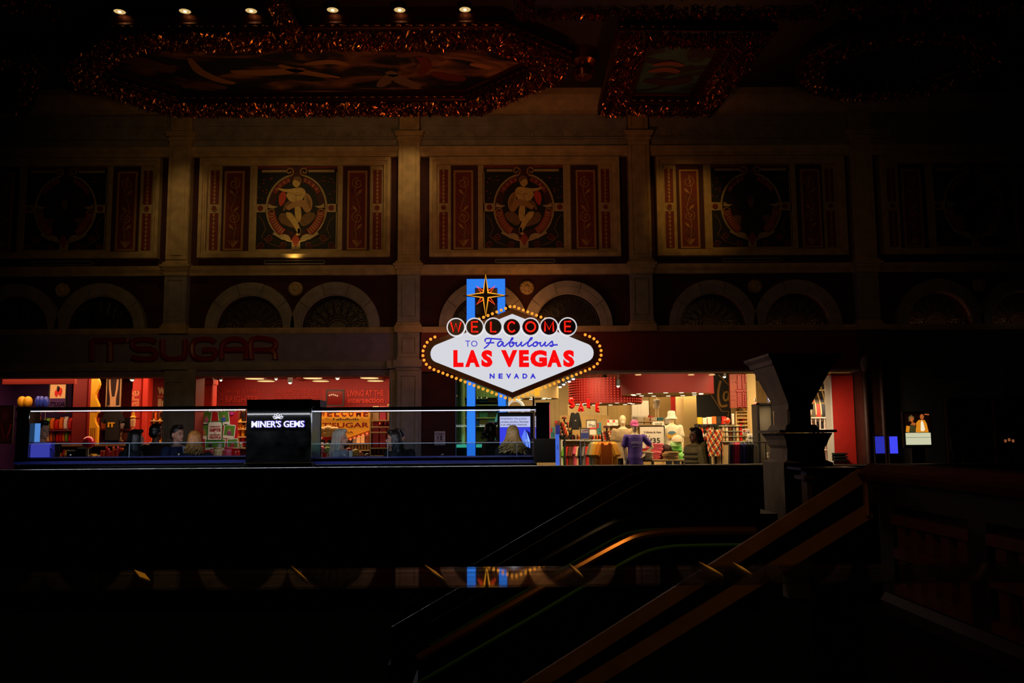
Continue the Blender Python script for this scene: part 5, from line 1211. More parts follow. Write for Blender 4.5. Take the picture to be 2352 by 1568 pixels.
# yellow shelf right of the poster
Y = 19.3
a, b = at(*CB(330, 600), Y).x, at(*CB(700, 600), Y).x; zz = [.4, zc(CB, 735, Y), zc(CB, 635, Y), zc(CB, 565, Y), zc(CB, 500, Y)]
shelf_unit('lit shelf of striped packs between the gift poster and kiosk tower', a, b, Y, .4, zz, zc(CB, 405, Y), SHELF, mat('shelf_back_red', (120, 30, 16), .6))
for z, kd, nn, hh, cc in ((zz[4], 'bag', 'striped pack', .3, ['brown', 'black', 'orange', 'brown']), (zz[3], 'plush', 'plush toy', .25, ['yellow', 'cream', 'orange', 'yellow']), (zz[2], 'jar', 'candy jar', .24, ['orange', 'yellow', 'brown', 'red']), (zz[1], 'bag', 'candy bag', .3, ['yellow', 'red', 'cream', 'orange'])):
    fill(kd, nn, 'toy' if kd == 'plush' else 'candy', f'on the {("top" if z == zz[4] else "second" if z == zz[3] else "third" if z == zz[2] else "fourth")} shelf between gift poster and kiosk tower', a+.04, b-.04, Y+.16, z, 8 if kd != 'plush' else 5, hh, .2, cc)
# amber diamond welcome sign inside the candy shop
AMB = mat('amber_sign', (232, 150, 30), .5, emit=.3); CRIM = col((150, 16, 22))
Y = 18.8
t = thing('candy_welcome_sign', 'amber diamond shaped welcome sign with the candy shop name behind the kiosk', 'sign', (0, Y, 0))
z_ = lambda x, y: (lambda q: (q.x, q.z))(at(*CB(x, y), Y))
D = [z_(*q) for q in ((1090, 450), (1060, 505), (1075, 560), (1330, 655), (1340, 658), (1620, 560), (1640, 505), (1590, 455))]
MB().prism(D, -.02, .06).build('panel', AMB, t)
Dr = offset(D, -.05); rim = MB(); n = len(D)
for i in range(n):
    j = (i+1) % n; q4 = (D[i], D[j], Dr[j], Dr[i]); rim.loft([[(v[0], -.04, v[1]) for v in q4], [(v[0], .06, v[1]) for v in q4]])
rim.build('rim', col((196, 110, 20)), t)
bm2 = None
for i in range(2, 6):
    a_, b_ = Vector(Dr[i]), Vector(Dr[(i+1) % n])
    for k in range(max(1, int((b_-a_).length/.09))):
        q = a_.lerp(b_, (k+.5)/max(1, int((b_-a_).length/.09)))
        if bm2 is None: o = MB().ell((0, 0, 0), (.024, .024, .024), 8, 6).build('bulb', glow('red_orange_bulb', (255, 110, 60), 1.1), t, True); bm2 = o.data
        else: o = link('bulb', bm2, t)
        o.location = (q.x, -.05, q.y)
for ch, x_ in zip('WELCOME', (1148, 1211, 1274, 1337, 1402, 1470, 1535)):
    c = z_(x_, 428); d = MB().lathe([(0, -.03), (.115, -.03), (.12, 0), (0, 0)], (c[0], -.04, c[1]), 20, 'y').build('letter_disc', mat('amber_disc', (240, 168, 50), .5, emit=.3), t)
    text(ch, CRIM, d, c[0]-.055, c[0]+.055, c[1]-.07, c[1]+.07, -.075, .006, .03)
def ct(s, x0, y0, x1, y1, m, bold, shear=0, rnd=None):
    a_, b_, c_, e_ = RR(CB, x0, y0, x1, y1, Y); text(s, m, t, a_, b_, c_, e_, -.028, .01, bold, shear=shear)
ct('TO', 1172, 462, 1212, 482, CRIM, .0); ct('Fabulous', 1235, 460, 1465, 490, col((30, 60, 110)), .01, .02); ct("IT'SUGAR", 1118, 510, 1560, 556, CRIM, .02); ct('NEVADA', 1190, 588, 1420, 606, CRIM, .01)
MB().tube([(z_(1340, 650)[0], .03, 0), (z_(1340, 650)[0], .03, z_(1340, 640)[1])], .04, 8).build('stand', BLK, t)
# gummy figure with a puffy hat
q = at(*CB(1185, 830), 18.0); t = thing('candy_figure', 'red candy figure with sunglasses and a puffy pale yellow hat', 'figure', (q.x, 18.0, 0))
zb = lambda y: at(*CB(1185, y), 18.0).z
PY_ = mat('puffy_yellow', (236, 190, 96), .4); GR = mat('gummy_red', (214, 34, 22), .25, coat=.5)
hat = MB()
for dx, y, r in ((-.14, 585, .10), (.0, 582, .12), (.14, 585, .10), (-.07, 600, .1), (.08, 600, .1)): hat.ell((dx, 0, zb(y)), (r, r, r*.85), 12, 8)
hat.lathe([(.10, zb(655)), (.13, zb(640)), (.14, zb(605)), (.08, zb(595))], seg=14)
skin('puffy_hat', hat, PY_, t, .012, 3)
bdy = MB(); bdy.ell((0, 0, zb(690)), (.19, .17, .17), 14, 10); bdy.ell((0, 0, zb(790)), (.2, .17, .24), 14, 10); bdy.ell((0, 0, .6), (.2, .18, .5), 14, 10); bdy.ell((0, 0, .15), (.25, .22, .15), 12, 8)
for s in (1, -1): bdy.cap((.15*s, -.02, zb(745)), (.22*s, -.14, zb(810)), .07, .06)
skin('body', bdy, GR, t, .014, 3)
for s in (1, -1): MB().lathe([(0, -.02), (.05, -.02), (.055, 0), (0, 0)], (.07*s, -.155, zb(685)), 12, 'y').build('sunglass_lens', BLK, t)
MB().box(-.03, .03, -.17, -.16, zb(687), zb(683)).build('sunglass_bridge', BLK, t)
# swirl lollipop balls in front
for k, (x_, y_, r, c) in enumerate(((1085, 712, 26, 'pink'), (1135, 715, 26, 'white'), (1185, 718, 26, 'green'), (1085, 755, 32, 'pink'), (1135, 755, 32, 'pink'), (1185, 757, 30, 'green'), (1080, 805, 20, 'cream'), (1375, 770, 34, 'red'), (1440, 785, 38, 'yellow'), (1545, 815, 30, 'brown'), (1480, 800, 30, 'orange'))):
    q = at(*CB(x_, y_), 17.7-.12*(k > 2)); s = r*17.7/2000/3.92
    t = thing('swirl_lollipop', f'{c} swirl lollipop ball, '+('leftmost in the back row', 'second in the back row', 'third in the back row', 'front left of the pile', 'front middle of the pile', 'front right of the pile', 'lowest in the front of the pile', 'right of the blonde woman in grey', 'beside the red one', 'before the right shelf', 'between yellow and brown balls')[k], 'lollipop', (q.x, q.y, 0), 0, 'swirl lollipop balls behind the kiosk')
    MB().ell((0, 0, q.z), (s, s, s), 14, 10).build('ball', mat('swirl_'+c, CN[c], .25, coat=.5), t, True); MB().tube([(0, 0, 0), (0, 0, q.z)], .01, 5).build('stick', WHITE, t)
    for z0 in (-.35, .25): MB().tube([(s*1.0*math.cos(a_)*.93, s*math.sin(a_)*.93, q.z+s*z0+s*.2*math.sin(2*a_)) for a_ in [2*PI*i/14 for i in range(14)]], s*.1, 5, True).build('swirl', col((240, 220, 200)), t)
# right hand candy shelf
Y = 18.6
a, b = at(*CB(1570, 600), Y).x, at(*CB(1790, 600), Y).x; zz = [.3, zc(CB, 815, Y), zc(CB, 745, Y), zc(CB, 603, Y), zc(CB, 555, Y), zc(CB, 497, Y)]
shelf_unit('cream shelf of red and white packs beside the middle pilaster', a, b, Y, .4, zz, zc(CB, 405, Y), SHELF, mat('shelf_back_red', (120, 30, 16), .6))
for k, (z, kd, nn, n, hh, cc) in enumerate(((zz[5], 'box', 'lit carton', 3, .32, ['cream', 'pink', 'cream', 'orange']), (zz[4], 'bag', 'candy bag', 6, .2, ['red', 'orange', 'red', 'pink']), (zz[3], 'jar', 'candy jar', 6, .18, ['black', 'red', 'brown', 'black']), (zz[2], 'box', 'red box', 3, .5, ['red']), (zz[1], 'bag', 'brown bag', 5, .24, ['brown']))):
    fill(kd, nn, 'box' if kd == 'box' else 'candy', f'on shelf row {("one", "two", "three", "four", "five")[k]} from the top beside the middle pilaster', a+.03, b-.03, Y+.16, z, n, hh, .2, cc)
Y = 19.4
a, b = at(*CB(1350, 700), Y).x, at(*CB(1570, 700), Y).x; zz = [.3, zc(CB, 765, Y), zc(CB, 705, Y)]
shelf_unit('low shelf with grey and cream boxes right of the candy figure', a, b, Y, .4, zz, zc(CB, 660, Y), SHELF, BLK)
fill('box', 'grey carton', 'box', 'on the upper low shelf right of the candy figure', a+.03, b-.03, Y+.16, zz[2], 5, .17, .2, ['black', 'grey', 'cream', 'cream', 'brown'])
fill('jar', 'cream jar', 'jar', 'on the lower low shelf right of the candy figure', a+.03, b-.03, Y+.16, zz[1], 7, .2, .14, ['cream'])
# notice on the dark red wall
p, w_, h = panel('paper_notice', 'pale paper notice taped to the dark red wall left of the blue posts', 'notice', CB, 2147, 588, 2245, 715, 16.96, mat('notice_paper', (190, 180, 196), .8), .01)
ptext(p, 'CLEAN', col((60, 50, 70)), CB, 2160, 600, 2232, 622, 16.96, .01)
for k in range(4): MB().box(-w_*.75, w_*.75-.02*k, -.004, 0, h*(.36-.09*k), h*(.39-.09*k)).build('text_line', col((120, 110, 130)), p)
for x_, s in ((-.35, .8), (.25, 1.2)): MB().prism([(w_*x_-.02*s, h*.55-.04*s), (w_*x_+.02*s, h*.55-.04*s), (w_*x_+.008*s, h*.55), (w_*x_+.025*s, h*.55), (w_*x_, h*.55+.05*s), (w_*x_-.025*s, h*.55), (w_*x_-.008*s, h*.55)], -.005, 0).build('pictogram', col((60, 50, 70)), p)
# ---------------------------------------------------------------- souvenir shop
Y = 20.6
def drum(name, label, px, pyb, Yc, r, m, under, ztop=3.12, seg=40):
    q = at(px, pyb, Yc-r); x = at(px, pyb, Yc).x; t = thing(name, label, 'ceiling drum', (x, Yc, 0))
    MB().lathe([(r-.02, q.z+.01), (r, q.z), (r, ztop), (r-.02, ztop)], seg=seg, ring=True).build('drum_side', m, t, True)
    MB().lathe([(0, q.z+.012), (r-.02, q.z+.012), (r-.02, q.z+.04), (0, q.z+.04)], seg=seg).build('underside', under, t)
    return t, q.z
def dl_ring(t, z, r, n, a0=0, a1=2*PI):
    for k in range(n):
        a = a0+(a1-a0)*k/n
        MB().lathe([(0, -.012), (.05, -.012), (.055, .0), (0, 0)], (r*math.cos(a), r*math.sin(a), z+.012), 10).build('downlight', glow('downlight_glow', (255, 240, 200), 1.6), t)
t, z = drum('beige_drum', 'beige round ceiling drum behind the lower tip of the neon sign', 1222, 913, 20.4, .62, BEIGE, BEIGE); dl_ring(t, z, .4, 8)
t, z = drum('red_drum', 'large plain red round ceiling drum with downlights under it', 1532, 901, 20.4, 1.08, mat('drum_red', (112, 6, 10), .7), BEIGE); dl_ring(t, z, .8, 14)
MQR = mat('marquee_red', (140, 8, 8), .6)
t, z = drum('marquee_drum', 'red round marquee drum covered with small bulbs behind the sale letters', 1390, 925, 22.15, .92, MQR, BEIGE, 3.0); dl_ring(t, z, .7, 10)
dots = MB()
for i in range(34):
    a = PI*1.02+PI*.96*i/33
    for j in range(10): dots.ell((.93*math.cos(a), .93*math.sin(a), z+.05+.062*j), (.016, .016, .016), 5, 4)
tag(dots.build('marquee_bulbs', glow('marquee_dot', (255, 92, 60), .75), t), kind='stuff')
MB().tube([(0, 0, 3.0), (0, 0, 3.12)], .05, 8).build('hanger', BLK, t)
# track spots
for k, (x, y, lab) in enumerate(((335, 172, 'white glaring spotlight, highest of the cluster right of the neon sign'), (280, 205, 'white spotlight below the highest one right of the neon sign'), (218, 222, 'pair spotlight, upper, near the beige drum'), (204, 244, 'pair spotlight, lower, near the beige drum'), (155, 278, 'dim spotlight lowest beside the beige drum'), (940, 270, 'black track spotlight at the left edge of the red drum'))):
    track_spot(CE, x, y, 19.2 if k < 5 else 19.0, lab, .05, None, 3.12, BLK, glow('cool_lens', (255, 236, 240), 2.2) if k < 4 else None)
track_spot(CFF, 438, 390, 20.2, 'round bright spotlight above the black script board', .05, None, 3.12)
for k, x in enumerate((1210, 1925, 2205)):
    disc_light(CE, x, 122, 18.3, ('left', 'middle', 'right')[k]+' of three thin lights under the shop lintel', .07, 'lintel lights', .02)
# rear wall relief
def wall_panel(label, x0, y0, x1, y1, Y, m, fn=CE, d=.1): return panel('wall_panel', label, 'panel', fn, x0, y0, x1, y1, Y, m, d)
wall_panel('tall cream wall panel under the sale letters', 260, 520, 790, 1000, 23.9, CREAMW)
wall_panel('dull gold recessed wall panel right of the sale letters', 800, 500, 1120, 800, 23.95, mat('dull_gold_wall', (190, 158, 96), .7))
wall_panel('white framed niche panel with a pale shelf', 1125, 470, 1355, 740, 23.8, WHITE)
wall_panel('deep beige recess behind the small high mannequin', 1365, 400, 1650, 760, 24.2, mat('deep_beige', (176, 140, 78), .7))
wall_panel('cream column panel right of the red banner', 1722, 370, 1822, 900, 23.4, CREAMW, d=.3)
wall_panel('wide cream wall panel left of the black script board', 1830, 370, 2010, 960, 23.2, mat('cream_b', (214, 182, 116), .7))
p, w_, h = panel('red_banner', 'narrow red hanging banner above the bucket hat', 'banner', CE, 1652, 395, 1714, 660, 23.0, mat('banner_red', (220, 34, 18), .6), .02); hang(p, h, 3.12); MB().tube([(-w_-.03, 0, h), (w_+.03, 0, h)], .012, 6).build('rod', BLK, p)
p, w_, h = panel('yellow_tag', 'small orange yellow hanging tag at the sign bulbs', 'tag', CD, 1335, 290, 1408, 405, 19.4, mat('yellow_tag', (240, 164, 20), .5, emit=.2), .02); hang(p, h, 3.12)
# SALE balloon letters
SLB = mat('sale_foil', (236, 28, 22), .22, coat=.6)
SALES = {'S': [[(.9, .75), (.5, .98), (.1, .8), (.15, .58), (.8, .42), (.9, .2), (.5, .02), (.08, .2)]], 'A': [[(.1, 0), (.5, 1), (.9, 0)], [(.28, .35), (.72, .35)]], 'L': [[(.2, 1), (.2, .05), (.9, .05)]], 'E': [[(.9, .95), (.2, .95), (.2, .05), (.92, .05)], [(.2, .5), (.8, .5)]]}
for ch, x0, y0, x1, y1 in (('S', 262, 420, 362, 585), ('A', 380, 480, 492, 640), ('L', 505, 425, 590, 590), ('E', 618, 490, 712, 640)):
    a, b, c, e = RR(CE, x0, y0, x1, y1, 18.6); m = MB(); r = .038; a += r; b -= r; c += r; e -= r
    for st in SALES[ch]: m.tube(crom([(a+(b-a)*u-(a+b)/2, 0, (e-c)*v) for u, v in st], 3 if ch == 'S' else 1), r, 8)
    o = m.build('balloon_letter', SLB, None, True, ((a+b)/2, 18.6, c)); tag(o, f'shiny red foil balloon letter {ch} of the word sale', 'balloon', 'sale balloon letters')
    MB().tube([(0, .0, e-c), (0, 0, 3.1-c)], .0012, 4).build('string', BLK, o)
# gondola shelving along the left
Y = 21.2
a, b = at(*CE(165, 900), Y).x, at(*CE(860, 900), Y).x; zt = at(*CE(500, 995), Y).z; z2 = at(*CE(500, 940), Y).z
G = thing('display_gondola', 'long low souvenir display with a white top edge under the sale letters', 'display', ((a+b)/2, Y, 0)); w_ = (b-a)/2
MB().cbox(-w_, w_, 0, .5, zt-.03, zt, .006).build('top_edge', WHITE, G); MB().box(-w_, w_, .45, .5, 0, z2+.5).build('back_board', mat('gondola_back', (176, 142, 84), .7), G); MB().cbox(-w_, w_, .2, .45, z2-.02, z2, .005).build('upper_shelf', WHITE, G)
for s in (-1, 1): MB().box(s*(w_-.02)-.02, s*(w_-.02)+.02, 0, .45, 0, zt-.03).build('end_panel', WHITE, G)
MB().tube([(-w_, .1, zt-.12), (w_, .1, zt-.12)], .012, 6).build('hang_rail', STEEL, G)
x = lambda u, Y=Y, y=900: at(*CE(u, y), Y).x
for k, (u0, c, n, sc) in enumerate(((215, 'green', 'lime green and yellow', 1), (262, 'red', 'dark red patterned', 1), (300, 'brown', 'brown patterned', 1), (335, 'brown', 'dark brown spotted', 1), (372, 'pink', 'pink', .8), (402, 'cream', 'cream spotted', 1), (440, 'black', 'black', 1), (488, 'grey', 'grey', 1), (530, 'red', 'red', .9))):
    z = zt-.14-.62*sc; good('shirt', 'hanging_shirt', 'shirt', f'{n} shirt hanging under the white display edge at the left', x(u0), Y+.1+.02*(k % 2), z, .34, .07, .6*sc, mat('garment_%d' % k, CN[c], .8, var=.6 if 'patterned' in n or 'spotted' in n or 'lime' in n else 0, scale=26), 'shirts under the white display edge', 1.1)
# things on its top
q = at(*CE(362, 920), 21.0); o = good('sweater', 'black_sweater', 'sweater', 'black sweater on a hanger below the S of sale', q.x, 21.0, q.z+.10, .33, .12, .42, col((20, 18, 20), .85))
h_ = thing('coat_hanger', 'wire hanger holding the black sweater', 'hanger', (q.x, 21.0, at(*CE(362, 748), 21.0).z)); MB().tube(crom([(-.12, 0, -.05), (0, 0, .0), (.12, 0, -.05)], 3), .006, 5).build('bar', STEEL, h_); MB().tube([(0, 0, 0), (0, 0, .06), (.03, 0, .10)], .005, 5).build('hook', STEEL, h_)
MB().tube([(0, 0, .05), (0, .25, .12)], .006, 5).build('wall_arm', STEEL, h_)
MB().ell((0, -.42, .52), (.16, .1, .07), 8, 5).build('printed_crest', col((190, 160, 120)), o)
def sgn(label, x0, y0, x1, y1, Y, lines, fn=CE, m=WHITE, fr=None, stand=True, cat='sign'):
    p, w_, h = panel('price_sign', label, cat, fn, x0, y0, x1, y1, Y, m, .012, None, fr, .014)
    if not stand: hang(p, h, 3.12)
    else: MB().tube([(0, .03, h*.5), (0, .03, -p.location.z)], .008, 5).build('stand', STEEL, p)
    for s, a_, b_, c_, d_, col_, bo in lines: ptext(p, s, col_, fn, a_, b_, c_, d_, Y, bo)
    return p
INKB = col((34, 30, 32)); REDI = col((200, 30, 24))
sgn('framed white price sign reading 2 for 24 left of the grey mannequin', 515, 735, 638, 865, 20.9, (('2', 535, 780, 560, 812, INKB, .0), ('/$', 562, 785, 582, 812, INKB, 0), ('24', 585, 792, 625, 825, INKB, .01)), fr=STEEL)
p = sgn('white card with a red stripe below the 2 for 24 sign', 552, 866, 640, 930, 20.88, (), stand=False); MB().box(-.1, .1, -.004, 0, .14, .17).build('red_stripe', REDI, p)
p, w_, h = panel('blue_display_card', 'blue display card with a purple ribbon print in a grey frame', 'card', CE, 432, 845, 545, 992, 20.4, mat('card_grey', (170, 160, 160), .5), .03, None, STEEL, .012); MB().tube([(0, .05, h*.5), (0, .05, -p.location.z)], .01, 5).build('stand', STEEL, p)
MB().box(-w_*.9, w_*.9, -.005, 0, h*.08, h*.6).build('blue_print', mat('card_blue', (54, 66, 150), .5), p); MB().prism([(-w_*.6, h*.72), (w_*.8, h*.82), (w_*.8, h*.92), (-w_*.4, h*.8)], -.006, 0).build('ribbon_print', col((120, 50, 130)), p)
# spinner of sunglasses and small racks
def spinner(label, fn, px, py0, py1, Y, r, m, n=8, rows=6, cm=None, cs_=.045):
    q = at(*fn(px, py1), Y); z1 = at(*fn(px, py0), Y).z; t = thing('spinner_rack', label, 'rack', (q.x, Y, 0))
    MB().lathe([(r, 0), (r, .03), (.04, .06), (.02, z1)], seg=12).build('stand', BLK, t, True); MB().lathe([(.0, z1-.02), (r*.5, z1-.02), (r*.5, z1+.02), (.0, z1+.04)], seg=12).build('top', m, t, True)
    it = None
    for j in range(rows):
        z = max(.3, q.z)+(z1-max(.3, q.z)-.1)*(j+.4)/rows
        for k in range(n):
            a_ = 2*PI*k/n+.2*j
            mm = cm[(j*3+k) % len(cm)]
            if it is None:
                o = MB().cbox(-cs_, cs_, -.012, .012, -cs_*1.15, cs_*1.15, .01).build('card', mm, t); it = o.data
            else:
                o = link('card', it, t)
            o.material_slots[0].link = 'OBJECT'; o.material_slots[0].material = mm
            o.location = (r*.8*math.cos(a_), r*.8*math.sin(a_), z); o.rotation_euler = (0, 0, a_+PI/2)
    return t
GC = [col(CN[c], .4) for c in ('cream', 'brown', 'orange', 'black', 'red')]
spinner('spinner rack of cream and brown sunglasses at the far left of the souvenir shop', CE, 215, 705, 930, 20.7, .11, col((120, 40, 24)), 8, 7, GC, .026)
spinner('glittery dark red keychain spinner left of the grey mannequin', CE, 790, 825, 1050, 19.6, .15, col((90, 40, 40)), 12, 9, [col(CN[c], .3) for c in ('brown', 'red', 'black', 'cream', 'brown')], .022)
fill('mug', 'souvenir mug', 'mug', 'on the white display edge below the sweater', x(300), x(425), Y+.15, zt, 6, .11, .1, ['brown', 'red', 'black', 'cream', 'brown', 'orange'])
fill('mug', 'souvenir cup', 'mug', 'on the white display edge right of the blue card', x(560), x(712), Y+.15, zt, 8, .11, .1, ['brown', 'black', 'red', 'cream', 'brown', 'orange', 'black', 'red'])
TP = at(*CE(240, 945), 20.5).z
for k, (u0, y0, c, lab) in enumerate(((190, 930, 'black', 'black plush toy by the sunglasses spinner'), (240, 930, 'brown', 'brown plush toy by the sunglasses spinner'), (285, 925, 'black', 'small dark plush toy right of the sunglasses spinner'))):
    q = at(*CE(u0, y0), 20.5); good('plush', 'plush_toy', 'toy', lab, q.x*21.36/20.5, 21.36, zt, .24, .22, .24, col(CN[c]))
for k, (x0, y0, x1, y1, c) in enumerate(((85, 740, 155, 815, 'brown'), (28, 832, 85, 975, 'teal'), (790, 728, 862, 808, 'white'), (868, 728, 938, 808, 'white'), (655, 765, 712, 925, 'teal'))):
    p, w_, h = panel('hanging_card', ('brown card above the pink edged kiosk post', 'teal and red card behind the pink edged kiosk post', 'left white card with a red corner behind the grey mannequin', 'right white card with a red corner behind the grey mannequin', 'teal hanging bag right of the 2 for 24 sign')[k], 'card', CE, x0, y0, x1, y1, 20.95 if k == 4 else 21.3, col(CN[c]), .03); hang(p, h, 3.12)
    MB().box(-w_*.9, -w_*.2, -.004, 0, h*.55, h*.95).build('red_corner', REDI, p)
    for j in range(2): MB().box(-w_*.1, w_*.8, -.004, 0, h*(.25+.2*j), h*(.3+.2*j)).build('print_line', INKB, p)
p, w_, h = panel('price_banner', 'pale sign strip with three prices on the rear wall', 'sign', CE, 1120, 665, 1340, 722, 23.2, WHITE, .02); hang(p, h, 3.12)
for k in range(3): ptext(p, '2/$24', INKB, CE, 1135+70*k, 690, 1180+70*k, 710, 23.2, 0)
MB().box(-w_*.2, w_*.9, -.004, 0, 0, h*.15).build('red_stripe', REDI, p)
Yb = 22.4; a, b = at(*CE(1190, 800), Yb).x, at(*CE(1560, 800), Yb).x; zb = at(*CE(1300, 790), Yb).z
shelf_unit('cream wall shelf with red caps behind the shirts and hats sign', a, b, Yb, .4, [.5, zb, at(*CE(1300, 742), Yb).z], at(*CE(1300, 735), Yb).z+.02, CREAMW, mat('dull_gold_wall', (190, 158, 96), .7))
fill('cap', 'red ball cap', 'cap', 'on the cream wall shelf left of the small mannequin', at(*CE(1360, 700), Yb).x, at(*CE(1440, 700), Yb).x, Yb+.18, at(*CE(1300, 742), Yb).z, 3, .14, .2, ['red'])
fill('box', 'white box', 'box', 'in the cream wall shelf behind the pink cap', a+.03, a+.9, Yb+.2, zb, 5, .18, .2, ['white', 'cream', 'white', 'teal', 'white'])
# T-shirts and hats sign
p = sgn('large white framed sign for shirts and hats priced 35 between two mannequins', 1232, 815, 1562, 1112, 19.3, (('T-Shirts & Hats', 1285, 882, 1520, 908, INKB, .0), ('2', 1300, 935, 1335, 985, INKB, .01), ('/', 1345, 940, 1368, 985, INKB, 0), ('$', 1372, 975, 1400, 1012, INKB, .0), ('35', 1405, 972, 1505, 1042, INKB, .015)), fr=STEEL)
MB().box(-.27, .27, -.004, .01, -.05, -.015).build('red_strip', REDI, p); MB().box(-.03, .03, 0, .03, -.9, -.05).build('stand', STEEL, p)
sgn('small tilted white card over the shirts and hats sign', 1405, 752, 1560, 798, 19.6, (('SALE', 1440, 772, 1530, 790, INKB, 0),), stand=False)
# folded hats and shirts on the front table
q0, q1 = at(*CE(1200, 1250), 18.6).x, at(*CE(1880, 1250), 18.6).x; zt = at(*CE(1500, 1262), 18.6).z
t = thing('hat_table', 'low table of folded hats before the shirts and hats sign', 'table', ((q0+q1)/2, 18.6, 0)); w_ = (q1-q0)/2
MB().cbox(-w_, w_, -.3, .3, zt-.04, zt, .01).build('table_top', SHELF, t)
for sx in (-1, 1):
    for sy in (-1, 1): MB().box(sx*(w_-.06)-.02, sx*(w_-.06)+.02, sy*.25-.02, sy*.25+.02, 0, zt-.04).build('leg', STEEL, t)
def Xs(u, Yv=18.6): return at(*CE(u, 1200), Yv).x
PINK, MINT = col((246, 110, 134), .7), col((150, 226, 120), .7)
for k, (u, y0, dz, s, m, lab) in enumerate(((1400, 18.65, 0, .40, PINK, 'pink folded shirt pile, lowest, under the price sign'), (1440, 18.7, .17, .36, PINK, 'pink folded shirt pile resting on top of the lowest pink one'), (1330, 18.4, 0, .26, col((214, 190, 150), .8), 'beige folded shirt pile in front of the pink ones'), (1650, 18.45, 0, .34, col((190, 150, 90), .8), 'tan folded shirt pile under the mint caps'), (1580, 18.75, 0, .26, col((90, 50, 34), .8), 'dark brown folded shirt pile between pink and tan'))):
    good('stack', 'folded_shirt_stack', 'clothes', lab, Xs(u, y0), y0, zt+dz, s, .3, .16, m, 'folded shirts on the hat table')
for k, (u, y0, dz, m, lab) in enumerate(((1730, 18.75, .0, MINT, 'mint green cap at the bottom of the cap pile'), (1740, 18.75, .09, MINT, 'mint green cap, second from the bottom of the cap pile'), (1735, 18.75, .18, MINT, 'mint green cap, third from the bottom of the cap pile'), (1725, 18.75, .27, col((190, 236, 160), .7), 'palest mint cap near the top of the cap pile'), (1745, 18.75, .36, col((232, 214, 180), .7), 'cream cap on top of the mint cap pile'), (1590, 18.75, .165, col((64, 34, 30), .7), 'dark brown cap lying on the brown shirts'), (1800, 18.6, .0, MINT, 'single mint cap right of the cap pile'))):
    good('cap', 'baseball_cap', 'cap', lab, Xs(u, y0), y0, zt+dz, .26, .28, .15, m, 'caps on the hat table', .15*(k % 3-1))
# round rack of orange shirts
t = thing('garment_rack', 'chrome garment rack carrying orange shirts in front of the grey mannequin', 'rack', (at(*CE(740, 1150), 18.5).x, 18.5, 0)); zr = at(*CE(740, 1040), 18.5).z
MB().tube([(-.5, 0, zr+.03), (.5, 0, zr+.03)], .012, 8).build('rail', STEEL, t, True)
for s in (-1, 1):
    MB().tube([(s*.48, 0, 0), (s*.48, 0, zr+.03)], .012, 8).build('upright', STEEL, t, True); MB().tube([(s*.48, -.25, .02), (s*.48, .25, .02)], .014, 8).build('foot', STEEL, t, True)
for k, (u, c, yy, lab) in enumerate(((612, (150, 150, 110), .0, 'grey green shirt at the left end of the orange rack'), (640, (222, 190, 120), -.02, 'cream shirt second on the orange rack'), (672, (244, 176, 44), -.04, 'bright yellow orange shirt on the rack'), (720, (236, 140, 20), -.05, 'orange shirt at the middle of the rack'), (762, (206, 104, 14), -.1, 'front dark orange shirt facing out of the rack'), (815, (240, 166, 40), -.05, 'light orange shirt near the right end of the rack'), (850, (236, 180, 70), -.0, 'pale orange shirt at the right end of the rack'))):
    xx = at(*CE(u, 1150), 18.5).x; good('shirt', 'orange_shirt' if k > 1 else 'rack_shirt', 'shirt', lab, xx, 18.5+yy*1.5, zr-.68, .52, .09, .70, col(c, .8), 'shirts on the orange rack', {4: .0}.get(k, .9 if u < 740 else -.9))
# black script board, H marquee and glass shelves
p, w_, h = panel('script_board', 'black chalk style wall board with gold script letters La', 'board', CFF, 107, 362, 512, 965, 22.2, mat('chalk_black', (14, 9, 9), .6), .06)
GT = col((190, 142, 70), .5); L = p.location
cf = lambda u, v, dy=-.012: (lambda q: (q.x-L.x, dy, q.z-L.z))(at(*CFF(u, v), 22.2))
MB().tube(crom([cf(388, 440), cf(362, 560), cf(368, 680), cf(400, 745), cf(470, 735)], 5), .035, 6).build('script_letter', GT, p); MB().tube(crom([cf(480, 575), cf(440, 580), cf(425, 640), cf(450, 680), cf(485, 640), cf(490, 580), cf(492, 660), cf(512, 690)], 4), .028, 6).build('script_letter', GT, p)
for l in ([(362, 362), (500, 505)], [(266, 592), (405, 805), (492, 808), (478, 870)]): MB().tube([cf(*q) for q in l], .012, 5).build('gold_line', GT, p)
p, w_, h = panel('marquee_letters', 'tall red marquee panel with bulb lit letter bars right of the script board', 'sign', CFF, 505, 358, 702, 768, 20.6, mat('marquee_tan', (136, 52, 28), .6), .12); hang(p, h, 3.12)
L = p.location
for k, (x0, y0, x1, y1) in enumerate(((590, 370, 640, 545), (590, 580, 640, 760), (575, 545, 705, 578), (650, 362, 672, 760), (680, 362, 700, 470), (680, 600, 702, 760), (573, 445, 600, 465))):
    a, b, c, e = RR(CFF, x0, y0, x1, y1, 20.6); o = MB().cbox(a-L.x, b-L.x, -.03, 0, c-L.z, e-L.z, .006).build('letter_bar', mat('marquee_dark', (120, 14, 22), .5), p)
    m = MB(); nx, nz = max(1, int((b-a)/.042)), max(1, int((e-c)/.045))
    for i in range(nx):
        for j in range(nz): m.ell((a-L.x+(b-a)*(i+.5)/nx, -.034, c-L.z+(e-c)*(j+.5)/nz), (.013, .01, .013), 5, 4)
    tag(m.build('letter_bulbs', glow('letter_dot', (255, 120, 72), .8), o), kind='stuff')
for y in (405, 450, 495, 610, 660, 710): MB().box(-w_*.9, -w_*.35, -.006, 0, at(600, CFF(0, y)[1], 20.6).z-L.z-.012, at(600, CFF(0, y)[1], 20.6).z-L.z+.012).build('slit', mat('marquee_dark', (120, 14, 22), .5), p)
Yg = 20.8
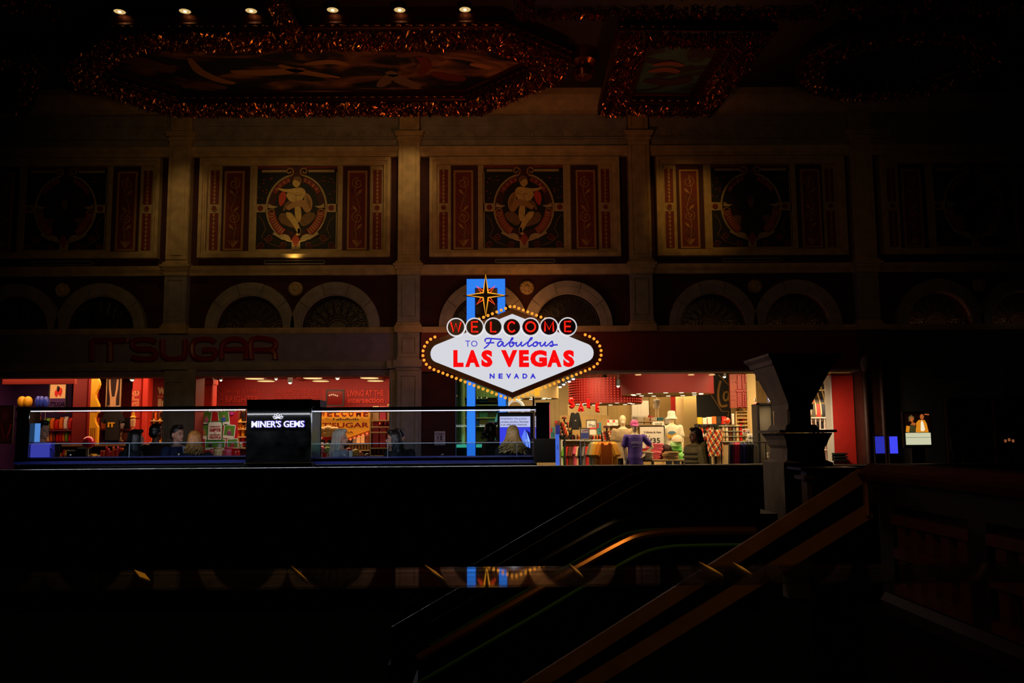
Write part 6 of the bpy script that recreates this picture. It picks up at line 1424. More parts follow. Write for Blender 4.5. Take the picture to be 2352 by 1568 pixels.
a, b = at(*CFF(580, 800), Yg).x, at(*CFF(718, 800), Yg).x; zs = [at(*CFF(650, y), Yg).z for y in (1150, 1090, 1030, 970, 925, 880, 835, 800)]
shelf_unit('cream grid shelf of little bottles under the red marquee panel', a, b, Yg, .3, zs, at(*CFF(650, 772), Yg).z, SHELF, mat('shelf_gold', (200, 160, 96), .6))
for j, z in enumerate(zs[3:]): fill('jar', 'little bottle', 'bottle', f'on grid shelf row {("five", "four", "three", "two", "one")[j]} from the top', a+.02, b-.02, Yg+.13, z, 6, .11, .07, ['cream', 'yellow', 'white', 'cream'] if j > 1 else ['orange', 'yellow', 'brown', 'red'])
for j, z in enumerate(zs[:3]): fill('box', 'tiny box', 'box', f'on lower grid shelf row {("three", "two", "one")[j]} under the red marquee', a+.02, b-.02, Yg+.13, z, 6, .12, .07, ['grey', 'cream', 'brown', 'teal'])
Yk = 20.4; a, b = at(*CFF(120, 900), Yk).x, at(*CFF(480, 900), Yk).x; zs = [.4, at(*CFF(300, 1120), Yk).z, at(*CFF(300, 1040), Yk).z, at(*CFF(300, 962), Yk).z]
shelf_unit('dark wide shelf of souvenirs under the black script board', a, b, Yk, .35, zs, at(*CFF(300, 955), Yk).z, BLK, BLK)
for z, nn, kd, hh, cc in ((zs[3], 'price boxed gift', 'box', .17, ['yellow', 'white', 'white', 'orange', 'black', 'red']), (zs[2], 'trinket', 'jar', .22, ['cream', 'orange', 'brown', 'red', 'cream', 'white', 'brown', 'yellow', 'red', 'cream']), (zs[1], 'trinket pack', 'bag', .24, ['brown', 'cream', 'orange', 'cream', 'brown', 'red', 'cream', 'brown', 'grey'])):
    fill(kd, nn, 'souvenir', 'on the '+('top' if z == zs[3] else 'middle' if z == zs[2] else 'lower')+' shelf under the script board', a+.02, b-.02, Yk+.15, z, len(cc), hh, .14, cc)
t = spinner('crowded spinner rack of charms behind the woman in the olive jacket', CFF, 330, 975, 1340, 19.4, .2, BLK, 18, 13, [col(CN[c], .35) for c in ('brown', 'cream', 'orange', 'grey', 'red', 'cream')], .024)
t = spinner('dark spinner rack of cards at the right shoulder of the woman', CFF, 205, 985, 1340, 19.7, .14, BLK, 8, 9, [col(CN[c], .4) for c in ('black', 'white', 'brown', 'red')])
CB_ = glassy('cabinet_glass', (230, 245, 220), .3)
q = at(*CFF(500, 1000), 19.6); t = thing('glass_cabinet', 'small glass cabinet with shelves on the cream counter', 'cabinet', (q.x, 19.6, 0)); z0, z1 = at(*CFF(500, 1170), 19.6).z, at(*CFF(500, 975), 19.6).z
for s in (-1, 1): MB().box(s*.31-.005, s*.31+.005, -.12, .12, z0, z1).build('glass_side', CB_, t)
for k in range(4):
    z = z0+(z1-z0)*k/3.2; MB().box(-.3, .3, -.12, .12, z, z+.012).build('glass_shelf', mat('glass_shelf_edge', (180, 190, 160), .2), t)
MB().box(-.3, .3, .11, .12, z0, z1).build('mirror_back', mat('cabinet_back', (150, 130, 84), .4), t)
for k in range(3): fill('jar', 'glass trinket', 'souvenir', f'in glass cabinet row {("three", "two", "one")[k]} from the top', q.x-.28, q.x+.28, 19.55, z0+(z1-z0)*k/3.2+.012, 7, .13, .09, ['grey', 'cream', 'white', 'brown', 'grey', 'cream', 'red'])
ct_ = thing('cream_counter', 'cream counter under the glass cabinet right of the woman', 'counter', (q.x+.1, 19.6, 0)); MB().cbox(-.46, .42, -.2, .3, 0, z0-.03, .01).build('body', CREAMW, ct_); MB().cbox(-.5, .46, -.24, .32, z0-.03, z0-.004, .008).build('counter_top', SHELF, ct_)
p = sgn('white price card with a red corner on the cabinet counter', 655, 1018, 748, 1085, 19.2, (('$14.99', 668, 1050, 738, 1075, INKB, 0),), CFF); MB().box(-.07, -.02, -.004, 0, .07, .1).build('red_corner', REDI, p); MB().tube([(0, .02, -.1), (0, .02, -p.location.z)], .008, 5).build('pole', STEEL, p)
q = at(*CFF(470, 935), 19.5); good('ball', 'red_ornament', 'ornament', 'shiny red orange ornament with a bright cap on the glass cabinet', q.x, 19.5, z1+.015, .15, .15, .16, mat('ornament', (214, 60, 20), .15, coat=1))
q = at(*CFF(540, 930), 19.5); good('tube', 'pale_candle', 'candle', 'tall pale candle on the right of the red ornament', q.x, 19.5, z1+.015, .06, .06, .24, WHITE)
# right part: white wall, tall framed cabinet, clothes, shelf
p, w_, h = panel('white_partition', 'tall cream partition wall right of the red marquee panel', 'wall panel', CFF, 718, 355, 830, 1370, 20.9, CREAMW, .1)
q = at(*CFF(930, 900), 18.4); zt = at(*CFF(930, 705), 18.4).z
t = thing('framed_cabinet', 'tall black framed cabinet with a fogged mirror front', 'cabinet', (q.x, 18.4, 0)); w_ = .17
MB().box(-w_, w_, .05, .4, 0, zt-.02).build('body', BLK, t); MB().box(-w_+.05, w_-.03, .035, .05, .15, zt-.06).build('mirror', mat('fogged_mirror', (150, 140, 116), .25, metal=.5), t)
f = MB(); f.box(-w_, -w_+.05, 0, .05, 0, zt); f.box(w_-.035, w_, 0, .05, 0, zt); f.box(-w_, w_, 0, .05, zt-.04, zt); f.box(-w_, w_, 0, .05, 0, .12); f.build('frame', BLK, t)
ptext(t, '%', WHITE, CFF, 940, 1300, 968, 1365, 18.4, 0, th=.03)
Yr = 18.9; a, b = at(*CFF(1030, 800), Yr).x, at(*CFF(1180, 800), Yr).x; zs = [.5]+[at(*CFF(1080, y), Yr).z for y in (980, 925, 860)]
shelf_unit('shelf of small gifts between the framed cabinet and flared pier', a, b, Yr, .3, zs, at(*CFF(1080, 715), Yr).z, SHELF, mat('shelf_gold', (200, 160, 96), .6))
for z, cc, r_ in ((zs[3], ['grey', 'white', 'black', 'grey'], 'upper'), (zs[2], ['black', 'brown', 'white', 'cream'], 'middle'), (zs[1], ['red', 'cream', 'orange', 'red'], 'lower')): fill('jar', 'small gift', 'souvenir', f'on the {r_} shelf beside the flared pier', a+.02, b-.02, Yr+.13, z, 6, .17, .09, cc)
for k, (x0, y0, x1, y1, c) in enumerate(((972, 515, 1030, 690, 'white'), (1032, 580, 1060, 690, 'red'), (958, 615, 978, 690, 'blue'))):
    p, w_, h = panel('hanging_tag', ('white', 'dark red', 'narrow blue')[k]+' tall card standing on top behind the framed cabinet', 'card', CFF, x0, y0, x1, y1, 19.3, col(CN[c]), .02); MB().ell((0, -.004, h*.4), (w_*.4, .006, h*.14), 8, 5).build('print', col(CN['yellow' if c == 'white' else 'white']), p); MB().tube([(0, .03, h*.9), (0, .03, -p.location.z)], .01, 5).build('stand', STEEL, p)
q = at(*CFF(825, 1040), 19.0); good('shirt', 'salmon_shirt', 'shirt', 'salmon pink shirt hanging at the edge of the framed cabinet', q.x, 19.0, q.z, .5, .08, .62, col((232, 104, 88), .8), None, 1.25)
h_ = thing('wall_hook', 'small hook rail behind the salmon shirt', 'hook', (q.x, 19.05, q.z+.66)); MB().tube([(0, 0, 0), (0, 0, .05), (.1, .3, .06)], .008, 5).build('arm', STEEL, h_); MB().tube([(.1, .3, .06), (.1, .3, -q.z-.66)], .012, 5).build('post', STEEL, h_)
t = thing('garment_rack', 'low rack of dark and hot pink jackets left of the framed cabinet', 'rack', (at(*CFF(670, 1300), 18.0).x, 18.0, 0)); zr = at(*CFF(670, 1180), 18.0).z
MB().tube([(-.48, 0, zr), (.5, 0, zr)], .012, 8).build('rail', BLK, t, True)
for s in (-1, 1): MB().tube([(s*.46, 0, 0), (s*.46, 0, zr)], .012, 8).build('upright', BLK, t, True); MB().tube([(s*.46, -.25, .02), (s*.46, .25, .02)], .014, 8).build('foot', BLK, t, True)
for k, (u, c, n) in enumerate(((535, (30, 26, 44), 'dark navy jacket at the left end'), (565, (120, 14, 50), 'plum jacket second from the left'), (595, (224, 28, 84), 'hot pink jacket'), (625, (200, 20, 60), 'crimson jacket'), (655, (36, 30, 90), 'indigo jacket'), (700, (44, 42, 110), 'blue violet jacket'), (745, (16, 14, 24), 'black jacket'), (790, (12, 12, 18), 'black jacket at the right end'))):
    good('sweater', 'jacket', 'jacket', n+' of the low rack by the framed cabinet', at(*CFF(u, 1250), 18.0).x, 18.0, zr-.74, .56, .08, .74, col(c, .7), 'jackets on the low rack', 1.05)
for k, u in enumerate((735, 770)):
    q = at(*CFF(u, 1180), 18.9); good('plush', 'white_plush', 'toy', ('left', 'right')[k]+' small white plush above the black jackets', q.x, 18.9, zr-.05, .16, .14, .24, WHITE)
pl_ = thing('toy_stand', 'slim stand carrying two white plush toys above the black jackets', 'stand', (at(*CFF(752, 1180), 18.9).x, 18.9, 0)); MB().cbox(-.25, .25, -.1, .1, zr-.09, zr-.05, .006).build('tray', STEEL, pl_); MB().tube([(0, 0, 0), (0, 0, zr-.09)], .02, 8).build('post', STEEL, pl_)
# red end pier with the curved white gift shelf
q0, q1 = at(*CFF(1740, 900), 17.2).x, 6.985
t = thing('red_pier', 'bright red end pier at the right edge of the souvenir shop', 'pier', ((q0+q1)/2, 17.2, 0)); w_ = (q1-q0)/2
RP = mat('red_pier_paint', (196, 34, 20), .6, var=.08)
MB().box(-w_, w_, 0, .3, 0, 2.78).build('face', RP, t); MB().box(-w_-.03, -w_, -.01, .3, 0, 2.74).build('edge_strip', WHITE, t); MB().box(-w_, w_, -.02, 0, 2.72, 2.78).build('head_trim', mat('head_trim', (120, 30, 20), .6), t)
q = at(*CFF(1825, 1360), 17.0); t = thing('black_rack', 'small black wire rack standing before the red pier', 'rack', (q.x, 17.0, 0)); z0, z1 = at(*CFF(1825, 1400), 17.0).z, at(*CFF(1825, 1305), 17.0).z
MB().box(-.12, .12, .06, .08, z0, z1).build('back', BLK, t)
for k in range(3): MB().cbox(-.13, .13, -.08, .08, z0+(z1-z0)*k/2.6, z0+(z1-z0)*k/2.6+.03, .005).build('tray', BLK, t)
for s in (-1, 1): MB().tube([(s*.11, 0, 0), (s*.11, 0, z1)], .01, 6).build('leg', BLK, t)
Yn = 18.2
t = thing('curved_gift_shelf', 'white lit gift shelf under an arched rack of prints beside the red pier', 'shelf', (0, Yn, 0))
c2 = lambda u, v, dy=0: (lambda q: (q.x, dy, q.z))(at(*CFF(u, v), Yn))
for k in range(5):
    pts = [(1480+k*62-150*((v-350)/530.-1)**2*(1 if v < 880 else 0), v) for v in range(350, 890, 45)]
    MB().tube(crom([c2(*q) for q in pts], 2), .014, 5).build('arched_rib', SHELF, t)
PC = [col(v) for v in ((70, 60, 34), (206, 40, 20), (26, 22, 22), (240, 90, 24), (150, 110, 50), (40, 40, 44), (190, 150, 80), (120, 50, 30))]
for r_, (v0, v1) in enumerate(((720, 872), (560, 700), (430, 545))):
    for k in range(4):
        sh = lambda v: -150*((v-350)/530.-1)**2
        P_ = [c2(1488+k*62+sh(v1), v1), c2(1536+k*62+sh(v1), v1), c2(1536+k*62+sh(v0), v0), c2(1488+k*62+sh(v0), v0)]
        MB().prism([(p_[0], p_[2]) for p_ in P_], .01, .02).build('print', PC[(r_*3+k*5) % 8 if r_ else (0, 1, 2, 3)[k]], t)
x0_, x1_ = c2(1430, 900)[0], c2(1745, 900)[0]
NW_ = mat('niche_white', (250, 232, 206), .5)
MB().box(x0_, x1_, .2, .22, 0, c2(1600, 880)[2]).build('niche_back', NW_, t)
for v in (1410, 1265, 1140, 1018, 880): MB().cbox(x0_, x1_, -.02, .2, c2(1600, v)[2]-.02, c2(1600, v)[2], .005).build('shelf_board', NW_, t)
for u in (1430, 1480, 1535, 1588, 1642, 1695, 1745): MB().box(c2(u, 900)[0]-.008, c2(u, 900)[0]+.008, 0, .2, 0, c2(1600, 880)[2]).build('divider', NW_, t)
for r_, v in enumerate((1018, 1140, 1265, 1410)):
    for k, u in enumerate((1508, 1562, 1615, 1668, 1720)):
        q = c2(u, v); good('mug' if (k+r_) % 2 else 'jar', 'dark_mug' if (k+r_) % 2 else 'lidded_jar', 'mug' if (k+r_) % 2 else 'jar', f'{"dark" if (k+r_) % 3 else "brown"} {"mug" if (k+r_) % 2 else "jar"} in niche {("one", "two", "three", "four", "five")[k]} of row {("one", "two", "three", "four")[r_]} by red pier', q[0], Yn+.09, q[2], .12, .1, .15, col((26, 20, 20) if (k+r_) % 3 else (120, 70, 40)), 'mugs and jars in the lit niches')
lamp('shelf_niche_lamp', 'AREA', ((x0_+x1_)/2, Yn-.25, c2(1600, 870)[2]+.3), 6, (1, .8, .6), ((x0_+x1_)/2, Yn+.1, .9), .5, .1)

# ---------------------------------------------------------------- glass fronted corner shop behind the blue posts
GG = glassy('green_glass', (204, 226, 200), .25)
a, b = at(1046, 950, 17.05).x, at(1166, 950, 17.05).x
t = thing('glass_shop_front', 'tall green tinted glass shop front behind the blue posts', 'glass', (a, 17.05, 0)); w2 = b-a
MB().box(0, w2, .0, .012, 0, 2.78).build('glass_pane', GG, t)
for x_ in (0, w2): MB().box(x_-.012, x_+.012, -.005, .02, 0, 2.78).build('glass_edge', mat('blue_glass_edge', (50, 110, 170), .2, emit=.25), t)
MB().box(.0, w2, -.03, .05, 2.72, 2.78).build('head_rail', mat('amber_rail', (170, 110, 40), .4), t); MB().lathe([(0, 0), (.02, 0), (.02, .03), (0, .03)], (.03, -.03, at(1046, 909, 17.05).z), 10, 'y').build('clamp', STEEL, t)
CD2 = lambda x0, y0, x1, y1, Y: RR(CD, x0, y0, x1, y1, Y)
GW = mat('green_cream', (196, 190, 150), .7)
a, b, c, e = CD2(300, 180, 395, 760, 18.8); cc_ = thing('round_column', 'pale green lit round column inside the glass corner shop', 'column', ((a+b)/2, 18.8, 0)); MB().lathe([((b-a)*.62, 0), ((b-a)*.62, .1), ((b-a)/2, .14), ((b-a)/2, 2.95), ((b-a)*.6, 3.0), ((b-a)*.6, 3.1)], seg=18).build('shaft', GW, cc_, True); MB().lathe([((b-a)*.66, 0), ((b-a)*.66, .08), ((b-a)*.5, .1)], seg=18).build('base', GW, cc_, True)
panel('green_ceiling_panel', 'green tinted bulkhead panel high inside the glass corner shop', 'panel', CD, 400, 170, 990, 430, 20.4, mat('bulkhead_green', (140, 146, 96), .7), .2)
for k, x_ in enumerate((555, 580, 605, 640, 680, 1040, 1065, 1150, 1180)):
    q = at(*CD(x_, 440), 20.0); tt = thing('downlight', ('first', 'second', 'third', 'fourth', 'fifth', 'sixth', 'seventh', 'eighth', 'ninth')[k]+' glittering little downlight from the left inside the corner shop', 'ceiling light', (q.x, 20.0+.1*(k % 2), q.z), 0, 'downlights of the corner shop'); MB().lathe([(0, 0), (.035, 0), (.035, .01), (0, .01)], seg=10).build('lens', glow('green_lens', (240, 255, 190), 1.8), tt); MB().lathe([(.036, -.004), (.05, -.004), (.05, .03), (.036, .03)], seg=10, ring=True).build('rim', STEEL, tt); MB().tube([(0, 0, .01), (0, 0, 3.1-q.z)], .006, 4).build('cord', STEEL, tt)
a, b = at(*CD(395, 600), 20.6).x, at(*CD(850, 600), 20.6).x; zs = [at(*CD(600, y), 20.6).z for y in (810, 695, 600, 522)]
shelf_unit('pale grid display of framed goods inside the glass corner shop', a, b, 20.6, .25, zs, at(*CD(600, 462), 20.6).z, GW, mat('grid_back', (90, 90, 50), .7))
xs_ = [at(*CD(u, 600), 20.6).x for u in (420, 530, 645, 765)]
for j, z in enumerate(zs):
    for k, x_ in enumerate(xs_):
        o = good('box', 'framed_box', 'box', f'{("dark", "blue", "brown", "teal")[(j+k) % 4]} framed box, column {("one", "two", "three", "four")[k]}, shelf row {("four", "three", "two", "one")[j]}, in the corner shop', x_, 20.72, z, .62/2.6, .12, .2, mat('vape_%d' % ((j+k) % 4), ((50, 60, 50), (40, 80, 160), (120, 90, 60), (70, 130, 120))[(j+k) % 4], .5), 'framed boxes in the corner shop')
a, b, c, e = CD2(268, 1060, 725, 1220, 17.9)
t = thing('lit_counter', 'glowing cyan edged counter low inside the glass corner shop', 'counter', ((a+b)/2, 17.9, 0)); w_ = (b-a)/2
MB().cbox(-w_, w_, 0, .5, 0, e-.06, .01).build('front', mat('teal_front', (40, 120, 130), .5, var=.4, scale=30), t); MB().cbox(-w_, w_, -.01, .52, e-.06, e, .008).build('lit_top', glow('cyan_top', (120, 236, 240), 1.0), t)
for k in range(6): MB().box(-w_+.02+w_*2*k/6, -w_+.05+w_*2*k/6, -.012, 0, .1, e-.08).build('rib', mat('teal_dark', (20, 80, 90), .5), t)
a, b, c, e = CD2(325, 770, 355, 1050, 17.7); t = thing('chain_strip', 'hanging strip of small packets inside the glass corner shop', 'display', ((a+b)/2, 17.7, c))
for k in range(9): MB().cbox(-.025, .025, -.01, .01, (e-c)*k/9+.006, (e-c)*(k+.7)/9, .008).build('packet', mat('packet_white', (190, 200, 170), .4), t)
MB().tube([(0, .015, 0), (0, .015, 2.9-c)], .005, 5).build('strip', STEEL, t)
# white ring and screen
q = at(*CD(1080, 600), 18.3); t = thing('white_ring', 'large white glowing ring partly behind the warning screen', 'decoration', (q.x, 18.3, 0)); r = 110/5.88*18.3/2000; zc_ = at(*CD(1080, 575), 18.3).z
MB().tube([(r*math.cos(a_), 0, zc_+r*1.0*math.sin(a_)) for a_ in [2*PI*k/28 for k in range(28)]], .032, 8, True).build('ring', mat('ring_white', (250, 240, 220), .5, emit=.5), t, True); MB().tube([(0, 0, 0), (0, 0, zc_-r)], .03, 8).build('stand', STEEL, t); MB().lathe([(.16, 0), (.16, .03), (.02, .05)], seg=14).build('foot', STEEL, t)
P_ = [at(*CD(u, v), 18.0) for u, v in ((790, 770), (840, 620), (862, 610), (862, 660), (815, 800))]
o = MB().prism([(p_.x, p_.z) for p_ in P_]+[(P_[-1].x, 0), (P_[0].x, 0)], 17.98, 18.02).build('slanted_light_panel', mat('sky_panel', (120, 190, 220), .5, emit=.6)); tag(o, 'slanted pale blue lit panel between the blue posts', 'panel')
a, b, c, e = CD2(840, 625, 1318, 1215, 13.6)
t = thing('warning_screen', 'large black framed digital screen with a nicotine warning above blue shapes', 'screen', ((a+b)/2, 13.6, 0)); w_ = (b-a)/2
MB().cbox(-w_, w_, 0, .08, c-.05, e, .02).build('bezel', BLK, t)
L = t.location
a1, b1, c1, e1 = CD2(870, 682, 1282, 825, 13.59); MB().box(a1-L.x, b1-L.x, -.004, 0, c1, e1).build('white_display', glow('screen_white', (186, 192, 236), 1.0), t)
a2, b2, c2_, e2 = CD2(870, 828, 1282, 1205, 13.59); MB().box(a2-L.x, b2-L.x, -.004, 0, c2_, e2).build('blue_display', glow('screen_blue', (56, 62, 224), 1.0), t)
NV = col((40, 44, 120))
for s, x0, y0, x1, y1 in (('WARNING: This product', 880, 702, 1235, 730), ('contains nicotine. Nicotine', 880, 740, 1255, 768), ('is an addictive chemical.', 880, 778, 1240, 806)):
    a3, b3, c3, e3 = CD2(x0, y0, x1, y1, 13.59); text(s, NV, t, a3-L.x, b3-L.x, c3, e3, -.007, .003, .012)
def tri(pts, m): MB().prism([(at(*CD(u, v), 13.59).x-L.x, at(*CD(u, v), 13.59).z) for u, v in pts], -.008, -.004).build('screen_shape', m, t)
tri([(1210, 850), (1165, 960), (1200, 1130), (1280, 1200)], glow('screen_light_blue', (96, 130, 246), 1.0)); tri([(1215, 850), (1282, 905), (1282, 1010)], glow('screen_navy', (18, 16, 90), 1.0)); tri([(1228, 862), (1245, 1000), (1282, 1140), (1276, 1010)], glow('screen_pale', (150, 190, 250), 1.0)); tri([(1215, 985), (1245, 1190), (1260, 1200), (1240, 1000)], glow('screen_pale', (150, 190, 250), 1.0))
MB().box(-.1, .1, .08, .12, 0, e-.2).build('stand', BLK, t); MB().cbox(-.4, .4, -.1, .3, 0, .04, .01).build('foot', BLK, t)
a, b, c, e = CD2(1318, 760, 1342, 980, 13.7); o = MB().cbox(a, b, 13.7, 13.75, 0, e+.4, .006).build('screen_side_post', mat('tan_post', (150, 110, 80), .3, metal=.6)); tag(o, 'thin shiny tan post right of the warning screen', 'post'); MB().ell(((a+b)/2, 13.7, c), (.015, .02, .01), 8, 5).build('knob', STEEL, o)

# ---------------------------------------------------------------- screens by the lift
a, b, c, e = rect(2080, 950, 2137, 1021, 15.5)
t = thing('poster_screen', 'lit poster screen of an elegant couple above a pale caption strip', 'screen', ((a+b)/2, 15.5, 0)); w_ = (b-a)/2; h = e-c
MB().cbox(-w_-.03, w_+.03, .01, .1, c-.05, e+.04, .01).build('casing', BLK, t); MB().box(-.12, .12, .03, .09, 0, c-.05).build('stand', BLK, t)
MB().box(-w_, w_, 0, .01, c, c+h*.385).build('caption_strip', glow('caption_glow', (206, 206, 172), .95), t); MB().box(-w_, w_, 0, .01, c+h*.39, e).build('photo_ground', glow('photo_dark', (26, 8, 4), .5), t)
u_ = lambda u, v: (-w_+2*w_*u, c+h*v)
def pp(pts, m, y=-.004, nm='pictured_shape'): MB().prism([u_(*q) for q in pts], y, y+.004).build(nm, m, t)
OG, SK, DG = glow('photo_orange', (226, 138, 30), .9), glow('photo_skin', (190, 96, 40), .8), glow('photo_olive', (74, 66, 32), .7)
pp([(.4, .4), (.45, .72), (.55, .8), (.78, .8), (.86, .68), (.92, .4)], OG); pp([(.6, .45), (.62, .7), (.67, .8), (.73, .7), (.78, .48), (.7, .43)], glow('photo_white', (250, 236, 200), .95), -.006)
pp([(.13, .4), (.2, .65), (.38, .64), (.42, .4)], DG, -.003); pp([(.0, .42), (.04, .62), (.18, .6), (.14, .4)], OG, -.002); pp([(.2, .65), (.3, .74), (.44, .68), (.38, .62)], SK, -.005)
for cx, cz, rx, rz, m in ((.26, .82, .07, .09, SK), (.68, .9, .08, .09, SK)): pp([(cx+rx*math.cos(2*PI*k/12), cz+rz*math.sin(2*PI*k/12)) for k in range(12)], m, -.007, 'pictured_face')
pp([(.14, .74), (.14, .9), (.25, .96), (.36, .9), (.36, .78), (.32, .88), (.22, .9), (.18, .78)], glow('photo_crown', (120, 100, 50), .6), -.008); pp([(.78, .97), (.8, 1.0), (.98, .99), (.97, .95)], SK, -.004)
MB().box(-w_, w_, -.004, 0, c+h*.23, c+h*.24).build('caption_line', BLK, t)
for k, (x0, x1, g) in enumerate(((2011, 2032, .45), (2044, 2062, 1.0))):
    a, b, c, e = rect(x0, 1002, x1, 1041, 15.4); t = thing('blue_screen', ('dimmer left', 'brighter right')[k]+' of two upright blue screens by the lift', 'screen', ((a+b)/2, 15.4, 0), 0, 'blue screens by the lift'); w_ = (b-a)/2
    MB().box(-w_, w_, 0, .01, c, e).build('display', glow('blue_screen_%d' % k, (66, 72, 248), g), t); MB().cbox(-w_-.01, w_+.01, .01, .06, 0, e+.01, .004).build('casing', BLK, t)
for k, (x0, x1) in enumerate(((2184, 2204), (2207, 2226))):
    a, b, c, e = rect(x0, 1003, x1, 1034, 16.0); t = thing('notice_board', ('left', 'right')[k]+' of two dull maroon notice boards near the lift door', 'board', ((a+b)/2, 16.0, 0), 0, 'maroon boards by the lift'); w_ = (b-a)/2
    MB().cbox(-w_, w_, 0, .03, c, e, .006).build('board', mat('dull_maroon', (88, 44, 50), .7), t); MB().box(-.03, .03, .03, .06, 0, e).build('post', BLK, t)
a, b, c, e = rect(2306, 1004, 2330, 1016, 15.8); t = thing('small_lamp', 'tiny glowing amber lamp cluster at the far right', 'lamp', ((a+b)/2, 15.8, 0))
for k in range(3): MB().ell((-.07+.07*k, 0, c+.03+.02*(k % 2)), (.025, .02, .03), 8, 6).build('bulb', glow('amber_small', (180, 100, 60), .5), t)
MB().tube([(0, .03, 0), (0, .03, c)], .015, 6).build('stem', BLK, t); MB().cbox(-.1, .1, -.02, .04, c-.02, c, .004).build('tray', BLK, t)
# ---------------------------------------------------------------- people and mannequins
SKIN = mat('skin_light', (206, 150, 122), .55); SKIND = mat('skin_dark', (104, 62, 42), .5); MANN = mat('mannequin_cream', (238, 214, 172), .4)
def limb_pts(p): return [Vector(q) for q in p]
def body_prims(m, arms, lean=0, bald=False, sex='m', face=True, legs=True):
    L = lambda z: Vector((0, -lean*max(0, z-.95)/.75, 0))
    hc = L(1.62)
    m.ell(hc+Vector((0, .012, 1.645)), (.074, .094, .105), 16, 12); m.ell(hc+Vector((0, -.03, 1.578)), (.055, .062, .062), 12, 8)
    if face:
        m.cap(hc+Vector((0, -.082, 1.632)), hc+Vector((0, -.103, 1.597)), .009, .014, 8)
        for s in (1, -1): m.ell(hc+Vector((.077*s, .012, 1.615)), (.012, .022, .034), 8, 6); m.ell(hc+Vector((.032*s, -.074, 1.648)), (.024, .012, .009), 8, 5)
        m.ell(hc+Vector((0, -.083, 1.562)), (.024, .011, .010), 8, 5); m.ell(hc+Vector((0, -.076, 1.536)), (.022, .02, .018), 8, 6)
    m.cap(L(1.42)+Vector((0, .02, 1.42)), hc+Vector((0, .005, 1.56)), .054, .05)
    sw = .93 if sex == 'f' else 1
    R = []
    for z, rx, ry in ((.86, .15, .11), (.95, .165, .115), (1.05, .145 if sex == 'm' else .132, .10), (1.15, .142 if sex == 'm' else .128, .098), (1.28, .165, .115), (1.38, .17, .105), (1.44, .125, .085), (1.48, .06, .055)):
        R.append([(L(z).x+rx*sw*math.cos(2*PI*k/16), L(z).y+ry*math.sin(2*PI*k/16), z) for k in range(16)])
    m.loft(R)
    for s, A in zip((-1, 1), arms):
        sh, el, wr = (Vector(q) for q in A); m.ell(sh, (.056, .056, .056), 10, 8); m.cap(sh, el, .047, .038); m.cap(el, wr, .038, .027)
        d = (wr-el).normalized(); sd = Vector((0, -1, 0)) if abs(d.y) < .8 else Vector((s, 0, 0)); sd = (sd-d*sd.dot(d)).normalized(); n = d.cross(sd)
        m.cap(wr, wr+d*.075, .027, .034); 
        for k, ln in enumerate((.07, .08, .076, .058)):
            b = wr+d*.085+sd*(.036-.024*k); m.cap(b, b+d*ln*.5+n*.006*s, .010, .0095, 6); m.cap(b+d*ln*.5+n*.006*s, b+d*ln*.9+n*.02*s, .0095, .008, 6)
        b = wr+d*.025+sd*.03; m.cap(b, b+d*.035+sd*.03, .013, .011, 6); m.cap(b+d*.035+sd*.03, b+d*.07+sd*.035, .011, .009, 6)
    if legs:
        for s in (1, -1):
            m.cap((.088*s, 0, .90), (.092*s, -.012, .50), .085, .056); m.cap((.092*s, -.012, .5), (.095*s, .02, .09), .056, .038); m.cap((.095*s, .035, .05), (.1*s, -.14, .036), .04, .032)
    return hc
ARM_DOWN = (((-.19, 0, 1.39), (-.235, .02, 1.11), (-.225, -.06, .86)), ((.19, 0, 1.39), (.235, .02, 1.11), (.225, -.06, .86)))
ARM_FWD = (((-.19, 0, 1.39), (-.22, -.02, 1.12), (-.12, -.24, 1.06)), ((.19, 0, 1.39), (.22, -.02, 1.12), (.12, -.24, 1.06)))
ARM_HIP = (((-.19, 0, 1.39), (-.25, .05, 1.13), (-.25, -.02, .88)), ((.19, 0, 1.39), (.40, .04, 1.17), (.19, -.05, 1.0)))
def garment(m, arms, z0, sleeve=1.0, gr=.022, lean=0, sex='m', flare=0, ztop=1.455):
    L = lambda z: Vector((0, -lean*max(0, z-.95)/.75, 0)); sw = .95 if sex == 'f' else 1
    R = []
    prof = [(.86, .152, .112), (.95, .165, .115), (1.05, .15, .104), (1.15, .148, .102), (1.28, .166, .117), (1.38, .172, .108), (1.44, .130, .09), (ztop, .085, .075)]
    for z, rx, ry in prof:
        if z < z0: continue
        if not R: z = z0
        g = gr+flare*max(0, 1.2-z)
        R.append([(L(z).x+(rx*sw+g)*math.cos(2*PI*k/18), L(z).y+(ry+g)*math.sin(2*PI*k/18), z) for k in range(18)])
    if z0 < .86: R.insert(0, [((.165+gr+flare*.3)*math.cos(2*PI*k/18), (.12+gr+flare*.3)*math.sin(2*PI*k/18), z0) for k in range(18)])
    m.loft(R)
    for A in arms:
        sh, el, wr = (Vector(q) for q in A); m.ell(sh, (.06+gr*.6,)*3, 10, 8)
        if sleeve >= 1:
            m.cap(sh, el, .05+gr, .042+gr); m.cap(el, el.lerp(wr, .95), .042+gr, .032+gr)
        else: m.cap(sh, sh.lerp(el, sleeve), .05+gr, .05+gr*1.1)
def hair_short(hc, m):
    m.ell(hc+Vector((0, .025, 1.675)), (.083, .098, .092), 14, 10); m.ell(hc+Vector((0, .07, 1.62)), (.07, .05, .07), 10, 8); m.ell(hc+Vector((0, -.05, 1.735)), (.06, .045, .03), 10, 6)
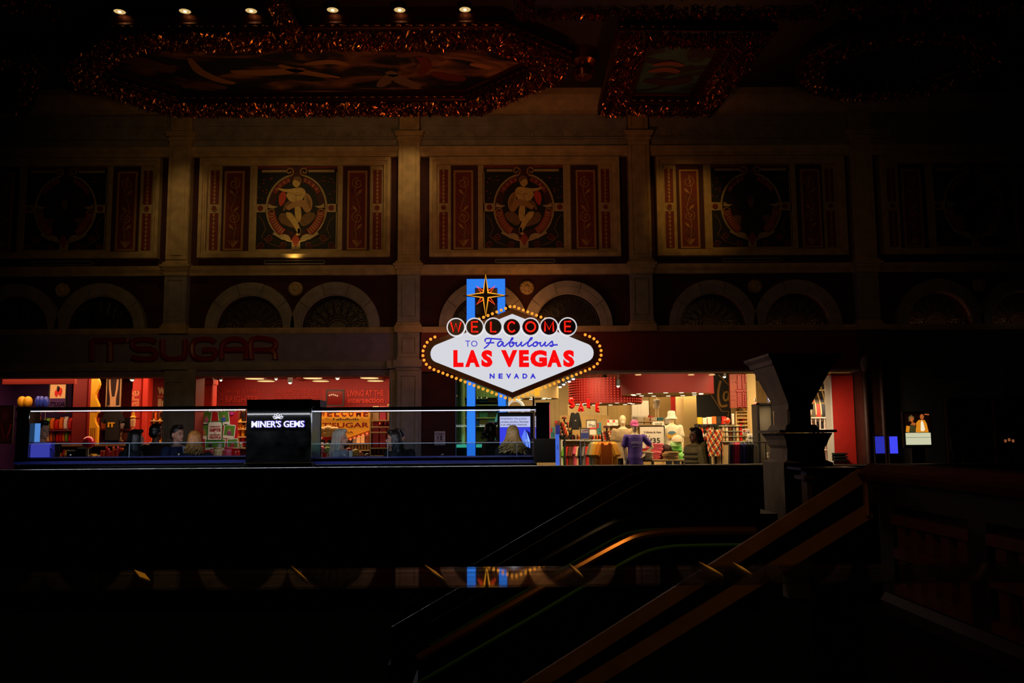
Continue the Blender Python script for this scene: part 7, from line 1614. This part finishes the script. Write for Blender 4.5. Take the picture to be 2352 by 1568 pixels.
def strands(hc, n, z1, spread, m, wave=.02, seed=1, r=.006, back=1):
    rd = random.Random(seed)
    for k in range(n):
        a = rd.uniform(-.15, 1.15)*PI; a0 = a
        x, y = .083*math.cos(a0), .02+.098*math.sin(a0)*back
        top = Vector((x*.35, .01+y*.35, 1.748)); pts = [top, Vector((x*.9, y*.95, 1.71)), Vector((x*1.04, y*1.05, 1.64))]; ph = rd.uniform(0, 6)
        zl = z1+rd.uniform(-.03, .08)
        for j in range(1, 6):
            t = j/5; z = 1.64+(zl-1.64)*t; pts.append(Vector((x*(1.04+spread*t*t)+wave*math.sin(ph+j*1.7)*t, y*(1.05+spread*.5*t*t)+.02*t+wave*math.cos(ph+j*1.7)*t, z)))
        m.tube([hc+p for p in crom(pts, 2)], r*rd.uniform(.7, 1.2), 4)
EYEW = mat('eye_white', (150, 144, 138), .4); EYED = mat('eye_dark', (30, 20, 16), .2); LIP = mat('lip', (150, 70, 66), .5)
def person(label, px, py, Y, rz, top, bottom, hairm, skin_m=SKIN, sex='m', hair='short', arms=ARM_DOWN, z0=.86, lean=0, z1=1.3, spread=.4, wave=.02, coat=True, gr=.022, n=130, puffer=False, htop=1.765, hood=None):
    q = at(px, py, Y); s = q.z/htop
    t = thing('person', label, 'person', (q.x, Y, 0), math.radians(rz)); t.scale = (s, s, s)
    m = MB(); hc = body_prims(m, arms, lean, sex=sex); skin('body', m, skin_m, t, .0085, 2)
    for k in (1, -1):
        e = MB(); e.ell(hc+Vector((.03*k, -.080, 1.625)), (.013, .009, .008), 8, 6); e = e.build('eye', EYEW, t, True); MB().ell(hc+Vector((.031*k, -.088, 1.625)), (.006, .003, .006), 8, 5).build('iris', EYED, e)
        MB().tube([hc+Vector((.015*k, -.087, 1.645)), hc+Vector((.032*k, -.088, 1.65)), hc+Vector((.05*k, -.075, 1.643))], .0035, 4).build('eyebrow', hairm, t)
    MB().ell(hc+Vector((0, -.091, 1.562)), (.02, .005, .007), 8, 5).build('lips', LIP, t, True)
    g = MB(); garment(g, arms, z0, 1.0, gr, lean, sex, .03)
    if coat:
        g.lathe([(.075, 1.43), (.068, 1.485), (.06, 1.485), (.066, 1.43)], (hc.x*.7, hc.y*.7+.015, 0), 14, 'z', True)
    skin('jacket', g, top, t, .012, 2)
    if puffer:
        for k in range(7):
            z = z0+.04+k*.075; rr = .172 if z > 1.2 else .165; a = [(rr+gr+.012)*1.0, (.115+gr+.012)]
            MB().tube([(a[0]*math.cos(2*PI*i/20), a[1]*math.sin(2*PI*i/20)-lean*max(0, z-.95)/.75, z) for i in range(20)], .022, 6, True).build('quilt_band', top, t, True)
        for A in arms:
            sh, el, wr = (Vector(v) for v in A)
            for k in range(4):
                c = sh.lerp(el, (k+.5)/4); MB().ell(c, (.085, .085, .045), 10, 6).build('quilt_band', top, t, True)
    if hood: h = MB(); h.ell((0, .10, 1.46), (.15, .10, .09), 14, 8); h.ell((0, .02, 1.47), (.12, .11, .05), 14, 8); skin('hood', h, hood, t, .012, 3)
    l = MB()
    for k in (1, -1): l.cap((.088*k, 0, .90), (.092*k, -.012, .50), .098, .07); l.cap((.092*k, -.012, .5), (.095*k, .02, .10), .07, .055)
    l.ell((0, 0, .93), (.165, .12, .12), 12, 8); skin('trousers', l, bottom, t, .014, 2)
    for k in (1, -1): f = MB(); f.cap((.095*k, .04, .055), (.1*k, -.15, .045), .05, .043); f.box(.05*k if k > 0 else -.14, .14 if k > 0 else -.05, -.19, .09, .0, .025); skin('shoe', f, EYED, t, .01, 2)
    h = MB()
    hair_short(hc, h)
    if hair == 'long':
        h.ell(hc+Vector((0, .07, 1.56)), (.085, .05, .12), 12, 8); o = skin('hair', h, hairm, t, .009, 2)
        k = MB(); strands(hc, n, z1, spread, k, wave, int(px), .0065); tag(k.build('hair_strands', hairm, o, True), kind='stuff')
    elif hair == 'bob':
        h.ell(hc+Vector((0, .04, 1.6)), (.1, .085, .12), 12, 8); o = skin('hair', h, hairm, t, .009, 2)
        k = MB(); strands(hc, n, z1, spread, k, wave, int(px), .0065); tag(k.build('hair_strands', hairm, o, True), kind='stuff')
    elif hair == 'bun': h.ell(hc+Vector((0, .1, 1.72)), (.05, .05, .05), 10, 8); skin('hair', h, hairm, t, .009, 2)
    else: skin('hair', h, hairm, t, .009, 2)
    return t
C_ = lambda n, c, r=.8: mat(n, c, r, var=.12, scale=12)
BLKC = C_('black_cloth', (16, 15, 18)); NAVYC = C_('navy_suit', (24, 30, 66)); GREYC = C_('grey_knit', (140, 140, 146)); OLV = C_('olive_quilt', (120, 106, 60), .6); DKRED = C_('dark_red_cloth', (44, 12, 14)); JEAN = C_('dark_jeans', (24, 28, 44))
BLOND = mat('blonde_hair', (196, 156, 92), .5, var=.25, scale=30); BLONDG = mat('ash_blonde_hair', (190, 180, 164), .5, var=.25, scale=30); BLKH = mat('black_hair', (14, 11, 10), .4); BRNH = mat('dark_brown_hair', (30, 20, 16), .45); GOLDH = mat('golden_hair', (176, 112, 46), .5, var=.25, scale=30)
person('person in black behind the blue lit panel at the kiosk left end', 99, 965, 12.2, 65, BLKC, BLKC, BLKH)
person('dark haired person in black leaning over the kiosk glass, left of two men', 297, 985, 12.3, 130, BLKC, JEAN, BLKH, sex='f', hair='long', arms=ARM_FWD, lean=.12, z1=1.28, spread=.7)
person('person seen from behind with short black hair and a dark red top', 360, 972, 13.1, 165, DKRED, JEAN, BLKH, SKIND)
st = person('man in a navy suit with short dark hair looking right behind the kiosk', 409, 975, 12.55, 62, NAVYC, NAVYC, BRNH)
MB().prism([(-.05, 1.46), (.05, 1.46), (.0, 1.22)], -.155, -.138).build('shirt_front', WHITE, st); MB().prism([(-.018, 1.44), (.018, 1.44), (.022, 1.28), (0, 1.25), (-.022, 1.28)], -.165, -.155).build('necktie', BLKC, st)
for k in (1, -1): MB().prism([(.02*k, 1.24), (.06*k, 1.46), (.10*k, 1.44), (.09*k, 1.38)], -.165, -.145).build('lapel', NAVYC, st)
person('golden haired person in black seen from behind, right of the man in navy', 447, 988, 11.85, 205, BLKC, BLKC, GOLDH, sex='f', hair='bob', z1=1.44, spread=.35)
gw = person('woman with long ash blonde hair and a grey cardigan, in profile facing right', 783, 984, 12.2, 82, GREYC, JEAN, BLONDG, sex='f', hair='long', z1=1.36, spread=.35, wave=.008, n=170)
MB().prism([(-.05, 1.45), (.05, 1.45), (.055, .95), (-.055, .95)], -.162, -.145).build('white_blouse', WHITE, gw)
person('dark haired woman in black in profile facing left by the middle pilaster', 903, 986, 12.2, -80, BLKC, BLKC, BRNH, sex='f', hair='bob', z1=1.42, spread=.3)
bp_ = person('person with dark tied hair and red rucksack behind the woman facing left', 918, 984, 12.9, 160, BLKC, JEAN, BLKH, sex='f', hair='bun')
rk = MB(); rk.ell((0, .2, 1.2), (.15, .09, .22), 12, 8); skin('rucksack', rk, C_('red_rucksack', (150, 20, 30)), bp_, .014, 3)
person('woman with long wavy blonde hair in black seen from behind before the warning screen', 1178, 976, 12.0, 172, BLKC, BLKC, BLOND, sex='f', hair='long', z1=1.40, spread=.75, wave=.05, n=230)
person('dark silhouetted person between the two blue posts beside the warning screen', 1130, 968, 14.4, 120, BLKC, JEAN, BLKH, SKIND, hair='bob', z1=1.5)
person('woman with dark hair and an olive quilted jacket gazing left in the souvenir shop', 1596, 981, 13.9, -72, OLV, JEAN, BRNH, SKIND, sex='f', hair='long', z1=1.42, spread=.25, puffer=True, gr=.05, hood=OLV)
# mannequins on plinths
def mannequin(label, px, py, Y, rz, plinth, tee, arms=ARM_DOWN, sex='m', htop=1.75, prn=None):
    q = at(px, py, Y); s = (q.z-plinth)/htop
    t = thing('mannequin', label, 'mannequin', (q.x, Y, plinth+.003), math.radians(rz)); t.scale = (s, s, s)
    m = MB(); body_prims(m, arms, 0, sex=sex, face=False); skin('body', m, MANN, t, .009, 3)
    g = MB(); garment(g, arms, .80, .62, .02, 0, sex, .02, 1.45); o = skin('tee', g, tee, t, .011, 2)
    MB().tube([(.092*math.cos(2*PI*k/18), .015+.085*math.sin(2*PI*k/18)*.95, 1.447-.012*math.cos(2*PI*k/18+PI/2)) for k in range(18)], .009, 5, True).build('collar', tee, o, True)
    l = MB()
    for k in (1, -1): l.cap((.088*k, 0, .90), (.092*k, -.012, .50), .096, .07); l.cap((.092*k, -.012, .5), (.095*k, .02, .12), .07, .05)
    skin('trousers', l, JEAN, t, .014, 2)
    b = thing('plinth', 'white block plinth under the '+label.split('mannequin ')[1].replace('with a ', '').replace('in a ', '')[:44].rsplit(' ', 1)[0]+' mannequin', 'plinth', (q.x, Y, 0)); MB().cbox(-.3, .3, -.28, .28, 0, plinth-.02, .01).build('block', WHITE, b); MB().cbox(-.32, .32, -.3, .3, plinth-.03, plinth, .006).build('top', WHITE, b)
    return t, s
t, s = mannequin('faceless bald cream mannequin with a beige grey T-shirt beside the orange rack', 1430, 953, 18.95, -4, .30, C_('grey_beige_tee', (196, 172, 130)))
text('LAS VEGAS', col((150, 130, 100)), t, -.10, .10, 1.18, 1.24, -.155, .008, .02)
t, s = mannequin('cream mannequin in a purple T-shirt and pink cap, hand on hip', 1457, 964, 18.3, 6, .22, C_('purple_tee', (104, 78, 176)), ARM_HIP, 'f', 1.775)
text('NEVADA', col((210, 200, 236)), t, -.12, .12, 1.24, 1.30, -.158, .012, .03, 'shirt_print'); text('LAS VEGAS', col((190, 176, 226)), t, -.10, .10, 1.17, 1.21, -.152, .010, .01, 'shirt_print')
k = MB(); k.lathe([(.088, 1.64), (.092, 1.68), (.082, 1.73), (.055, 1.765), (.01, 1.775)], (0, .012, 0), 16); k.loft([[(.075*math.cos(a), -.05-.13*f*math.sin(a), 1.66-.025*f*math.sin(a)+dz) for a in [PI*i/8 for i in range(9)]] for f, dz in ((.2, 0), (1, -.01), (1, .004), (.2, .015))]); k.build('pink_cap', mat('pink_cap', (232, 104, 172), .7), t, True)
t, s = mannequin('cream mannequin in a white printed T-shirt and a white bucket hat', 1542, 943, 19.4, -12, .42, C_('white_tee', (244, 234, 206)), ARM_DOWN, 'f', 1.79)
k = MB(); k.lathe([(.135, 1.60), (.13, 1.615), (.098, 1.655), (.095, 1.68), (.088, 1.76), (.07, 1.785), (.01, 1.79)], (0, .01, 0), 18); k.build('bucket_hat', mat('white_hat', (246, 238, 220), .7), t, True)
for pts, c in (([(-.12, 1.24), (-.02, 1.30), (.1, 1.25), (.12, 1.16), (-.1, 1.15)], (222, 170, 60)), ([(-.1, 1.26), (.0, 1.22), (.1, 1.28), (.05, 1.31), (-.05, 1.31)], (90, 130, 150)), ([(-.08, 1.19), (.02, 1.23), (.08, 1.18)], (190, 110, 40))):
    MB().prism(pts, -.166-.002*c[2]/60, -.145).build('shirt_print', col(c), t)
q = at(*CE(1465, 715), 22.9); zb = q.z; t = thing('mannequin', 'small distant mannequin in a pale top standing high near the red banner', 'mannequin', (q.x, 22.9, zb+.003), math.radians(-30)); t.scale = (.35, .35, .35)
m = MB(); body_prims(m, ARM_DOWN, 0, sex='f', face=False); skin('body', m, MANN, t, .012, 3); g = MB(); garment(g, ARM_DOWN, .78, .5, .02, 0, 'f'); skin('top', g, C_('pale_top', (190, 180, 160)), t, .014, 2); h = MB(); hair_short(Vector(), h); skin('wig', h, BRNH, t, .012, 2)
b = thing('tall_plinth', 'tall cream plinth under the small distant mannequin', 'plinth', (q.x, 22.9, 0)); MB().cbox(-.22, .22, -.16, .16, 0, zb-.02, .01).build('block', CREAMW, b); MB().cbox(-.24, .24, -.18, .18, zb-.03, zb, .005).build('top', WHITE, b)
